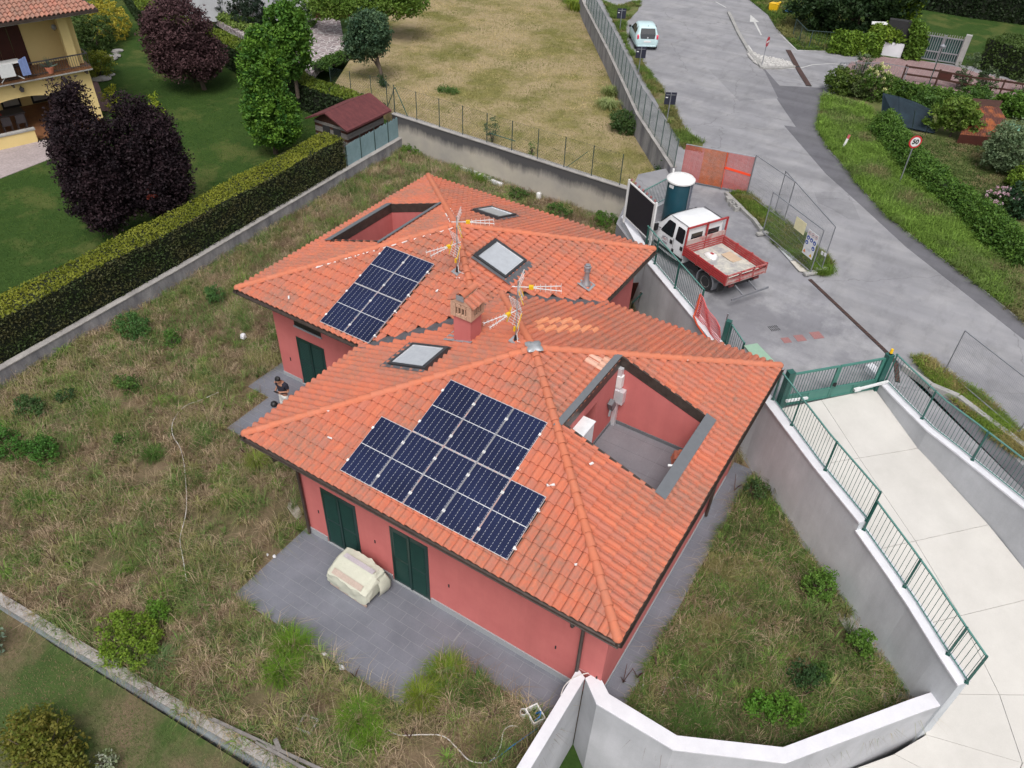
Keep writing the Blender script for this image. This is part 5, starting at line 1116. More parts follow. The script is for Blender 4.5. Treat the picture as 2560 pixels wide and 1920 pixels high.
for t in (RAD(-52), RAD(-14)): MB().bar((.535 * cos(t), .535 * sin(t), .03), (.535 * cos(t), .535 * sin(t), 1.98), .045, .03).build('door_edge', M['steel'], tl)
t = RAD(-33); d = MB().loft([[(.535 * cos(u), .535 * sin(u), z) for u in np.linspace(RAD(-50), RAD(-16), 6)] for z in (.1, 1.92)], close=False).build('door', flat('grey_door', (.13, .14, .19), .5), tl)
dm = MB()
for k in range(9): dm.bar((.545 * cos(RAD(-50)), .545 * sin(RAD(-50)), .2 + k * .19), (.545 * cos(RAD(-16)), .545 * sin(RAD(-16)), .32 + k * .19), .008)
dm.build('door_ribs', M['steel'], d)
t = RAD(215); MB().box((.53 * cos(t), .53 * sin(t), 1.88), (.03, .22, .14), Matrix.Rotation(t, 3, 'Z')).build('sticker', M['white_paint'], tl)

# ---------------------------------------------------------------- billboard seen from behind
bb_ = empty('billboard', (0, 0, 0), 0, 'dark billboard with white frame and a red light string, mounted on the wall cap', 'billboard')
a, c = V((2.03, 18.92, 0)), V((3.82, 17.62, 0)); d = (c - a).normalized(); s = V((d.y, -d.x, 0)); L = (c - a).length; up = V((0, 0, 1))
for p, z1 in ((a, 4.66), (c, 4.70)): MB().bar(p + up * 2.72, p + up * z1, .07, .07, up=s).build('post', M['white_plastic'], bb_)
f = MB(); z0, z1 = 3.02, 4.58
for x, y in (((a + d * .08) + up * z0, (c - d * .08) + up * z0), ((a + d * .08) + up * z1, (c - d * .08) + up * z1)): f.bar(x, y, .05, .05)
f.bar(a + d * .09 + up * z0, a + d * .09 + up * z1, .05, .05, up=s); f.bar(c - d * .09 + up * z0, c - d * .09 + up * z1, .06, .05, up=s); f.build('frame', M['white_plastic'], bb_)
MB().bar((a + d * .11) + up * (z0 + z1) / 2, (c - d * .11) + up * (z0 + z1) / 2, .03, z1 - z0 - .05).build('panel', flat('dark_panel', (.016, .014, .022), .6), bb_)
rl_ = M['truck_red']; lm = MB().lathe((0, 0, 0), [(.01, -.05), (.045, -.03), (.05, .02), (.02, .06)], 8).mesh('lamp'); lm.materials.append(flat('dull_red', (.24, .08, .08), .5))
for i in range(7):
    o = link('lamp', lm, None, bb_); o.location = a + d * (L * (i + .3) / 7) + up * (z1 + .08) - s * .06
# orange barrier panel of site fence
M['galv2'] = M['galv']
def site_panel(name, label, a, c, h, mats=None, grp=None, mesh_v=.06, mesh_h=.22, wires=True, foot=True):
    e = empty(name, (0, 0, 0), 0, label, 'site fence', grp); a, c = V(a), V(c); d = (c - a); L = d.length; d.normalize(); up = V((0, 0, 1)); s = V((d.y, -d.x, 0))
    f = MB()
    for p, r_ in ((a, a + up * h), (c, c + up * h), (a + up * h, c + up * h), (a + up * .12, c + up * .12)): f.cyl(p, r_, .021, n=8)
    f.build('frame', M['galv'], e, sm=50)
    if wires:
        m_ = MB(); n = int(L / mesh_v)
        for i in range(1, n): p = a + d * (L * i / n); m_.bar(p + up * .12, p + up * h, .0035)
        for k in range(1, int((h - .12) / mesh_h)): m_.bar(a + up * (.12 + k * mesh_h), c + up * (.12 + k * mesh_h), .0035)
        m_.build('wire_mesh', M['galv'], e)['kind'] = 'stuff'
    if foot:
        for p in (a, c): MB().box(p + up * .05, (.55, .20, .10), Matrix.Rotation(math.atan2(s.y, s.x), 3, 'Z')).build('foot', M['kerb'], e, bevel=.01)
    return e
fa, fb_ = A(q(2, 0, 1450, 1570), 2.4), A((1867, 487.6), 2.4)
e1 = site_panel('barrier_panel', 'site fence panel covered in orange netting behind the portable toilet', fa, fb_, 1.85, foot=False)
d = (fb_ - fa); up = V((0, 0, 1)); s = V((d.y, -d.x, 0)).normalized()
M['net_red'] = pm('net_red', (.58, .12, .10), (.42, .10, .09), 2.5, .6); M['net_orange'] = pm('net_orange', (.58, .12, .012), (.34, .09, .02), 4, .6)
m_ = MB(); m2 = MB(); nn = 64; 
for i in range(nn):
    t = i / nn; p = fa + d * t + s * .02; (m2 if .27 < t < .62 else m_).bar(p + up * .14, p + up * 1.83, d.length / nn * .5, .003, up=s)
for k in range(36):
    z = .15 + k * .047
    m_.bar(fa + up * z + s * .024, fa + d * .27 + up * z + s * .024, .004, .012); m2.bar(fa + d * .27 + up * z + s * .024, fa + d * .62 + up * z + s * .024, .004, .018); m_.bar(fa + d * .62 + up * z + s * .024, fb_ + up * z + s * .024, .004, .010)
m_.build('red_netting', M['net_red'], e1)['kind'] = 'stuff'; m2.build('orange_netting', M['net_orange'], e1)['kind'] = 'stuff'
m_ = MB(); m_.bar(fa + d * .62 + up * .1 + s * .05, fa + d * .60 + up * 1.8 + s * .05, .012, .16, up=s); m_.bar(fa + d * .60 + up * 1.12 + s * .05, fb_ + up * .98 + s * .05, .012, .11)
m_.build('orange_band', flat('vivid_orange', (.85, .07, .02), .5), e1)
GS = 'steel site fence panels by the road'
sp = site_panel('site_fence', 'steel site fence panel carrying the safety signs beside the parking', A(ZS(340, 800), 2.45), A(ZS(1240, 1550), 2.45), 1.95, grp=GS)
a2, c2 = A(ZS(735, 580), 2.45), A(ZS(1450, 1480), 2.45)
site_panel('site_fence', 'steel site fence panel just behind the one with safety signs', a2 + (c2 - a2) * -.25, c2, 1.95, grp=GS)
# signs hung on the panel
a, c = A(ZS(340, 800), 2.45), A(ZS(1240, 1550), 2.45); d = (c - a).normalized(); s = V((d.y, -d.x, 0)); L = (c - a).length
def board(u0, u1, z0, z1, mat, nm, off=.04): return MB().bar(a + d * ((u0 + u1) / 2) + up * z0 + s * off, a + d * ((u0 + u1) / 2) + up * z1 + s * off, .012, u1 - u0, up=d) if False else MB().poly([a + d * u0 + up * z0 + s * off, a + d * u1 + up * z0 + s * off, a + d * u1 + up * z1 + s * off, a + d * u0 + up * z1 + s * off])
def thick(u0, u1, z0, z1, off=.035): 
    return MB().bar(a + d * u0 + up * (z0 + z1) / 2 + s * off, a + d * u1 + up * (z0 + z1) / 2 + s * off, .012, z1 - z0)
def pix(P): # pixel -> (u, z) on the panel plane
    r_ = CF + CR * ((P[0] - 1280) / FPX) - CU * ((P[1] - 960) / FPX); t = (a + s * .04 - CAM).dot(s) / r_.dot(s); w_ = CAM + r_ * t - a; return w_.dot(d), w_.z
pA, pB, pC = [pix(ZS(*k)) for k in ((1090, 1130), (1270, 1285), (1330, 770))]
u0, u1, z0, z1 = pA[0], pB[0], (pA[1] + pB[1]) / 2, pC[1]
sg_ = tag(thick(u0, u1, z0, z1).build('safety_sign', M['white_paint']), 'white safety sign with round blue and red symbols on the site fence', 'sign')
def disc(uc, zc, r, mat, par, off=.043, n=20, r0=0): 
    cpt = a + d * uc + up * zc + s * off; m_ = MB()
    if r0: 
        for i in range(n):
            t, t2 = 2 * pi * i / n, 2 * pi * (i + 1) / n; m_.poly([cpt + d * (r * cos(t)) + up * (r * sin(t)), cpt + d * (r * cos(t2)) + up * (r * sin(t2)), cpt + d * (r0 * cos(t2)) + up * (r0 * sin(t2)), cpt + d * (r0 * cos(t)) + up * (r0 * sin(t))])
    else: m_.poly([cpt + d * (r * cos(2 * pi * i / n)) + up * (r * sin(2 * pi * i / n)) for i in range(n)])
    return m_.build('symbol', mat, par)
W_, H_ = u1 - u0, z1 - z0; bl_ = flat('sign_blue', (.02, .07, .32), .5); rd_ = flat('sign_red', (.45, .05, .07), .5); yl_ = flat('sign_yellow', (.75, .42, .02), .5); or_ = flat('sign_orange', (.70, .22, .05), .5)
for i in range(3): disc(u0 + W_ * (.18 + .32 * i), z0 + H_ * .88, W_ * .13, rd_, sg_, r0=W_ * .105); disc(u0 + W_ * (.18 + .32 * i), z0 + H_ * .88, W_ * .05, M['black'], sg_, .044, 6)
for u_, z_ in ((.18, .69), (.5, .67), (.82, .64), (.16, .49), (.84, .42)):
    disc(u0 + W_ * u_, z0 + H_ * z_, W_ * .14, bl_, sg_); disc(u0 + W_ * u_, z0 + H_ * (z_ - .012), W_ * .055, M['white_paint'], sg_, .045, 7)
for u_, z_, mt in ((.17, .14, or_), (.80, .12, yl_)):
    cpt = a + d * (u0 + W_ * u_) + up * (z0 + H_ * z_) + s * .043; r = W_ * .13; MB().poly([cpt - d * r - up * r * .75, cpt + d * r - up * r * .75, cpt + up * r]).build('warning_triangle', mt, sg_); MB().poly([cpt + s * .002 - d * r * .1 - up * r * .5, cpt + s * .002 + d * r * .1 - up * r * .5, cpt + s * .002 + up * r * .4]).build('symbol', M['black'], sg_)
for k in range(5): MB().bar(a + d * (u0 + W_ * .3) + up * (z0 + H_ * (.3 - .02 * k)) + s * .044, a + d * (u0 + W_ * .65) + up * (z0 + H_ * (.3 - .02 * k)) + s * .044, .001, .006).build('print_line', flat('pale_ink%d' % k, (.35, .4, .5), .6), sg_)
pA, pB, pC = [pix(ZS(*k)) for k in ((935, 665), (1115, 820), (1050, 500))]
tag(thick(pA[0], pB[0], (pA[1] + pB[1]) / 2, pC[1]).build('notice_board', flat('pale_yellow_notice', (.68, .63, .40), .6)), 'plain pale yellow notice board on the site fence', 'sign')
for pq, lb in (((1470, 1150), 'small white label on the site fence nearest the safety sign'), ((1525, 1180), 'small white label at the end of the site fence')):
    u_, z_ = pix(ZS(*pq)); tag(thick(u_ - .05, u_ + .06, z_ - .07, z_ + .07).build('label_plate', M['white_paint']), lb, 'label', 'small plates on the site fence')
# third panel bottom right and far ones
site_panel('site_fence', 'site fence panel on the roadside grass at the right edge', A(q(3, 1, 1520, 1560), 2.45), A(q(3, 1, 1520, 1560), 2.45) + V((2.45, -2.0, 0)), 1.75, grp=GS)
a3 = A(ZB(1800, 600), 2.45); site_panel('site_fence', 'leaning steel site fence panel right of the orange netting', a3, A(ZS(740, 590), 2.45), 1.95, grp=GS)

# ---------------------------------------------------------------- road signs
def back_sign(x, y, z, label, hh=2.35):
    e = empty('road_sign', (x, y, z), RAD(32), label, 'road sign', 'dark road signs seen from behind')
    MB().cyl((0, 0, 0), (0, 0, hh + .32), .028, n=8).build('pole', M['galv'], e, sm=50)
    MB().box((0, .03, hh), (.62, .012, .66)).build('plate', M['plate_back'], e)
    MB().box((0, .01, hh + .2), (.5, .02, .03)).build('bracket', M['galv'], e); MB().box((-.2, -.005 + .02, hh + .05), (.12, .012, .05)).build('sticker', M['white_paint'], e)
M['plate_back'] = flat('dark_plate_back', (.018, .020, .038), .5)
for foot_px, top_px, lb in ((q(2, 0, 930, 265), q(2, 0, 948, 75), 'dark sign back beside the parked car, farthest up the road'), (q(2, 0, 1090, 640), q(2, 0, 1128, 405), 'dark sign back just below the parked car'), (q(2, 0, 1340, 1030), q(2, 0, 1380, 800), 'dark sign back nearest the orange barrier')):
    f_ = A(foot_px, 2.42)
    hts = [(abs((lambda P: (1280 + FPX * (P - CAM).dot(CR) / (P - CAM).dot(CF), 960 - FPX * (P - CAM).dot(CU) / (P - CAM).dot(CF)))(f_ + V((0, 0, h)))[1] - top_px[1]), h) for h in np.linspace(1, 4, 61)]
    back_sign(f_.x, f_.y, 2.42, lb, min(hts)[1] - .32)
f_ = A(q(3, 0, 1130, 1590), 2.45); e = empty('speed_limit_sign', f_, RAD(35), 'round red and white 50 speed limit sign on a grey pole in the verge', 'road sign')
MB().cyl((0, 0, 0), (0, 0, 2.35), .03, n=8).build('pole', M['galv'], e, sm=50)
m_ = MB().cyl((0, -.035, 2.12), (0, -.05, 2.12), .30, n=32); pl_ = m_.build('plate', flat('sign_rim_red', (.50, .03, .04), .4), e); MB().cyl((0, -.051, 2.12), (0, -.056, 2.12), .225, n=32).build('face', M['white_paint'], pl_)
def text(s_, size, M4, mat, par, nm='lettering', ext=.002, bold=.0):
    cu = bpy.data.curves.new(nm, 'FONT'); cu.body = s_; cu.size = size; cu.extrude = ext; cu.align_x = 'CENTER'; cu.align_y = 'CENTER'; cu.offset = bold; cu.materials.append(mat)
    t_ = bpy.data.objects.new(nm, cu); COL.objects.link(t_); bpy.context.view_layer.update(); me = bpy.data.meshes.new_from_object(t_.evaluated_get(bpy.context.evaluated_depsgraph_get())); bpy.data.objects.remove(t_)
    o = link(nm, me, mat, par); o.matrix_local = M4; return o
text('50', .30, Matrix.Translation((0, -.060, 2.12)) @ Matrix.Rotation(pi / 2, 4, 'X'), M['black'], pl_, bold=.012)
f_ = A(ZE(245, 900), 2.5); e = empty('no_entry_sign', f_, RAD(88), 'red no entry sign with white bar on the pebble island', 'road sign')
MB().cyl((0, 0, 0), (0, 0, 1.75), .025, n=8).build('pole', M['galv'], e, sm=50); pl_ = MB().cyl((0, -.035, 1.45), (0, -.05, 1.45), .30, n=28).build('plate', flat('no_entry_red', (.45, .02, .04), .4), e); MB().box((0, -.055, 1.45), (.46, .006, .11)).build('bar', M['white_paint'], pl_)
f_ = A(q(3, 0, 640, 1290), 2.44); e = empty('verge_marker', f_, 0, 'leaning white roadside marker post with red top in the verge', 'marker post'); e.rotation_euler = (RAD(-4), RAD(12), .5)
MB().box((0, 0, .32), (.11, .05, .64)).build('post', M['white_plastic'], e, bevel=.01); MB().box((0, 0, .68), (.112, .052, .20)).build('reflector', flat('marker_red', (.50, .10, .12), .5), e)
# ---------------------------------------------------------------- yellow neighbour house (only its corner is in the picture)
yh = empty('yellow_house', (0, 0, 0), 0, 'cream yellow house at the upper left edge with balcony, arch and old tiled roof', 'house')
Uy = V((-1.4, -4.7, 0)).normalized(); Vy = V((Uy.y, -Uy.x, 0)); Oy = V((-29.37, 16.02, .60))
yh.matrix_world = Matrix(((Uy.x, Vy.x, 0, Oy.x), (Uy.y, Vy.y, 0, Oy.y), (0, 0, 1, Oy.z), (0, 0, 0, 1)))
M['cream'] = pm('cream_render', (.74, .58, .27), (.68, .52, .23), .6, .9, bs=30, bst=.06, fine=.05)
M['cream_d'] = M['cream']; M['brown_shutter'] = pm('brown_shutter', (.075, .022, .016), (.055, .018, .014), 3, .6, bs=40, fine=.2)
M['terra_floor'] = pm('terracotta_floor', (.24, .11, .05), (.15, .065, .035), 2.5, .5, bs=9, bst=.1, fine=.35)
# outline in (u, z): front wall with an arched opening, extruded 0.35 deep; the left part runs out of the picture
ar = [(.95 + 5.6 * t, 2.02 - .85 * abs(2 * t - 1) ** 2.3) for t in np.linspace(0, 1, 15)]
fr_ = MB()
for a, c in zip(ar[:-1], ar[1:]):
    for v_ in (0, .35): fr_.poly([(a[0], v_, a[1]), (c[0], v_, c[1]), (c[0], v_, 3.0), (a[0], v_, 3.0)])
    fr_.poly([(a[0], 0, a[1]), (c[0], 0, c[1]), (c[0], .35, c[1]), (a[0], .35, a[1])])
fr_.span((0, 0, 0), (.95, .35, 3.0)); fr_.span((6.55, 0, 0), (9, .35, 3.0)); fr_.span((0, .35, 0), (.3, 9, 5.9)); fr_.span((.3, 4.2, -.1), (9, 4.5, 3.0)); fr_.build('wall', M['cream'], yh)
MB().span((.34, .0, 3.04), (.80, .42, 5.85)).build('pillar', M['cream'], yh); MB().span((.3, 1.5, 3.04), (2.35, 1.7, 5.85)).build('wall', M['cream'], yh); MB().span((4.9, 1.5, 3.04), (9, 1.7, 5.85)).build('wall', M['cream'], yh)
for i in range(4): MB().span((2.36 + i * .635, 1.52, 3.05), (2.36 + i * .635 + .62, 1.58, 5.5)).build('shutter', M['brown_shutter'], yh)
MB().span((-.1, -.42, 2.93), (9, 1.7, 3.04)).build('balcony_floor', M['terra_floor'], yh); MB().span((-.12, -.45, 2.86), (9, .02, 2.925)).build('balcony_slab', M['kerb'], yh)
for u in (.2, 2.0, 3.9, 5.8): MB().span((u - .05, -.4, 2.68), (u + .05, -.02, 2.86)).build('bracket', M['brown_metal'], yh)
M['rail_brown'] = flat('dark_rail', (.05, .045, .05), .5)
r_ = MB(); r_.span((-.08, -.42, 3.70), (9, -.37, 3.76)); r_.span((-.08, -.42, 3.12), (9, -.38, 3.15)); r_.span((-.08, -.4, 3.70), (-.03, 1.2, 3.76)); ra = r_.build('balcony_rail', M['rail_brown'], yh)
for i in range(76): MB().span((-.05 + i * .12, -.41, 3.05), (-.03 + i * .12, -.39, 3.70)).build('baluster', M['rail_brown'], ra)
MB().span((-.3, 1.5, 3.2), (-.25, 1.9, 3.3)).build('bracket', M['rail_brown'], yh)
MB().span((.25, -1.0, -.2), (9, 4.2, .12)).build('porch_floor', M['terra_floor'], yh)
for u0, u1 in ((1.3, 2.5), (3.1, 4.1), (4.9, 6.1)): 
    w_ = MB().span((u0, 4.15, .15), (u1, 4.21, 2.2)).build('glass_door', M['dark'], yh); MB().span((u0 + .1, 4.12, .3), (u1 - .1, 4.15, 2.1)).build('curtain', M['curtain'] if 'curtain' in M else M['kerb'], w_)
pw = MB().span((3.85, -1.22, -.3), (9, -1.0, .68)).build('parapet', M['cream'], yh); MB().span((3.80, -1.26, .68), (9, -.96, .76)).build('parapet_cap', M['kerb'], yh)
# roof: eave at v=-1.15, rising away; old tiles
rf = MB(); ez = 5.92; uS = -1.0
rf.span((uS, -1.1, ez - .12), (9, 9, ez - .02)); ro = rf.build('roof', M['white_paint'], yh)
MB().span((uS - .05, -1.2, ez - .08), (9, -1.08, ez + .06)).build('gutter', M['gutter_green'] if 'gutter_green' in M else M['brown_metal'], ro)
MB().span((uS - .07, -1.1, ez - .08), (uS, 9, ez + .04)).build('gutter', M['brown_metal'], ro)
vs = []; fs = []; tk_ = 0; s2 = .34; K2 = sqrt(1 + s2 * s2); tl_ = []
for j in range(9):
    for i in range(44):
        u = uS + i * .225; v = -1.15 + j * .33; vmax = (u - uS)
        if v + 1.0 > vmax + .1: continue
        tl_.append((u, v))
nsep = 0; big = MB()
otm = bpy.data.meshes.new('roof_tile'); otm.from_pydata([(p[0] * 1.0, p[1], p[2] * 1.25) for p in TV], [], TF); smooth(otm, 50); otm.materials.append(M['old_tile'])
for u, v in tl_:
    if nsep >= 298: break
    o = link('roof_tile', otm, None, ro); W = V((0, 1, s2)).normalized(); Nn = V((1, 0, 0)).cross(W)
    p = (u, v, ez + .04 + (v + 1.15) * s2); o.matrix_local = Matrix(((1, W.x, Nn.x, p[0]), (0, W.y, Nn.y, p[1]), (0, W.z, Nn.z, p[2]), (0, 0, 0, 1))); nsep += 1
rb = MB(); rb.poly([(uS, -1.15, ez), (9, -1.15, ez), (9, 3, ez + 4.15 * s2), (uS + 4.1, 3, ez + 4.15 * s2)]); rb.poly([(uS, -1.15, ez), (uS + 4.1, 3, ez + 4.15 * s2), (uS + 4.1, 9, ez + 4.15 * s2), (uS, 9, ez)]); rb.build('roof_deck', M['old_tile'], ro)
# things on the balcony
def yl(o): o.matrix_world = yh.matrix_world.copy(); return o
e = yl(tag(bpy.data.objects.new('drying_rack', None), 'laundry rack with white cloths and a blue towel on the yellow balcony', 'drying rack')); COL.objects.link(e)
b = MB(); b.span((3.2, -.6, 3.9), (4.6, .1, 3.93)); b.bar((3.3, -.5, 3.05), (4.4, 0, 3.9), .03); b.bar((4.4, -.5, 3.05), (3.3, 0, 3.9), .03); b.build('rack', M['white_plastic'], e)
MB().span((3.65, -.62, 3.3), (4.35, -.58, 3.95)).build('cloth', M['white_paint'], e); MB().span((4.4, -.62, 3.4), (4.9, -.58, 3.9)).build('cloth', flat('pale_blue_cloth', (.45, .52, .66), .9), e)
tb = MB()
for k in range(5): tb.span((2.95 + k * .08, -.66 + .02 * (k % 2), 3.25), (3.02 + k * .08, -.60 + .02 * (k % 2), 4.15 - .03 * k))
tb.build('towel', flat('blue_towel', (.20, .27, .52), .9), e)
e = bpy.data.objects.new('agave_pot', None); COL.objects.link(e); yl(tag(e, 'spiky agave in a terracotta pot behind the balcony rail', 'potted plant')); MB().lathe((1.95, -.3, 3.04), [(.16, 0), (.24, .32), (.21, .32), (.01, .28)], 12).build('pot', M['ridge'], e)
ag = MB()
for k in range(22):
    t = k * 2.4; el_ = .3 + (k % 4) * .3; dd = V((cos(t) * cos(el_), sin(t) * cos(el_), sin(el_))); ag.cyl(V((1.95, -.3, 3.34)), V((1.95, -.3, 3.34)) + dd * .55, .028, .002, 4)
ag.build('leaf', flat('agave_green', (.09, .14, .11), .6), e)
e = bpy.data.objects.new('wall_lantern', None); COL.objects.link(e); yl(tag(e, 'round glass lantern on the loggia wall of the yellow house', 'lamp')); MB().lathe((.72, 1.38, 4.75), [(.01, -.14), (.11, -.08), (.14, .02), (.09, .13), (.01, .17)], 12).build('globe', M['sky_glass'], e, sm=50); MB().bar((.72, 1.5, 4.65), (.72, 1.38, 4.6), .04).build('bracket', M['rail_brown'], e)
for uu, lb in ((1.35, 'small dark lantern on the yellow wall nearer the house corner'), (3.55, 'small dark lantern on the yellow wall above the arch')):
    e = bpy.data.objects.new('wall_lantern', None); COL.objects.link(e); yl(tag(e, lb, 'lamp', 'lanterns below the balcony')); MB().lathe((uu, -.14, 2.45), [(.09, -.12), (.13, .04), (.03, .14), (.01, .2)], 6).build('lantern', M['rail_brown'], e); MB().bar((uu, 0, 2.6), (uu, -.14, 2.6), .025).build('arm', M['rail_brown'], e)
e = bpy.data.objects.new('garden_table', None); COL.objects.link(e); yl(tag(e, 'dark wooden table with red cloth under the arch of the yellow house', 'table')); MB().span((3.6, 1.0, .84), (5.8, 2.0, .90)).build('table_top', M['dark_grey'] if 'dark_grey' in M else M['rail_brown'], e); MB().span((4.7, 1.2, .902), (5.6, 1.9, .92)).build('cloth', M['truck_red'], e)
for u in (3.7, 5.7):
    for v in (1.1, 1.9): MB().span((u - .04, v - .04, .12), (u + .04, v + .04, .84)).build('leg', M['rail_brown'], e)
for k, u in enumerate((3.8, 4.5, 5.2)):
    e = bpy.data.objects.new('garden_chair', None); COL.objects.link(e); yl(tag(e, ('dark garden chair at the right end of the porch table', 'middle dark garden chair at the porch table', 'left dark garden chair at the porch table')[k], 'chair', 'chairs at the porch table'))
    MB().span((u, .5, .52), (u + .45, .95, .56)).build('seat', M['rail_brown'], e); MB().span((u, .46, .56), (u + .45, .50, 1.0)).build('backrest', M['rail_brown'], e)
    for a_, b_ in ((u + .03, .5), (u + .42, .5), (u + .03, .92), (u + .42, .92)): MB().span((a_ - .02, b_ - .02, .12), (a_ + .02, b_ + .02, .52)).build('leg', M['rail_brown'], e)
# paving at the yellow house
M['setts'] = pm('pinkish_setts', (.40, .34, .34), (.32, .27, .27), 1.2, .9, bs=9, bst=.5, fine=.3, bd=.02)
struct('house_paving', MB().prism([(-26.9, 11.5), (-26.6, 4), (-34, 2), (-34, 8), (-29.9, 10.0), (-28.6, 14.5)], .55, .645), M['setts'])
M['redpath'] = pm('reddish_path', (.25, .15, .15), (.19, .12, .12), 3, .9, bs=12, bst=.4, fine=.3)
struct('garden_path', MB().prism([XY(q(0, 0, x, y), .62) for x, y in ((790, 660), (850, 720), (880, 800), (960, 900), (1000, 960), (880, 960), (830, 850))], .55, .640), M['redpath'])
# rocks edging the shrubs
M['rock'] = pm('pale_rock', (.36, .35, .34), (.24, .23, .225), 3, .95, bs=12, bst=.6, fine=.3, bd=.03)
def rock_mesh(seed, n=2):
    bm = bmesh.new(); bmesh.ops.create_icosphere(bm, subdivisions=n, radius=1); r = random.Random(seed)
    for v in bm.verts: v.co *= 1 + r.uniform(-.2, .2); v.co.z *= .6
    me = bpy.data.meshes.new('rock'); bm.to_mesh(me); bm.free(); me.materials.append(M['rock']); smooth(me, 30); return me
RK = [rock_mesh(i) for i in range(4)]
for i, (x, y, s_) in enumerate(((960, 505, .55), (1010, 450, .4), (1015, 490, .35), (870, 690, .6), (965, 655, .28), (930, 670, .3))):
    p = A(q(0, 0, x, y), .62); o = link('garden_rock', RK[i % 4], None); o.location = (p.x, p.y, .68); o.scale = (s_, s_ * .7, s_ * .5); o.rotation_euler = (0, 0, i * 1.3)
    tag(o, ('large flat pale rock under the mid green shrub', 'upright rock at the upper end of the shrub border', 'small rock beside the upright rock', 'long flat rock below the round yellow-green bush', 'smallest pale rock at the path corner', 'low rock between the long flat rock and the smallest')[i], 'rock', 'rocks edging the shrub border')
# ---------------------------------------------------------------- cobbled drive and white house top centre
M['porphyry'] = None
def crazy():
    m, nt, b = base('crazy_paving', .85); tc = N(nt, 'NewGeometry'); vo = N(nt, 'TexVoronoi', feature='DISTANCE_TO_EDGE'); vo.inputs['Scale'].default_value = 2.6; nt.links.new(tc.outputs['Position'], vo.inputs['Vector'])
    v2 = N(nt, 'TexVoronoi'); v2.inputs['Scale'].default_value = 2.6; nt.links.new(tc.outputs['Position'], v2.inputs['Vector']); se = N(nt, 'SeparateColor'); nt.links.new(v2.outputs['Color'], se.inputs[0])
    col = ramp(nt, se.outputs[0], [(0, (.17, .14, .15)), (1, (.27, .22, .225))]); col = mixc(nt, ramp(nt, vo.outputs['Distance'], [(.03, g(0)), (.07, g(1))]), (.46, .44, .43), col)
    nt.links.new(col, b.inputs['Base Color']); bump(nt, b, vo.outputs['Distance'], .5, .03); return m
M['porphyry'] = crazy()
cob = [XY(ZL(x, y), 1.62) for x, y in ((250, 210), (400, 300), (700, 480), (1200, 620), (1380, 850), (1460, 760), (1640, 670), (1800, 620), (1760, 520), (1700, 200), (1380, 215), (1200, 330), (800, 420), (700, 350), (520, 290), (380, 200))]
struct('cobbled_drive', MB().prism(cob, 1.2, 1.63), M['porphyry'])
wh = empty('white_house', (0, 0, 0), 0, 'white rendered house with brown garage door at the top centre edge', 'house')
a, c = A(ZL(1380, 215), 1.62), A(ZL(1640, 210), 1.62); d = (c - a).normalized(); s = V((-d.y, d.x, 0)); l0 = A(ZL(1080, 90), 1.62)
MB().bar(a - d * 9 + s * .3 + V((0, 0, 1.6)), a + s * .3 + V((0, 0, 1.6)), .4, 3.4).build('wall', M['pale_render'], wh); MB().bar(a + s * .4 + V((0, 0, 1.4)), a + d * 2.9 + s * .4 + V((0, 0, 1.4)), .1, 2.9).build('garage_door', M['garage_brown'] if 'garage_brown' in M else M['brown_shutter'], wh)
MB().bar(a + d * 2.9 + s * .3 + V((0, 0, 1.6)), a + d * 4.5 + s * .3 + V((0, 0, 1.6)), .4, 3.4).build('wall', M['pale_render'], wh)
MB().bar(a - d * 2.6 + s * .08 + V((0, 0, 1.7)), a - d * 1.6 + s * .08 + V((0, 0, 1.7)), .06, 1.0).build('window', M['galv'], wh)

# ---------------------------------------------------------------- upper right: side street furniture
blocks('kerb', 'thin curved concrete kerb of the traffic island', [XY(p, 2.42) for p in (q(2, 0, 1870, 110), q(2, 0, 1960, 300), q(2, 0, 2060, 470), q(2, 0, 2130, 550), ZE(250, 945), ZE(470, 950), ZE(700, 925))], .22, .12, M['kerb'], 2.4, .8)
isl = [XY(ZE(*p), 2.45) for p in ((60, 780), (45, 640), (110, 700), (200, 760), (330, 790), (500, 815), (640, 860), (690, 910), (400, 925), (250, 920), (150, 870))]
struct('pebble_island', MB().prism(isl, 2.3, 2.46), M['kerb'])
def inpoly(x, y, P):
    r_ = False; j = len(P) - 1
    for i in range(len(P)):
        if (P[i][1] > y) != (P[j][1] > y) and x < (P[j][0] - P[i][0]) * (y - P[i][1]) / (P[j][1] - P[i][1]) + P[i][0]: r_ = not r_
        j = i
    return r_
xs = [p[0] for p in isl]; ys = [p[1] for p in isl]; pv_ = MB()
for _ in range(1500):
    x, y = random.uniform(min(xs), max(xs)), random.uniform(min(ys), max(ys))
    if inpoly(x, y, isl): r_ = random.uniform(.04, .10); pv_.loft([[(x + r_ * k * cos(t), y + r_ * k * .8 * sin(t), 2.46 + z * r_) for t in np.linspace(0, 2 * pi, 6)[:-1] + random.random()] for k, z in ((1, 0), (.9, .4), (.3, .7))])
tag(pv_.build('island_pebbles', pm('white_stone', (.58, .57, .56), (.36, .35, .34), 6, .9, bs=30, fine=.3)), 'white pebbles filling the traffic island', 'pebbles', kind='stuff')
def line(pts, w_, z=2.411, mat=None, name='road_marking'):
    P3 = [A(p, z) for p in pts]; b = MB()
    for a, c in zip(P3[:-1], P3[1:]): b.bar(a, c, w_, .004)
    return b
M['marking'] = pm('worn_marking', (.62, .62, .61), (.45, .45, .45), 3, .8, bs=25, bst=.0, fine=.3)
b = line([ZE(60, 625), ZE(110, 700)], .1); b2 = line([ZE(560, 948), ZE(780, 940), ZE(950, 893), ZE(1200, 880), ZE(1415, 892)], .08); b3 = line([ZE(495, 470), ZE(740, 700), ZE(1040, 698), ZE(1300, 716)], .08)
for b_ in (b, b2, b3): struct('road_marking', b_, M['marking'])
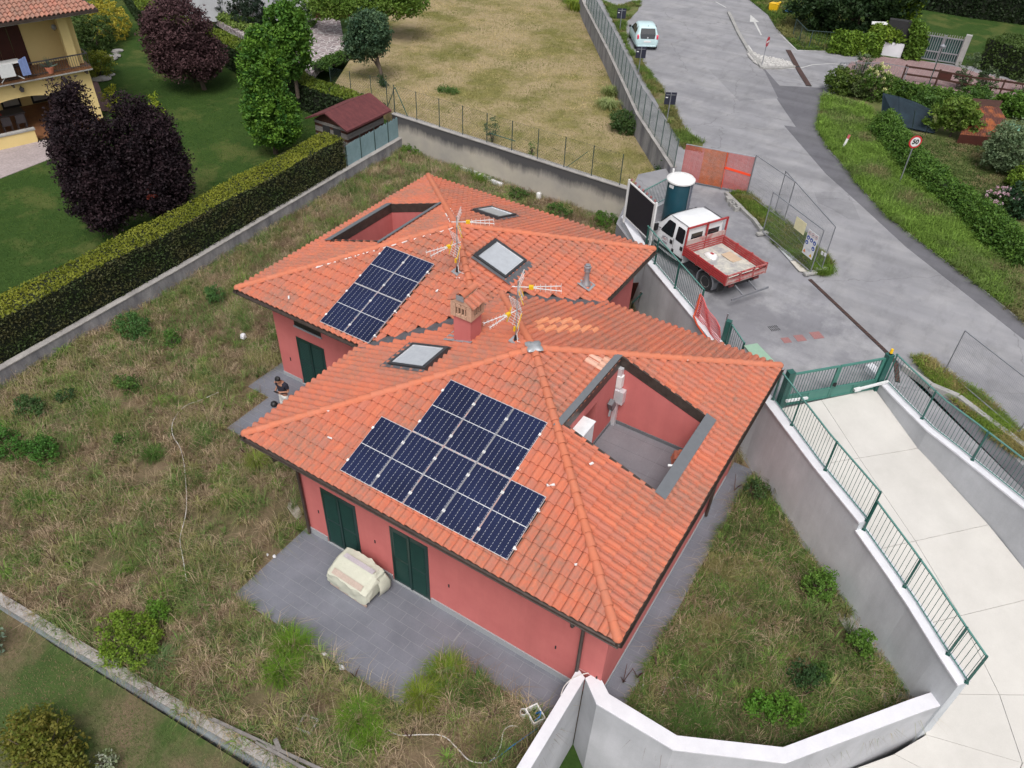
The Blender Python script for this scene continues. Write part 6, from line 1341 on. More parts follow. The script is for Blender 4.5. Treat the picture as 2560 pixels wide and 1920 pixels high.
b = MB(); a_ = [A(ZE(*p), 2.412) for p in ((90, 205), (210, 305), (80, 300))]; b.poly(a_); a_ = [A(ZE(*p), 2.412) for p in ((130, 300), (160, 298), (246, 480), (232, 488))]; b.poly(a_); struct('arrow_marking', b, M['marking'])
struct('road_marking', line([q(2, 0, 1760, 15), q(2, 0, 1850, 65)], .1), M['marking'])
for p, r_, n_, lb in ((q(3, 0, 48, 85), 'yellow', 'waste_bag', 'bright yellow recycling box on the grass by the side street'), (q(3, 0, 198, 100), 'blue', 'folding_crate', 'crumpled blue plastic crate on the grass')):
    v_ = A(p, 2.5)
    if r_ == 'yellow': o = MB().loft([[(v_.x + x * k, v_.y + y * k, 2.44 + z) for x, y in ((-.36, -.26), (.36, -.3), (.34, .28), (-.3, .26))] for k, z in ((.85, 0), (1, .5), (1.05, .55), (.9, .56))]); o.bar(v_ + V((.1, -.1, .5)), v_ + V((.4, .1, .62)), .2, .03)
    else:
        o = MB(); o.box(v_ + V((0, 0, .0)), (.75, .55, .06)); o.box(v_ + V((0, .3, .2)), (.8, .05, .4), Matrix.Rotation(.5, 3, 'X')); o.box(v_ + V((0, -.3, .12)), (.7, .05, .3), Matrix.Rotation(-.7, 3, 'X')); o.box(v_ + V((.38, 0, .15)), (.05, .5, .3), Matrix.Rotation(.3, 3, 'Y'))
    o = o.build(n_, M[r_]); tag(o, lb, 'box')
# brick paved path and its furniture
M['brick_pave'] = pm('brick_paving', (.30, .20, .20), (.23, .155, .155), 1.5, .9, bs=10, bst=.3, fine=.2)
bp = [XY(p, 2.42) for p in (q(3, 0, 850, 480), q(3, 0, 1270, 520), q(3, 0, 1640, 580), q(3, 0, 1840, 640), q(3, 0, 2300, 740), q(3, 0, 2300, 900), q(3, 0, 1900, 830), q(3, 0, 1200, 720), q(3, 0, 600, 660), q(3, 0, 700, 560))]
bpo = struct('brick_path', MB().prism(bp, 2.3, 2.43), M['kerb'])
xs = [p[0] for p in bp]; ys = [p[1] for p in bp]; bk = MB(); y = min(ys)
while y < max(ys):
    x = min(xs)
    while x < max(xs):
        if inpoly(x + .15, y + .07, bp): bk.span((x + .008, y + .008, 2.43), (x + .292, y + .14, 2.446))
        x += .3
    y += .148
o = bk.build('paving_brick', M['brick_pave'], bpo); o['kind'] = 'stuff'
def bar_fence(name, label, pts, h, mat, pitch=.16, posts=4, spikes=False, w_=.014):
    return railing(name, label, 'fence', pts, h, mat, mat, [i / posts for i in range(posts + 1)], pitch=pitch, bar_w=w_, post_w=.05)
bar_fence('metal_fence', 'thin grey bar fence between side street and brick path', [A(q(3, 0, 585, 690), 2.43), A(q(3, 0, 950, 690), 2.43), A(q(3, 0, 1160, 730), 2.43)], 1.05, M['galv'])
bar_fence('metal_fence', 'dark wire fence corner on the upper lawn by the ivy hedge', [A(ZE(670, 500), 2.43), A(ZE(820, 660), 2.43), A(ZE(1200, 690), 2.43)], 1.15, M['wire'], .2, 3)
bf = empty('wooden_fence', (0, 0, 0), 0, 'brown two-rail timber fence along the brick path', 'fence'); P_ = [A(q(3, 0, x, y), 2.43) for x, y in ((1150, 700), (1440, 742), (1700, 795), (1990, 832), (2300, 880))]
for p in P_: MB().bar(p, p + V((0, 0, 1.0)), .12, .10).build('post', M['wood_brown'], bf)
for a, c in zip(P_[:-1], P_[1:]):
    for z in (.90, .45): MB().bar(a + V((0, 0, z)), c + V((0, 0, z)), .07, .10).build('rail', M['wood_brown'], bf)
MB().bar(P_[1] + V((.05, 0, .68)), P_[1].lerp(P_[2], .42) + V((0, 0, .68)), .05, .42).build('board', M['brown_shutter'], bf)
p = A(q(3, 0, 1378, 755), 2.43); e = empty('garden_lamp', p, 0, 'dark garden lamp on a slim pole by the brown timber fence', 'lamp'); MB().cyl((0, 0, 0), (0, 0, 2.35), .03, n=8).build('pole', M['wire'], e); MB().lathe((0, 0, 2.35), [(.02, -.05), (.16, .0), (.17, .12), (.06, .2), (.01, .22)], 12).build('lamp_head', M['galv'], e, sm=50)
# silver gate
gs = empty('driveway_gate', (0, 0, 0), 0, 'silver bar gate with stone posts by the brick path, upper right', 'gate'); a, c = A(q(3, 0, 1290, 510), 2.43), A(q(3, 0, 1620, 560), 2.43); d = (c - a).normalized(); L = (c - a).length; up = V((0, 0, 1))
MB().bar(c + d * .15, c + d * .15 + up * 1.9, .35, .35).build('gate_post', M['kerb'], gs)
for t0, t1 in ((0, .49), (.51, 1)):
    f = MB(); a2, c2 = a.lerp(c, t0), a.lerp(c, t1)
    for z in (.1, .62, 1.55): f.bar(a2 + up * z, c2 + up * z, .06, .07)
    for p in (a2, c2): f.bar(p, p + up * 1.7, .09, .06)
    lf = f.build('gate_leaf', M['alu_gate'] if 'alu_gate' in M else M['steel'], gs)
    for i in range(8): p = a2.lerp(c2, (i + .5) / 8); MB().bar(p + up * .1, p + up * 1.75, .04).build('baluster', M['steel'], lf)
    MB().bar(a2 + up * .8 - V((0, -.15, 0)), c2 + up * .8 - V((0, -.15, 0)), .01, 1.4).build('sheet', M['green_metal'], lf)
# dark entrance niche with white step box in the ivy
p = A(q(3, 0, 1060, 480), 2.43); e = empty('entrance_niche', p, RAD(10), 'dark doorway with white box and sloping white roof sheet in the ivy hedge', 'entrance')
MB().span((-.75, .05, 0), (.75, .5, 2.2)).build('door', M['dark'], e); MB().span((-.65, -.25, 0), (.62, .0, .85)).build('box', M['coping'], e); MB().box((-1.3, .2, 1.85), (1.0, .6, .05), Matrix.Rotation(-.1, 3, 'Y')).build('roof_sheet', M['white_plastic'], e)
# rusty shed and its parts
rs = empty('rusty_shed', (0, 0, 0), 0, 'low shed with rusty corrugated roof among the shrubs at the right edge', 'shed')
M['rust_roof'] = dusty('rust_roof', (.09, .035, .028), (.32, .10, .035), .45, .62)
def zz_rs(px, z): return A(ZP(*px), z)
rfp = [zz_rs((930, 430), 3.8), zz_rs((1240, 445), 3.8), zz_rs((1330, 600), 3.4), zz_rs((890, 575), 3.4), zz_rs((830, 730), 2.95), zz_rs((1110, 750), 2.95), zz_rs((1330, 775), 2.95)]
def corr(a, b_, c, d_, n, name):
    m_ = MB(); secs = []
    for i in range(n * 2 + 1):
        t = i / (n * 2); dz = V((0, 0, .02 if i % 2 else -.02)); secs.append([a.lerp(b_, t) + dz, d_.lerp(c, t) + dz])
    return m_.loft(secs, close=False).build(name, M['rust_roof'], rs)
corr(rfp[0], rfp[1], rfp[2], rfp[3], 14, 'roof_sheet'); corr(rfp[3], rfp[2], rfp[6], rfp[4], 18, 'roof_sheet')
MB().poly([rfp[4], rfp[6], V((rfp[6].x, rfp[6].y, 2.4)), V((rfp[4].x, rfp[4].y, 2.4))]).build('wall', M['brown_shutter'], rs)
MB().poly([zz_rs((965, 355), 3.9), zz_rs((1275, 380), 3.9), rfp[1], rfp[0]]).build('roof_sheet', M['wood_brown'], rs)
pts = [zz_rs(p_, 3.9) for p_ in ((1290, 600), (1400, 620), (1500, 640), (1500, 730), (1420, 700), (1390, 690))]; tag(MB().poly(pts).build('green_canopy', flat('sea_green', (.16, .38, .28), .6)), 'pale green canopy sheet beside the rusty shed', 'canopy')
# dark shade net in the garden
M['net_blue'] = pm('dark_shade_net', (.016, .034, .050), (.008, .018, .028), 2, .8, bs=40, bst=.3, fine=.3)
nb = [ZP(30, 300), ZP(200, 340), ZP(380, 400), ZP(540, 480), ZP(560, 600), ZP(570, 720), ZP(380, 690), ZP(200, 640), ZP(10, 540)]
zt_ = [3.6, 3.6, 3.5, 3.4, 3.0, 2.5, 2.5, 2.5, 2.5]; b = MB(); b.poly([A(p, z) for p, z in zip(nb, zt_)]); b.poly([A(p, z) + V((0, .03, 0)) for p, z in zip(nb, zt_)][::-1]); tag(b.build('shade_net', M['net_blue']), 'sagging dark blue shade net behind the roadside hedge', 'netting')
ne = tag(bpy.data.objects.new('net_frame', None), 'thin poles holding the dark shade net', 'frame'); COL.objects.link(ne)
for p0, p1 in ((ZP(110, 300), ZP(30, 500)), (ZP(365, 480), ZP(330, 690)), (ZP(500, 640), ZP(470, 730)), (ZP(500, 640), ZP(570, 710))): MB().bar(A(p0, 3.7), A(p1, 2.5), .03).build('pole', M['wire'], ne)

# ---------------------------------------------------------------- bottom left timber, hoses, rubbish, small things
wl = empty('timber_poles', (0, 0, 0), 0, 'grey weathered timber poles leaning along the low wall at the bottom', 'timber')
for a, c in ((XY(q(0, 3, 1830, 1225), .35), XY(q(1, 3, 600, 1680), .35)), (XY(q(1, 3, 0, 1430), .3), XY(q(1, 3, 480, 1700), .3))): MB().bar((*a, .28), (*c, .28), .07, .06).build('pole', M['wood_grey'], wl)
a = A(q(1, 3, 250, 1610), .0); c = A(q(1, 3, 165, 1410), .55); MB().bar(a, c, .10, .07).build('stake', M['wood_grey'], wl)
def hose(name, label, px, r, mat, z=.06, grp=None):
    pts = [A(p, z) for p in px]; P = [V(p) for p in pts]; out = []
    for i in range(len(P) - 1):
        p0, p1, p2, p3 = P[max(i - 1, 0)], P[i], P[i + 1], P[min(i + 2, len(P) - 1)]
        for k in range(6):
            t = k / 6; out.append(.5 * ((2 * p1) + (p2 - p0) * t + (2 * p0 - 5 * p1 + 4 * p2 - p3) * t * t + (3 * p1 - p0 - 3 * p2 + p3) * t ** 3))
    out.append(P[-1]); return tag(MB().tube(out, r, 6).build(name, mat, sm=60), label, 'hose', grp)
hw = flat('hose_white', (.62, .60, .58), .6)
hose('garden_hose', 'long white hose lying in a slow curve on the dry grass', [q(0, 2, *p) for p in ((1890, 70), (1730, 140), (1600, 190), (1510, 290), (1485, 380), (1500, 460), (1560, 560), (1595, 730), (1612, 1000), (1600, 1150), (1555, 1340), (1580, 1500), (1612, 1700))], .013, hw, .14)
hose('garden_hose', 'white hose curling near the bottom edge', [q(1, 3, *p) for p in ((1130, 1320), (1240, 1375), (1450, 1370), (1620, 1385), (1740, 1490), (1840, 1590), (1960, 1615), (2040, 1590), (2110, 1480), (2140, 1340), (2200, 1295), (2260, 1300))], .014, hw, .10)
hose('water_pipe', 'blue water pipe running to the white utility box', [q(1, 3, 2020, 1600), q(1, 3, 2110, 1550), q(2, 3, 0, 1470), q(2, 3, 130, 1380), q(2, 3, 240, 1300)], .014, M['blue'], .10)
hose('garden_hose', 'white hose draped over the white coping at the house corner', [zz(1340, 1600, 6.144)(*p) for p in ((380, 850), (430, 720), (520, 620), (620, 560), (760, 515), (860, 505), (930, 530), (960, 500))], .013, hw, .925)
hose('garden_hose', 'looped white hose half hidden in weeds right of the path', [q(2, 3, *p) for p in ((1090, 1060), (1130, 960), (1140, 830)) ], .012, hw, .10)
hose('garden_hose', 'pale coiled hose in the weeds at the bottom', [q(2, 3, *p) for p in ((1300, 1030), (1350, 920), (1420, 873), (1480, 910), (1520, 1000), (1560, 1060), (1600, 1020), (1605, 940))], .012, hw, .12)
e = empty('utility_box', (*XY(q(2, 3, 200, 1210), .1), 0), RAD(-30), 'open white plastic utility box with blue pipes by the bottom wall', 'box'); f = MB()
for a_, c_ in (((-.22, -.17), (.22, -.14)), ((-.22, .14), (.22, .17)), ((-.22, -.14), (-.19, .14)), ((.19, -.14), (.22, .14))): f.span((*a_, -.05), (*c_, .24))
f.build('box', M['white_plastic'], e); MB().span((-.19, -.14, .0), (.19, .14, .02)).build('inside', M['dark'], e); MB().tube([(.1, -.1, .1), (.14, .05, .28), (.05, .12, .3), (-.05, .05, .1)], .02).build('pipe', M['blue'], e, sm=60)
p = A(q(2, 3, 97, 1187), .1); e = tag(MB().lathe((p.x, p.y, 0), [(.085, 0), (.085, .2), (.075, .2), (.075, .02)], 14).build('pipe_stub', M['white_plastic'], sm=40), 'white round pipe stub beside the utility box', 'pipe'); MB().cyl((p.x, p.y, .02), (p.x, p.y, .12), .074).build('inside', M['dark'], e)
p = A(q(1, 3, 447, 1285), .0); e = empty('inspection_frame', (p.x, p.y, 0), RAD(12), 'square pale frame of an inspection pit in the grass', 'frame'); f = MB()
for a_, c_ in (((-.2, -.2), (.2, -.16)), ((-.2, .16), (.2, .2)), ((-.2, -.16), (-.16, .16)), ((.16, -.16), (.2, .16))): f.span((*a_, 0), (*c_, .06))
f.build('frame', M['kerb'], e)
M['litter'] = flat('white_litter', (.68, .68, .72), .7)
def litter(px, s_, lb, z=.05, cat='litter'):
    p = A(px, z); b = MB(); rr_ = random.Random(px[0]); pts = [(s_ * (.6 + .5 * rr_.random()) * cos(t), s_ * (.5 + .4 * rr_.random()) * sin(t)) for t in np.linspace(0, 2 * pi, 9)[:-1]]
    b.loft([[(p.x + x * k, p.y + y * k, z + zz_ * s_ + rr_.uniform(-.03, .03)) for x, y in pts] for k, zz_ in ((1, -.2), (.8, .5), (.3, .8), (.05, .6))]); o = b.build('plastic_scrap', M['litter']); tag(o, lb, cat, 'white scraps lying about')
litter(q(0, 1, 2100, 1250), .17, 'crumpled white plastic bag in the grass left of the back house', .12, 'bag')
litter(q(1, 3, 250, 465), .08, 'small white scrap at the left patio edge in tall grass'); litter(q(1, 3, 595, 685), .12, 'white torn scrap at the patio edge, larger of two'); litter(q(1, 3, 742, 790), .10, 'white torn scrap at the patio edge, lower of two')
litter(q(1, 2, 160, 1490), .07, 'white lump at the corner of the patio'); litter(q(1, 2, 100, 1475), .05, 'tiny white lump in the grass by the patio corner')
litter(q(2, 3, 1210, 205), .07, 'flat white scrap on the side path', .01)
p = A(q(2, 1, 232, 35), .25); e = tag(MB().box(p, (.22, .18, .36)).build('jerry_can', M['white_plastic'], bevel=.03), 'white plastic canister at the foot of the black streaked wall', 'canister'); MB().cyl(p + V((.05, 0, .18)), p + V((.05, 0, .24)), .03).build('cap', M['white_plastic'], e)
# whitewash spill on the ground by the downpipe
sp = [XY(q(1, 2, *p_), 0) for p_ in ((290, 990), (330, 1000), (380, 1080), (400, 1130), (350, 1170), (310, 1120), (270, 1060))]
struct('lime_spill', MB().prism(sp, -.04, -.012), pm('lime_spill', (.42, .39, .35), (.24, .20, .16), 5, .95, bs=30, bst=.3, fine=.3))
# concrete footing along the ramp wall
ft_ = offs(RET, -.0); fo = [(14.0, 7.75), (14.9, 6.75), (15.7, 6.0), (16.3, 5.3), (16.85, 4.4), (17.0, 4.6), (17.2, 5.2), (16.3, 6.1), (15.4, 6.9), (14.5, 7.62)]
struct('wall_footing', MB().prism(fo, -.2, .01), M['footing'] if 'footing' in M else M['kerb'])
# stones by the back wall and white edging stones
for i, (px_, s_) in enumerate(((q(1, 0, 1760, 1425), (1.5, .22, .22)), (q(1, 0, 1850, 1470), (1.2, .28, .25)), (q(1, 0, 1975, 1530), (.8, .22, .2)), (q(1, 0, 2080, 1580), (.8, .2, .18)))):
    p = A(px_, .1); o = MB().box(p, s_, Matrix.Rotation(-.05, 3, 'Z')).build('stone_block', M['white_stone'] if 'white_stone' in M else M['coping'], bevel=.02); tag(o, ('first', 'thick second', 'short third', 'last low')[i] + ' white stone block in the row under the black streaked wall', 'stone block', 'white blocks under the old wall')
# stair well things between the houses and the parking wall
e = empty('plank_bundle', (0, 0, 0), 0, 'dark boards and grey planks leaning in the corner below the truck', 'planks'); ZW = zz(1480, 620, 6.914)
MB().bar(A(ZW(680, 940), .1), A(ZW(800, 600), 1.4), .9, .03).build('board', M['brown_shutter'], e); MB().bar(A(ZW(830, 1090), .1), A(ZW(890, 760), 1.3), .28, .05).build('plank', M['wood_grey'], e); MB().bar(A(ZW(880, 1080), .1), A(ZW(950, 700), 1.5), .12, .05).build('plank', M['dark'], e)
MB().bar(A(ZW(695, 950), .9), A(ZW(870, 780), 1.3), .04).build('handrail', M['green_metal'], e); MB().bar(A(ZW(690, 1060), .1), A(ZW(695, 950), .9), .04).build('rail_post', M['black'], e)
for i, (a_, s_) in enumerate(((ZW(610, 690), .3), (ZW(590, 840), .2), (ZW(660, 830), .25), (ZW(630, 720), .22))):
    o = link('rubble_stone', RK[i % 4], None); o.location = A(a_, .3); o.scale = (s_ * .6, s_ * .5, s_ * .8); tag(o, ('highest', 'lowest', 'right-hand', 'middle')[i] + ' pale rubble stone in the gap beside the back house', 'stone', 'rubble beside the back house')
tag(MB().bar(A(ZW(860, 700), 1.3), A(ZW(940, 250), 2.6), .07, .07).build('wall_pipe', M['kerb']), 'pale vertical pipe in the corner of the retaining wall', 'pipe')

from mathutils import noise as mn
# ---------------------------------------------------------------- covered bench on the patio
cvp = empty('covered_bench', (2.95, .12, 0), 0, 'bulky furniture wrapped in a cream dust cover on the patio by the doors', 'covered furniture')
M['cloth'] = pm('cream_cover', (.53, .535, .45), (.46, .465, .385), 3, .85, bs=12, bst=.5, fine=.06, bd=.03)
def csx(x, f, h, hb, bk, zb):
    return [(x, -f, zb), (x, -f, h * .5), (x, -f * .99, h), (x, -f * .5, h + (hb - h) * .42), (x, bk * .1, hb * .98), (x, bk * .85, hb), (x, bk, hb * .62), (x, bk * 1.02, zb)]
mm_ = MB().loft([csx(-.93, .40, .44, .60, .36, .34), csx(-.86, .50, .56, .80, .44, .18), csx(-.76, .54, .62, .92, .47, .10), csx(-.2, .55, .64, .97, .48, .08), csx(.3, .55, .64, .98, .48, .08), csx(.66, .54, .62, .95, .47, .10), csx(.80, .50, .54, .84, .45, .16), csx(.86, .42, .40, .62, .40, .26)])
me = mm_.mesh('cover'); bm = bmesh.new(); bm.from_mesh(me); bmesh.ops.subdivide_edges(bm, edges=bm.edges, cuts=4, use_grid_fill=True)
for v in bm.verts:
    nn = mn.noise(v.co * 4.5) * .05 + abs(mn.noise(v.co * 8)) * .04; v.co += V((nn * .8, nn, nn * .7))
bm.to_mesh(me); bm.free(); smooth(me, 28); o = link('cover', me, M['cloth'], cvp)
MB().loft([[(.84, .05, .70), (.98, -.02, .56), (1.02, -.08, .38), (.96, -.12, .22)], [(.80, .42, .74), (1.0, .38, .60), (1.08, .34, .36), (1.0, .30, .14)], [(.60, .48, .60), (.80, .52, .50), (.92, .55, .30), (.86, .5, .1)]], close=False).build('cover_flap', M['cloth'], cvp, sm=60)
MB().poly([(-.62, -.50, .655), (.62, -.50, .66), (.62, -.34, .75), (-.62, -.34, .745)]).build('plank_showing', pm('pinkish_board', (.52, .42, .36), None, 5, .8), cvp).location = (0, 0, .035)
MB().poly([(-.58, .02, .975), (.66, .02, .99), (.68, .17, 1.02), (-.56, .17, 1.0)]).build('plank_showing', pm('greyish_board', (.50, .46, .50), None, 5, .8), cvp).location = (0, 0, .02)
for x in (-.7, .7): MB().span((x - .03, -.5, 0), (x + .03, -.44, .2)).build('leg', M['wood_grey'], cvp); MB().span((x - .03, .3, 0), (x + .03, .36, .3)).build('leg', M['wood_grey'], cvp)
MB().span((-.75, -.52, .03), (.82, -.48, .12)).build('base_board', pm('base_board', (.50, .38, .32), None, 5, .8), cvp)
cvp.rotation_euler = (0, 0, RAD(-2)); cvp.location = (3.28, .14, 0); cvp.scale = (.86, .90, .88)

# ---------------------------------------------------------------- person standing on the back path
def skin(name, verts, edges, radii, mat, parent, root=0, lv=2):
    me = bpy.data.meshes.new(name); me.from_pydata(verts, edges, []); o = link(name, me, None, parent)
    m_ = o.modifiers.new('skin', 'SKIN'); m_.use_smooth_shade = True
    for i, r in enumerate(radii): me.skin_vertices[0].data[i].radius = (r, r) if not isinstance(r, tuple) else r
    me.skin_vertices[0].data[root].use_root = True
    s_ = o.modifiers.new('sub', 'SUBSURF'); s_.levels = lv; s_.render_levels = lv
    bpy.context.view_layer.update(); dg = bpy.context.evaluated_depsgraph_get(); ev = bpy.data.meshes.new_from_object(o.evaluated_get(dg)); o.modifiers.clear(); o.data = ev; ev.name = name; ev.materials.clear(); ev.materials.append(mat)
    smooth(ev, 180); return o
pz = A((699, 939), 1.74)
pn = empty('person', (pz.x, pz.y, 0), 0, 'person in a dark T-shirt and white trousers, head bowed over a small device', 'person')
M['skin'] = flat('skin', (.42, .21, .14), .6); M['shirt'] = flat('navy_shirt', (.013, .014, .028), .9); M['trouser'] = flat('white_trousers', (.66, .65, .63), .9); M['hair'] = flat('black_hair', (.008, .007, .008), .6)
# local frame: faces -y, x to the person's left
bv = [(0, 0, .95), (0, .0, 1.15), (0, .02, 1.38), (0, -.03, 1.50), (0, -.11, 1.58), (0, -.16, 1.66),        # 0..5 trunk and head
      (.19, .01, 1.40), (.25, .02, 1.12), (.15, -.14, 1.17), (.09, -.22, 1.20), (-.19, .01, 1.40), (-.25, .02, 1.12), (-.15, -.14, 1.17), (-.09, -.22, 1.20),
      (.09, 0, .88), (.11, -.02, .50), (.11, .02, .10), (.12, -.12, .04), (-.09, 0, .88), (-.11, -.02, .50), (-.11, .02, .10), (-.12, -.12, .04)]
be = [(0, 1), (1, 2), (2, 3), (3, 4), (4, 5), (2, 6), (6, 7), (7, 8), (8, 9), (2, 10), (10, 11), (11, 12), (12, 13), (0, 14), (14, 15), (15, 16), (16, 17), (0, 18), (18, 19), (19, 20), (20, 21)]
br_ = [(.15, .11), (.14, .10), (.16, .10), .055, .085, .088, .06, .042, .032, .03, .06, .042, .032, .03, .085, .058, .04, .042, .085, .058, .04, .042]
for sg, wi in ((1, 9), (-1, 13)):
    b0 = len(bv); 
    for k, (dx, L) in enumerate(((-.030, .075), (-.010, .085), (.012, .080), (.032, .065))):
        a_ = (sg * .07 + dx * .6, -.26, 1.205 - k * .004); m2_ = (a_[0] - sg * .03, a_[1] - .02, a_[2] - .012 * (k + 1)); bv += [a_, m2_]; n_ = len(bv); be += [(wi, n_ - 2), (n_ - 2, n_ - 1)]; br_ += [.010, .008]
    bv += [(sg * .06, -.24, 1.235), (sg * .035, -.26, 1.24)]; n_ = len(bv); be += [(wi, n_ - 2), (n_ - 2, n_ - 1)]; br_ += [.011, .009]
skin('body', bv, be, br_, M['skin'], pn)
skin('shirt', [(0, 0, .93), (0, 0, 1.15), (0, .02, 1.38), (0, -.01, 1.46), (.19, .01, 1.40), (.235, .018, 1.22), (-.19, .01, 1.40), (-.235, .018, 1.22)], [(0, 1), (1, 2), (2, 3), (2, 4), (4, 5), (2, 6), (6, 7)], [(.185, .135), (.175, .125), (.185, .125), (.075, .07), .082, .07, .082, .07], M['shirt'], pn)
skin('trousers', [(0, 0, .98), (0, 0, .90), (.095, 0, .80), (.115, -.02, .48), (.115, .02, .08), (-.095, 0, .80), (-.115, -.02, .48), (-.115, .02, .08)], [(0, 1), (1, 2), (2, 3), (3, 4), (1, 5), (5, 6), (6, 7)], [(.165, .12), (.165, .125), .105, .082, .07, .105, .082, .07], M['trouser'], pn)
skin('hair', [(0, -.06, 1.60), (0, -.12, 1.69), (0, -.18, 1.72)], [(0, 1), (1, 2)], [.08, .11, .095], M['hair'], pn)
fc = MB(); fc.box((0, -.262, 1.64), (.03, .035, .04)); 
for x in (-.035, .035): fc.box((x, -.245, 1.665), (.022, .01, .010))
fc.box((0, -.235, 1.60), (.05, .012, .010)); fc.build('face_features', M['skin'], pn, bevel=.004)
for sg in (1, -1): MB().box((sg * .118, -.04, .04), (.09, .26, .075)).build('shoe', M['black'], pn, bevel=.02)
dv = tag(MB().box((0, -.29, 1.225), (.17, .08, .03), Matrix.Rotation(-.4, 3, 'X')).build('remote_controller', M['black'], bevel=.01), 'small black hand controller held by the person', 'controller')
pn.rotation_euler = (0, 0, RAD(4)); dv.matrix_world = Matrix.Translation(pn.location) @ Matrix.Rotation(RAD(4), 4, 'Z')
p = A((640 + 675 / 15.08, 920 + 1335 / 15.08), .1); o = MB().lathe((p.x, p.y, 0), [(.10, 0), (.125, .05), (.115, .12), (.07, .17), (.01, .18)], 9).build('dark_bag', M['black'], sm=50); tag(o, 'round dark bag on the grey path at the roof edge', 'bag')
# ---------------------------------------------------------------- vegetation
def np_mesh(name, verts, quads, tris, col, mat, parent=None):
    me = bpy.data.meshes.new(name); nv = len(verts); nq = 0 if quads is None else len(quads); ntr = 0 if tris is None else len(tris)
    me.vertices.add(nv); me.vertices.foreach_set('co', verts.astype(np.float32).ravel())
    li = []; tot = []
    if nq: li.append(quads.ravel()); tot.append(np.full(nq, 4))
    if ntr: li.append(tris.ravel()); tot.append(np.full(ntr, 3))
    li = np.concatenate(li).astype(np.int32); tot = np.concatenate(tot).astype(np.int32); st = np.concatenate([[0], np.cumsum(tot)[:-1]]).astype(np.int32)
    me.loops.add(len(li)); me.loops.foreach_set('vertex_index', li); me.polygons.add(len(tot)); me.polygons.foreach_set('loop_start', st); me.polygons.foreach_set('loop_total', tot)
    me.update(calc_edges=True); a = me.color_attributes.new('Col', 'FLOAT_COLOR', 'POINT'); c4 = np.ones((nv, 4), np.float32); c4[:, :3] = col; a.data.foreach_set('color', c4.ravel())
    return link(name, me, mat, parent)
def leaf_np(C, S, COLR, name, mat, parent=None, up=.25, asp=.55):
    C = np.asarray(C); n = len(C); nrm = RNG.normal(size=(n, 3)); nrm[:, 2] = np.abs(nrm[:, 2]) + up; nrm /= np.linalg.norm(nrm, axis=1)[:, None]
    t = np.cross(nrm, RNG.normal(size=(n, 3))); t /= np.linalg.norm(t, axis=1)[:, None]; s = np.cross(nrm, t); S = np.asarray(S).reshape(-1, 1) * np.ones((n, 1)); S = S * RNG.uniform(.7, 1.3, (n, 1))
    v = np.stack([C - t * S, C + s * S * asp - nrm * S * .15, C + t * S, C - s * S * asp - nrm * S * .15], 1).reshape(-1, 3)
    return np_mesh(name, v, np.arange(n * 4).reshape(-1, 4), None, np.repeat(COLR, 4, 0), mat, parent)
def crown_pts(c, r, nclump, per, rc, col1, col2, shell=.75, jit=.22, flat_=.8):
    """leaf points in clumps through the outer part of an ellipsoid"""
    d = RNG.normal(size=(nclump, 3)); d /= np.linalg.norm(d, axis=1)[:, None]; rr = RNG.uniform(shell ** 3, 1, (nclump, 1)) ** (1 / 3); rr[: nclump // 5] *= RNG.uniform(.3, .9, (nclump // 5, 1))
    cc = np.array(c) + d * rr * np.array(r); p = RNG.normal(size=(nclump, per, 3)); p /= np.linalg.norm(p, axis=2)[..., None]; p *= RNG.uniform(.3, 1, (nclump, per, 1)) * rc * RNG.uniform(.7, 1.3, (nclump, 1, 1)); p[..., 2] *= flat_
    P = (cc[:, None] + p).reshape(-1, 3); t = RNG.uniform(0, 1, (nclump, 1, 1)); col = np.array(col1) * (1 - t) + np.array(col2) * t; col = np.repeat(col, per, 1).reshape(-1, 3) * RNG.uniform(1 - jit, 1 + jit, (len(P), 1)); return P, col
def P2(P): d = P - CAM; return 1280 + FPX * d.dot(CR) / d.dot(CF), 960 - FPX * d.dot(CU) / d.dot(CF)
def htop(f, py): return min(((abs(P2(f + V((0, 0, h)))[1] - py), h) for h in np.linspace(.1, 14, 280)))[1]
def tree(label, foot, crowns, cols, leaf=.09, n=14000, trunk=.12, cat='tree', name='tree', mat=None, limbs=6, per=60, rc=.45, group=None, shell=.72, lean=None, bark=None, trunk_top=None):
    """crowns: list of (centre offset, radii); one crown mesh"""
    e = empty(name, foot, 0, label, cat, group); Ps, Cs = [], []; vol = sum(r[0] * r[1] * r[2] for _, r in crowns) or 1
    for c, r in crowns:
        m_ = max(4, int(n / per * (r[0] * r[1] * r[2]) / vol)); P, C = crown_pts(c, r, m_, per, rc, *cols, shell=shell); Ps.append(P); Cs.append(C)
    P = np.concatenate(Ps); C = np.concatenate(Cs); keep = P[:, 2] > .05; leaf_np(P[keep], leaf, C[keep], 'crown', mat or M['leaf'], e)
    c0 = V(crowns[0][0]); top = V(trunk_top) if trunk_top else c0 + V((0, 0, crowns[0][1][2] * .3)); tb = MB(); pts = [V((0, 0, -.1)), V((top.x * .25 + .04, top.y * .25, top.z * .3)), V((top.x * .6, top.y * .6 + .05, top.z * .65)), top]; tb.tube(pts, [trunk, trunk * .8, trunk * .55, trunk * .2], 8)
    for i in range(limbs):
        cc, r = crowns[i % len(crowns)]; t = RNG.uniform(.35, .85); s_ = pts[0].lerp(top, t); a = RNG.uniform(0, 2 * pi); en = V(cc) + V((cos(a) * r[0] * .7, sin(a) * r[1] * .7, RNG.uniform(-.2, .5) * r[2])); tb.tube([s_, s_.lerp(en, .5) + V((0, 0, .1)), en], [trunk * .4, trunk * .25, trunk * .08], 5)
    tb.build('trunk', bark or M['bark'], e, sm=60); return e
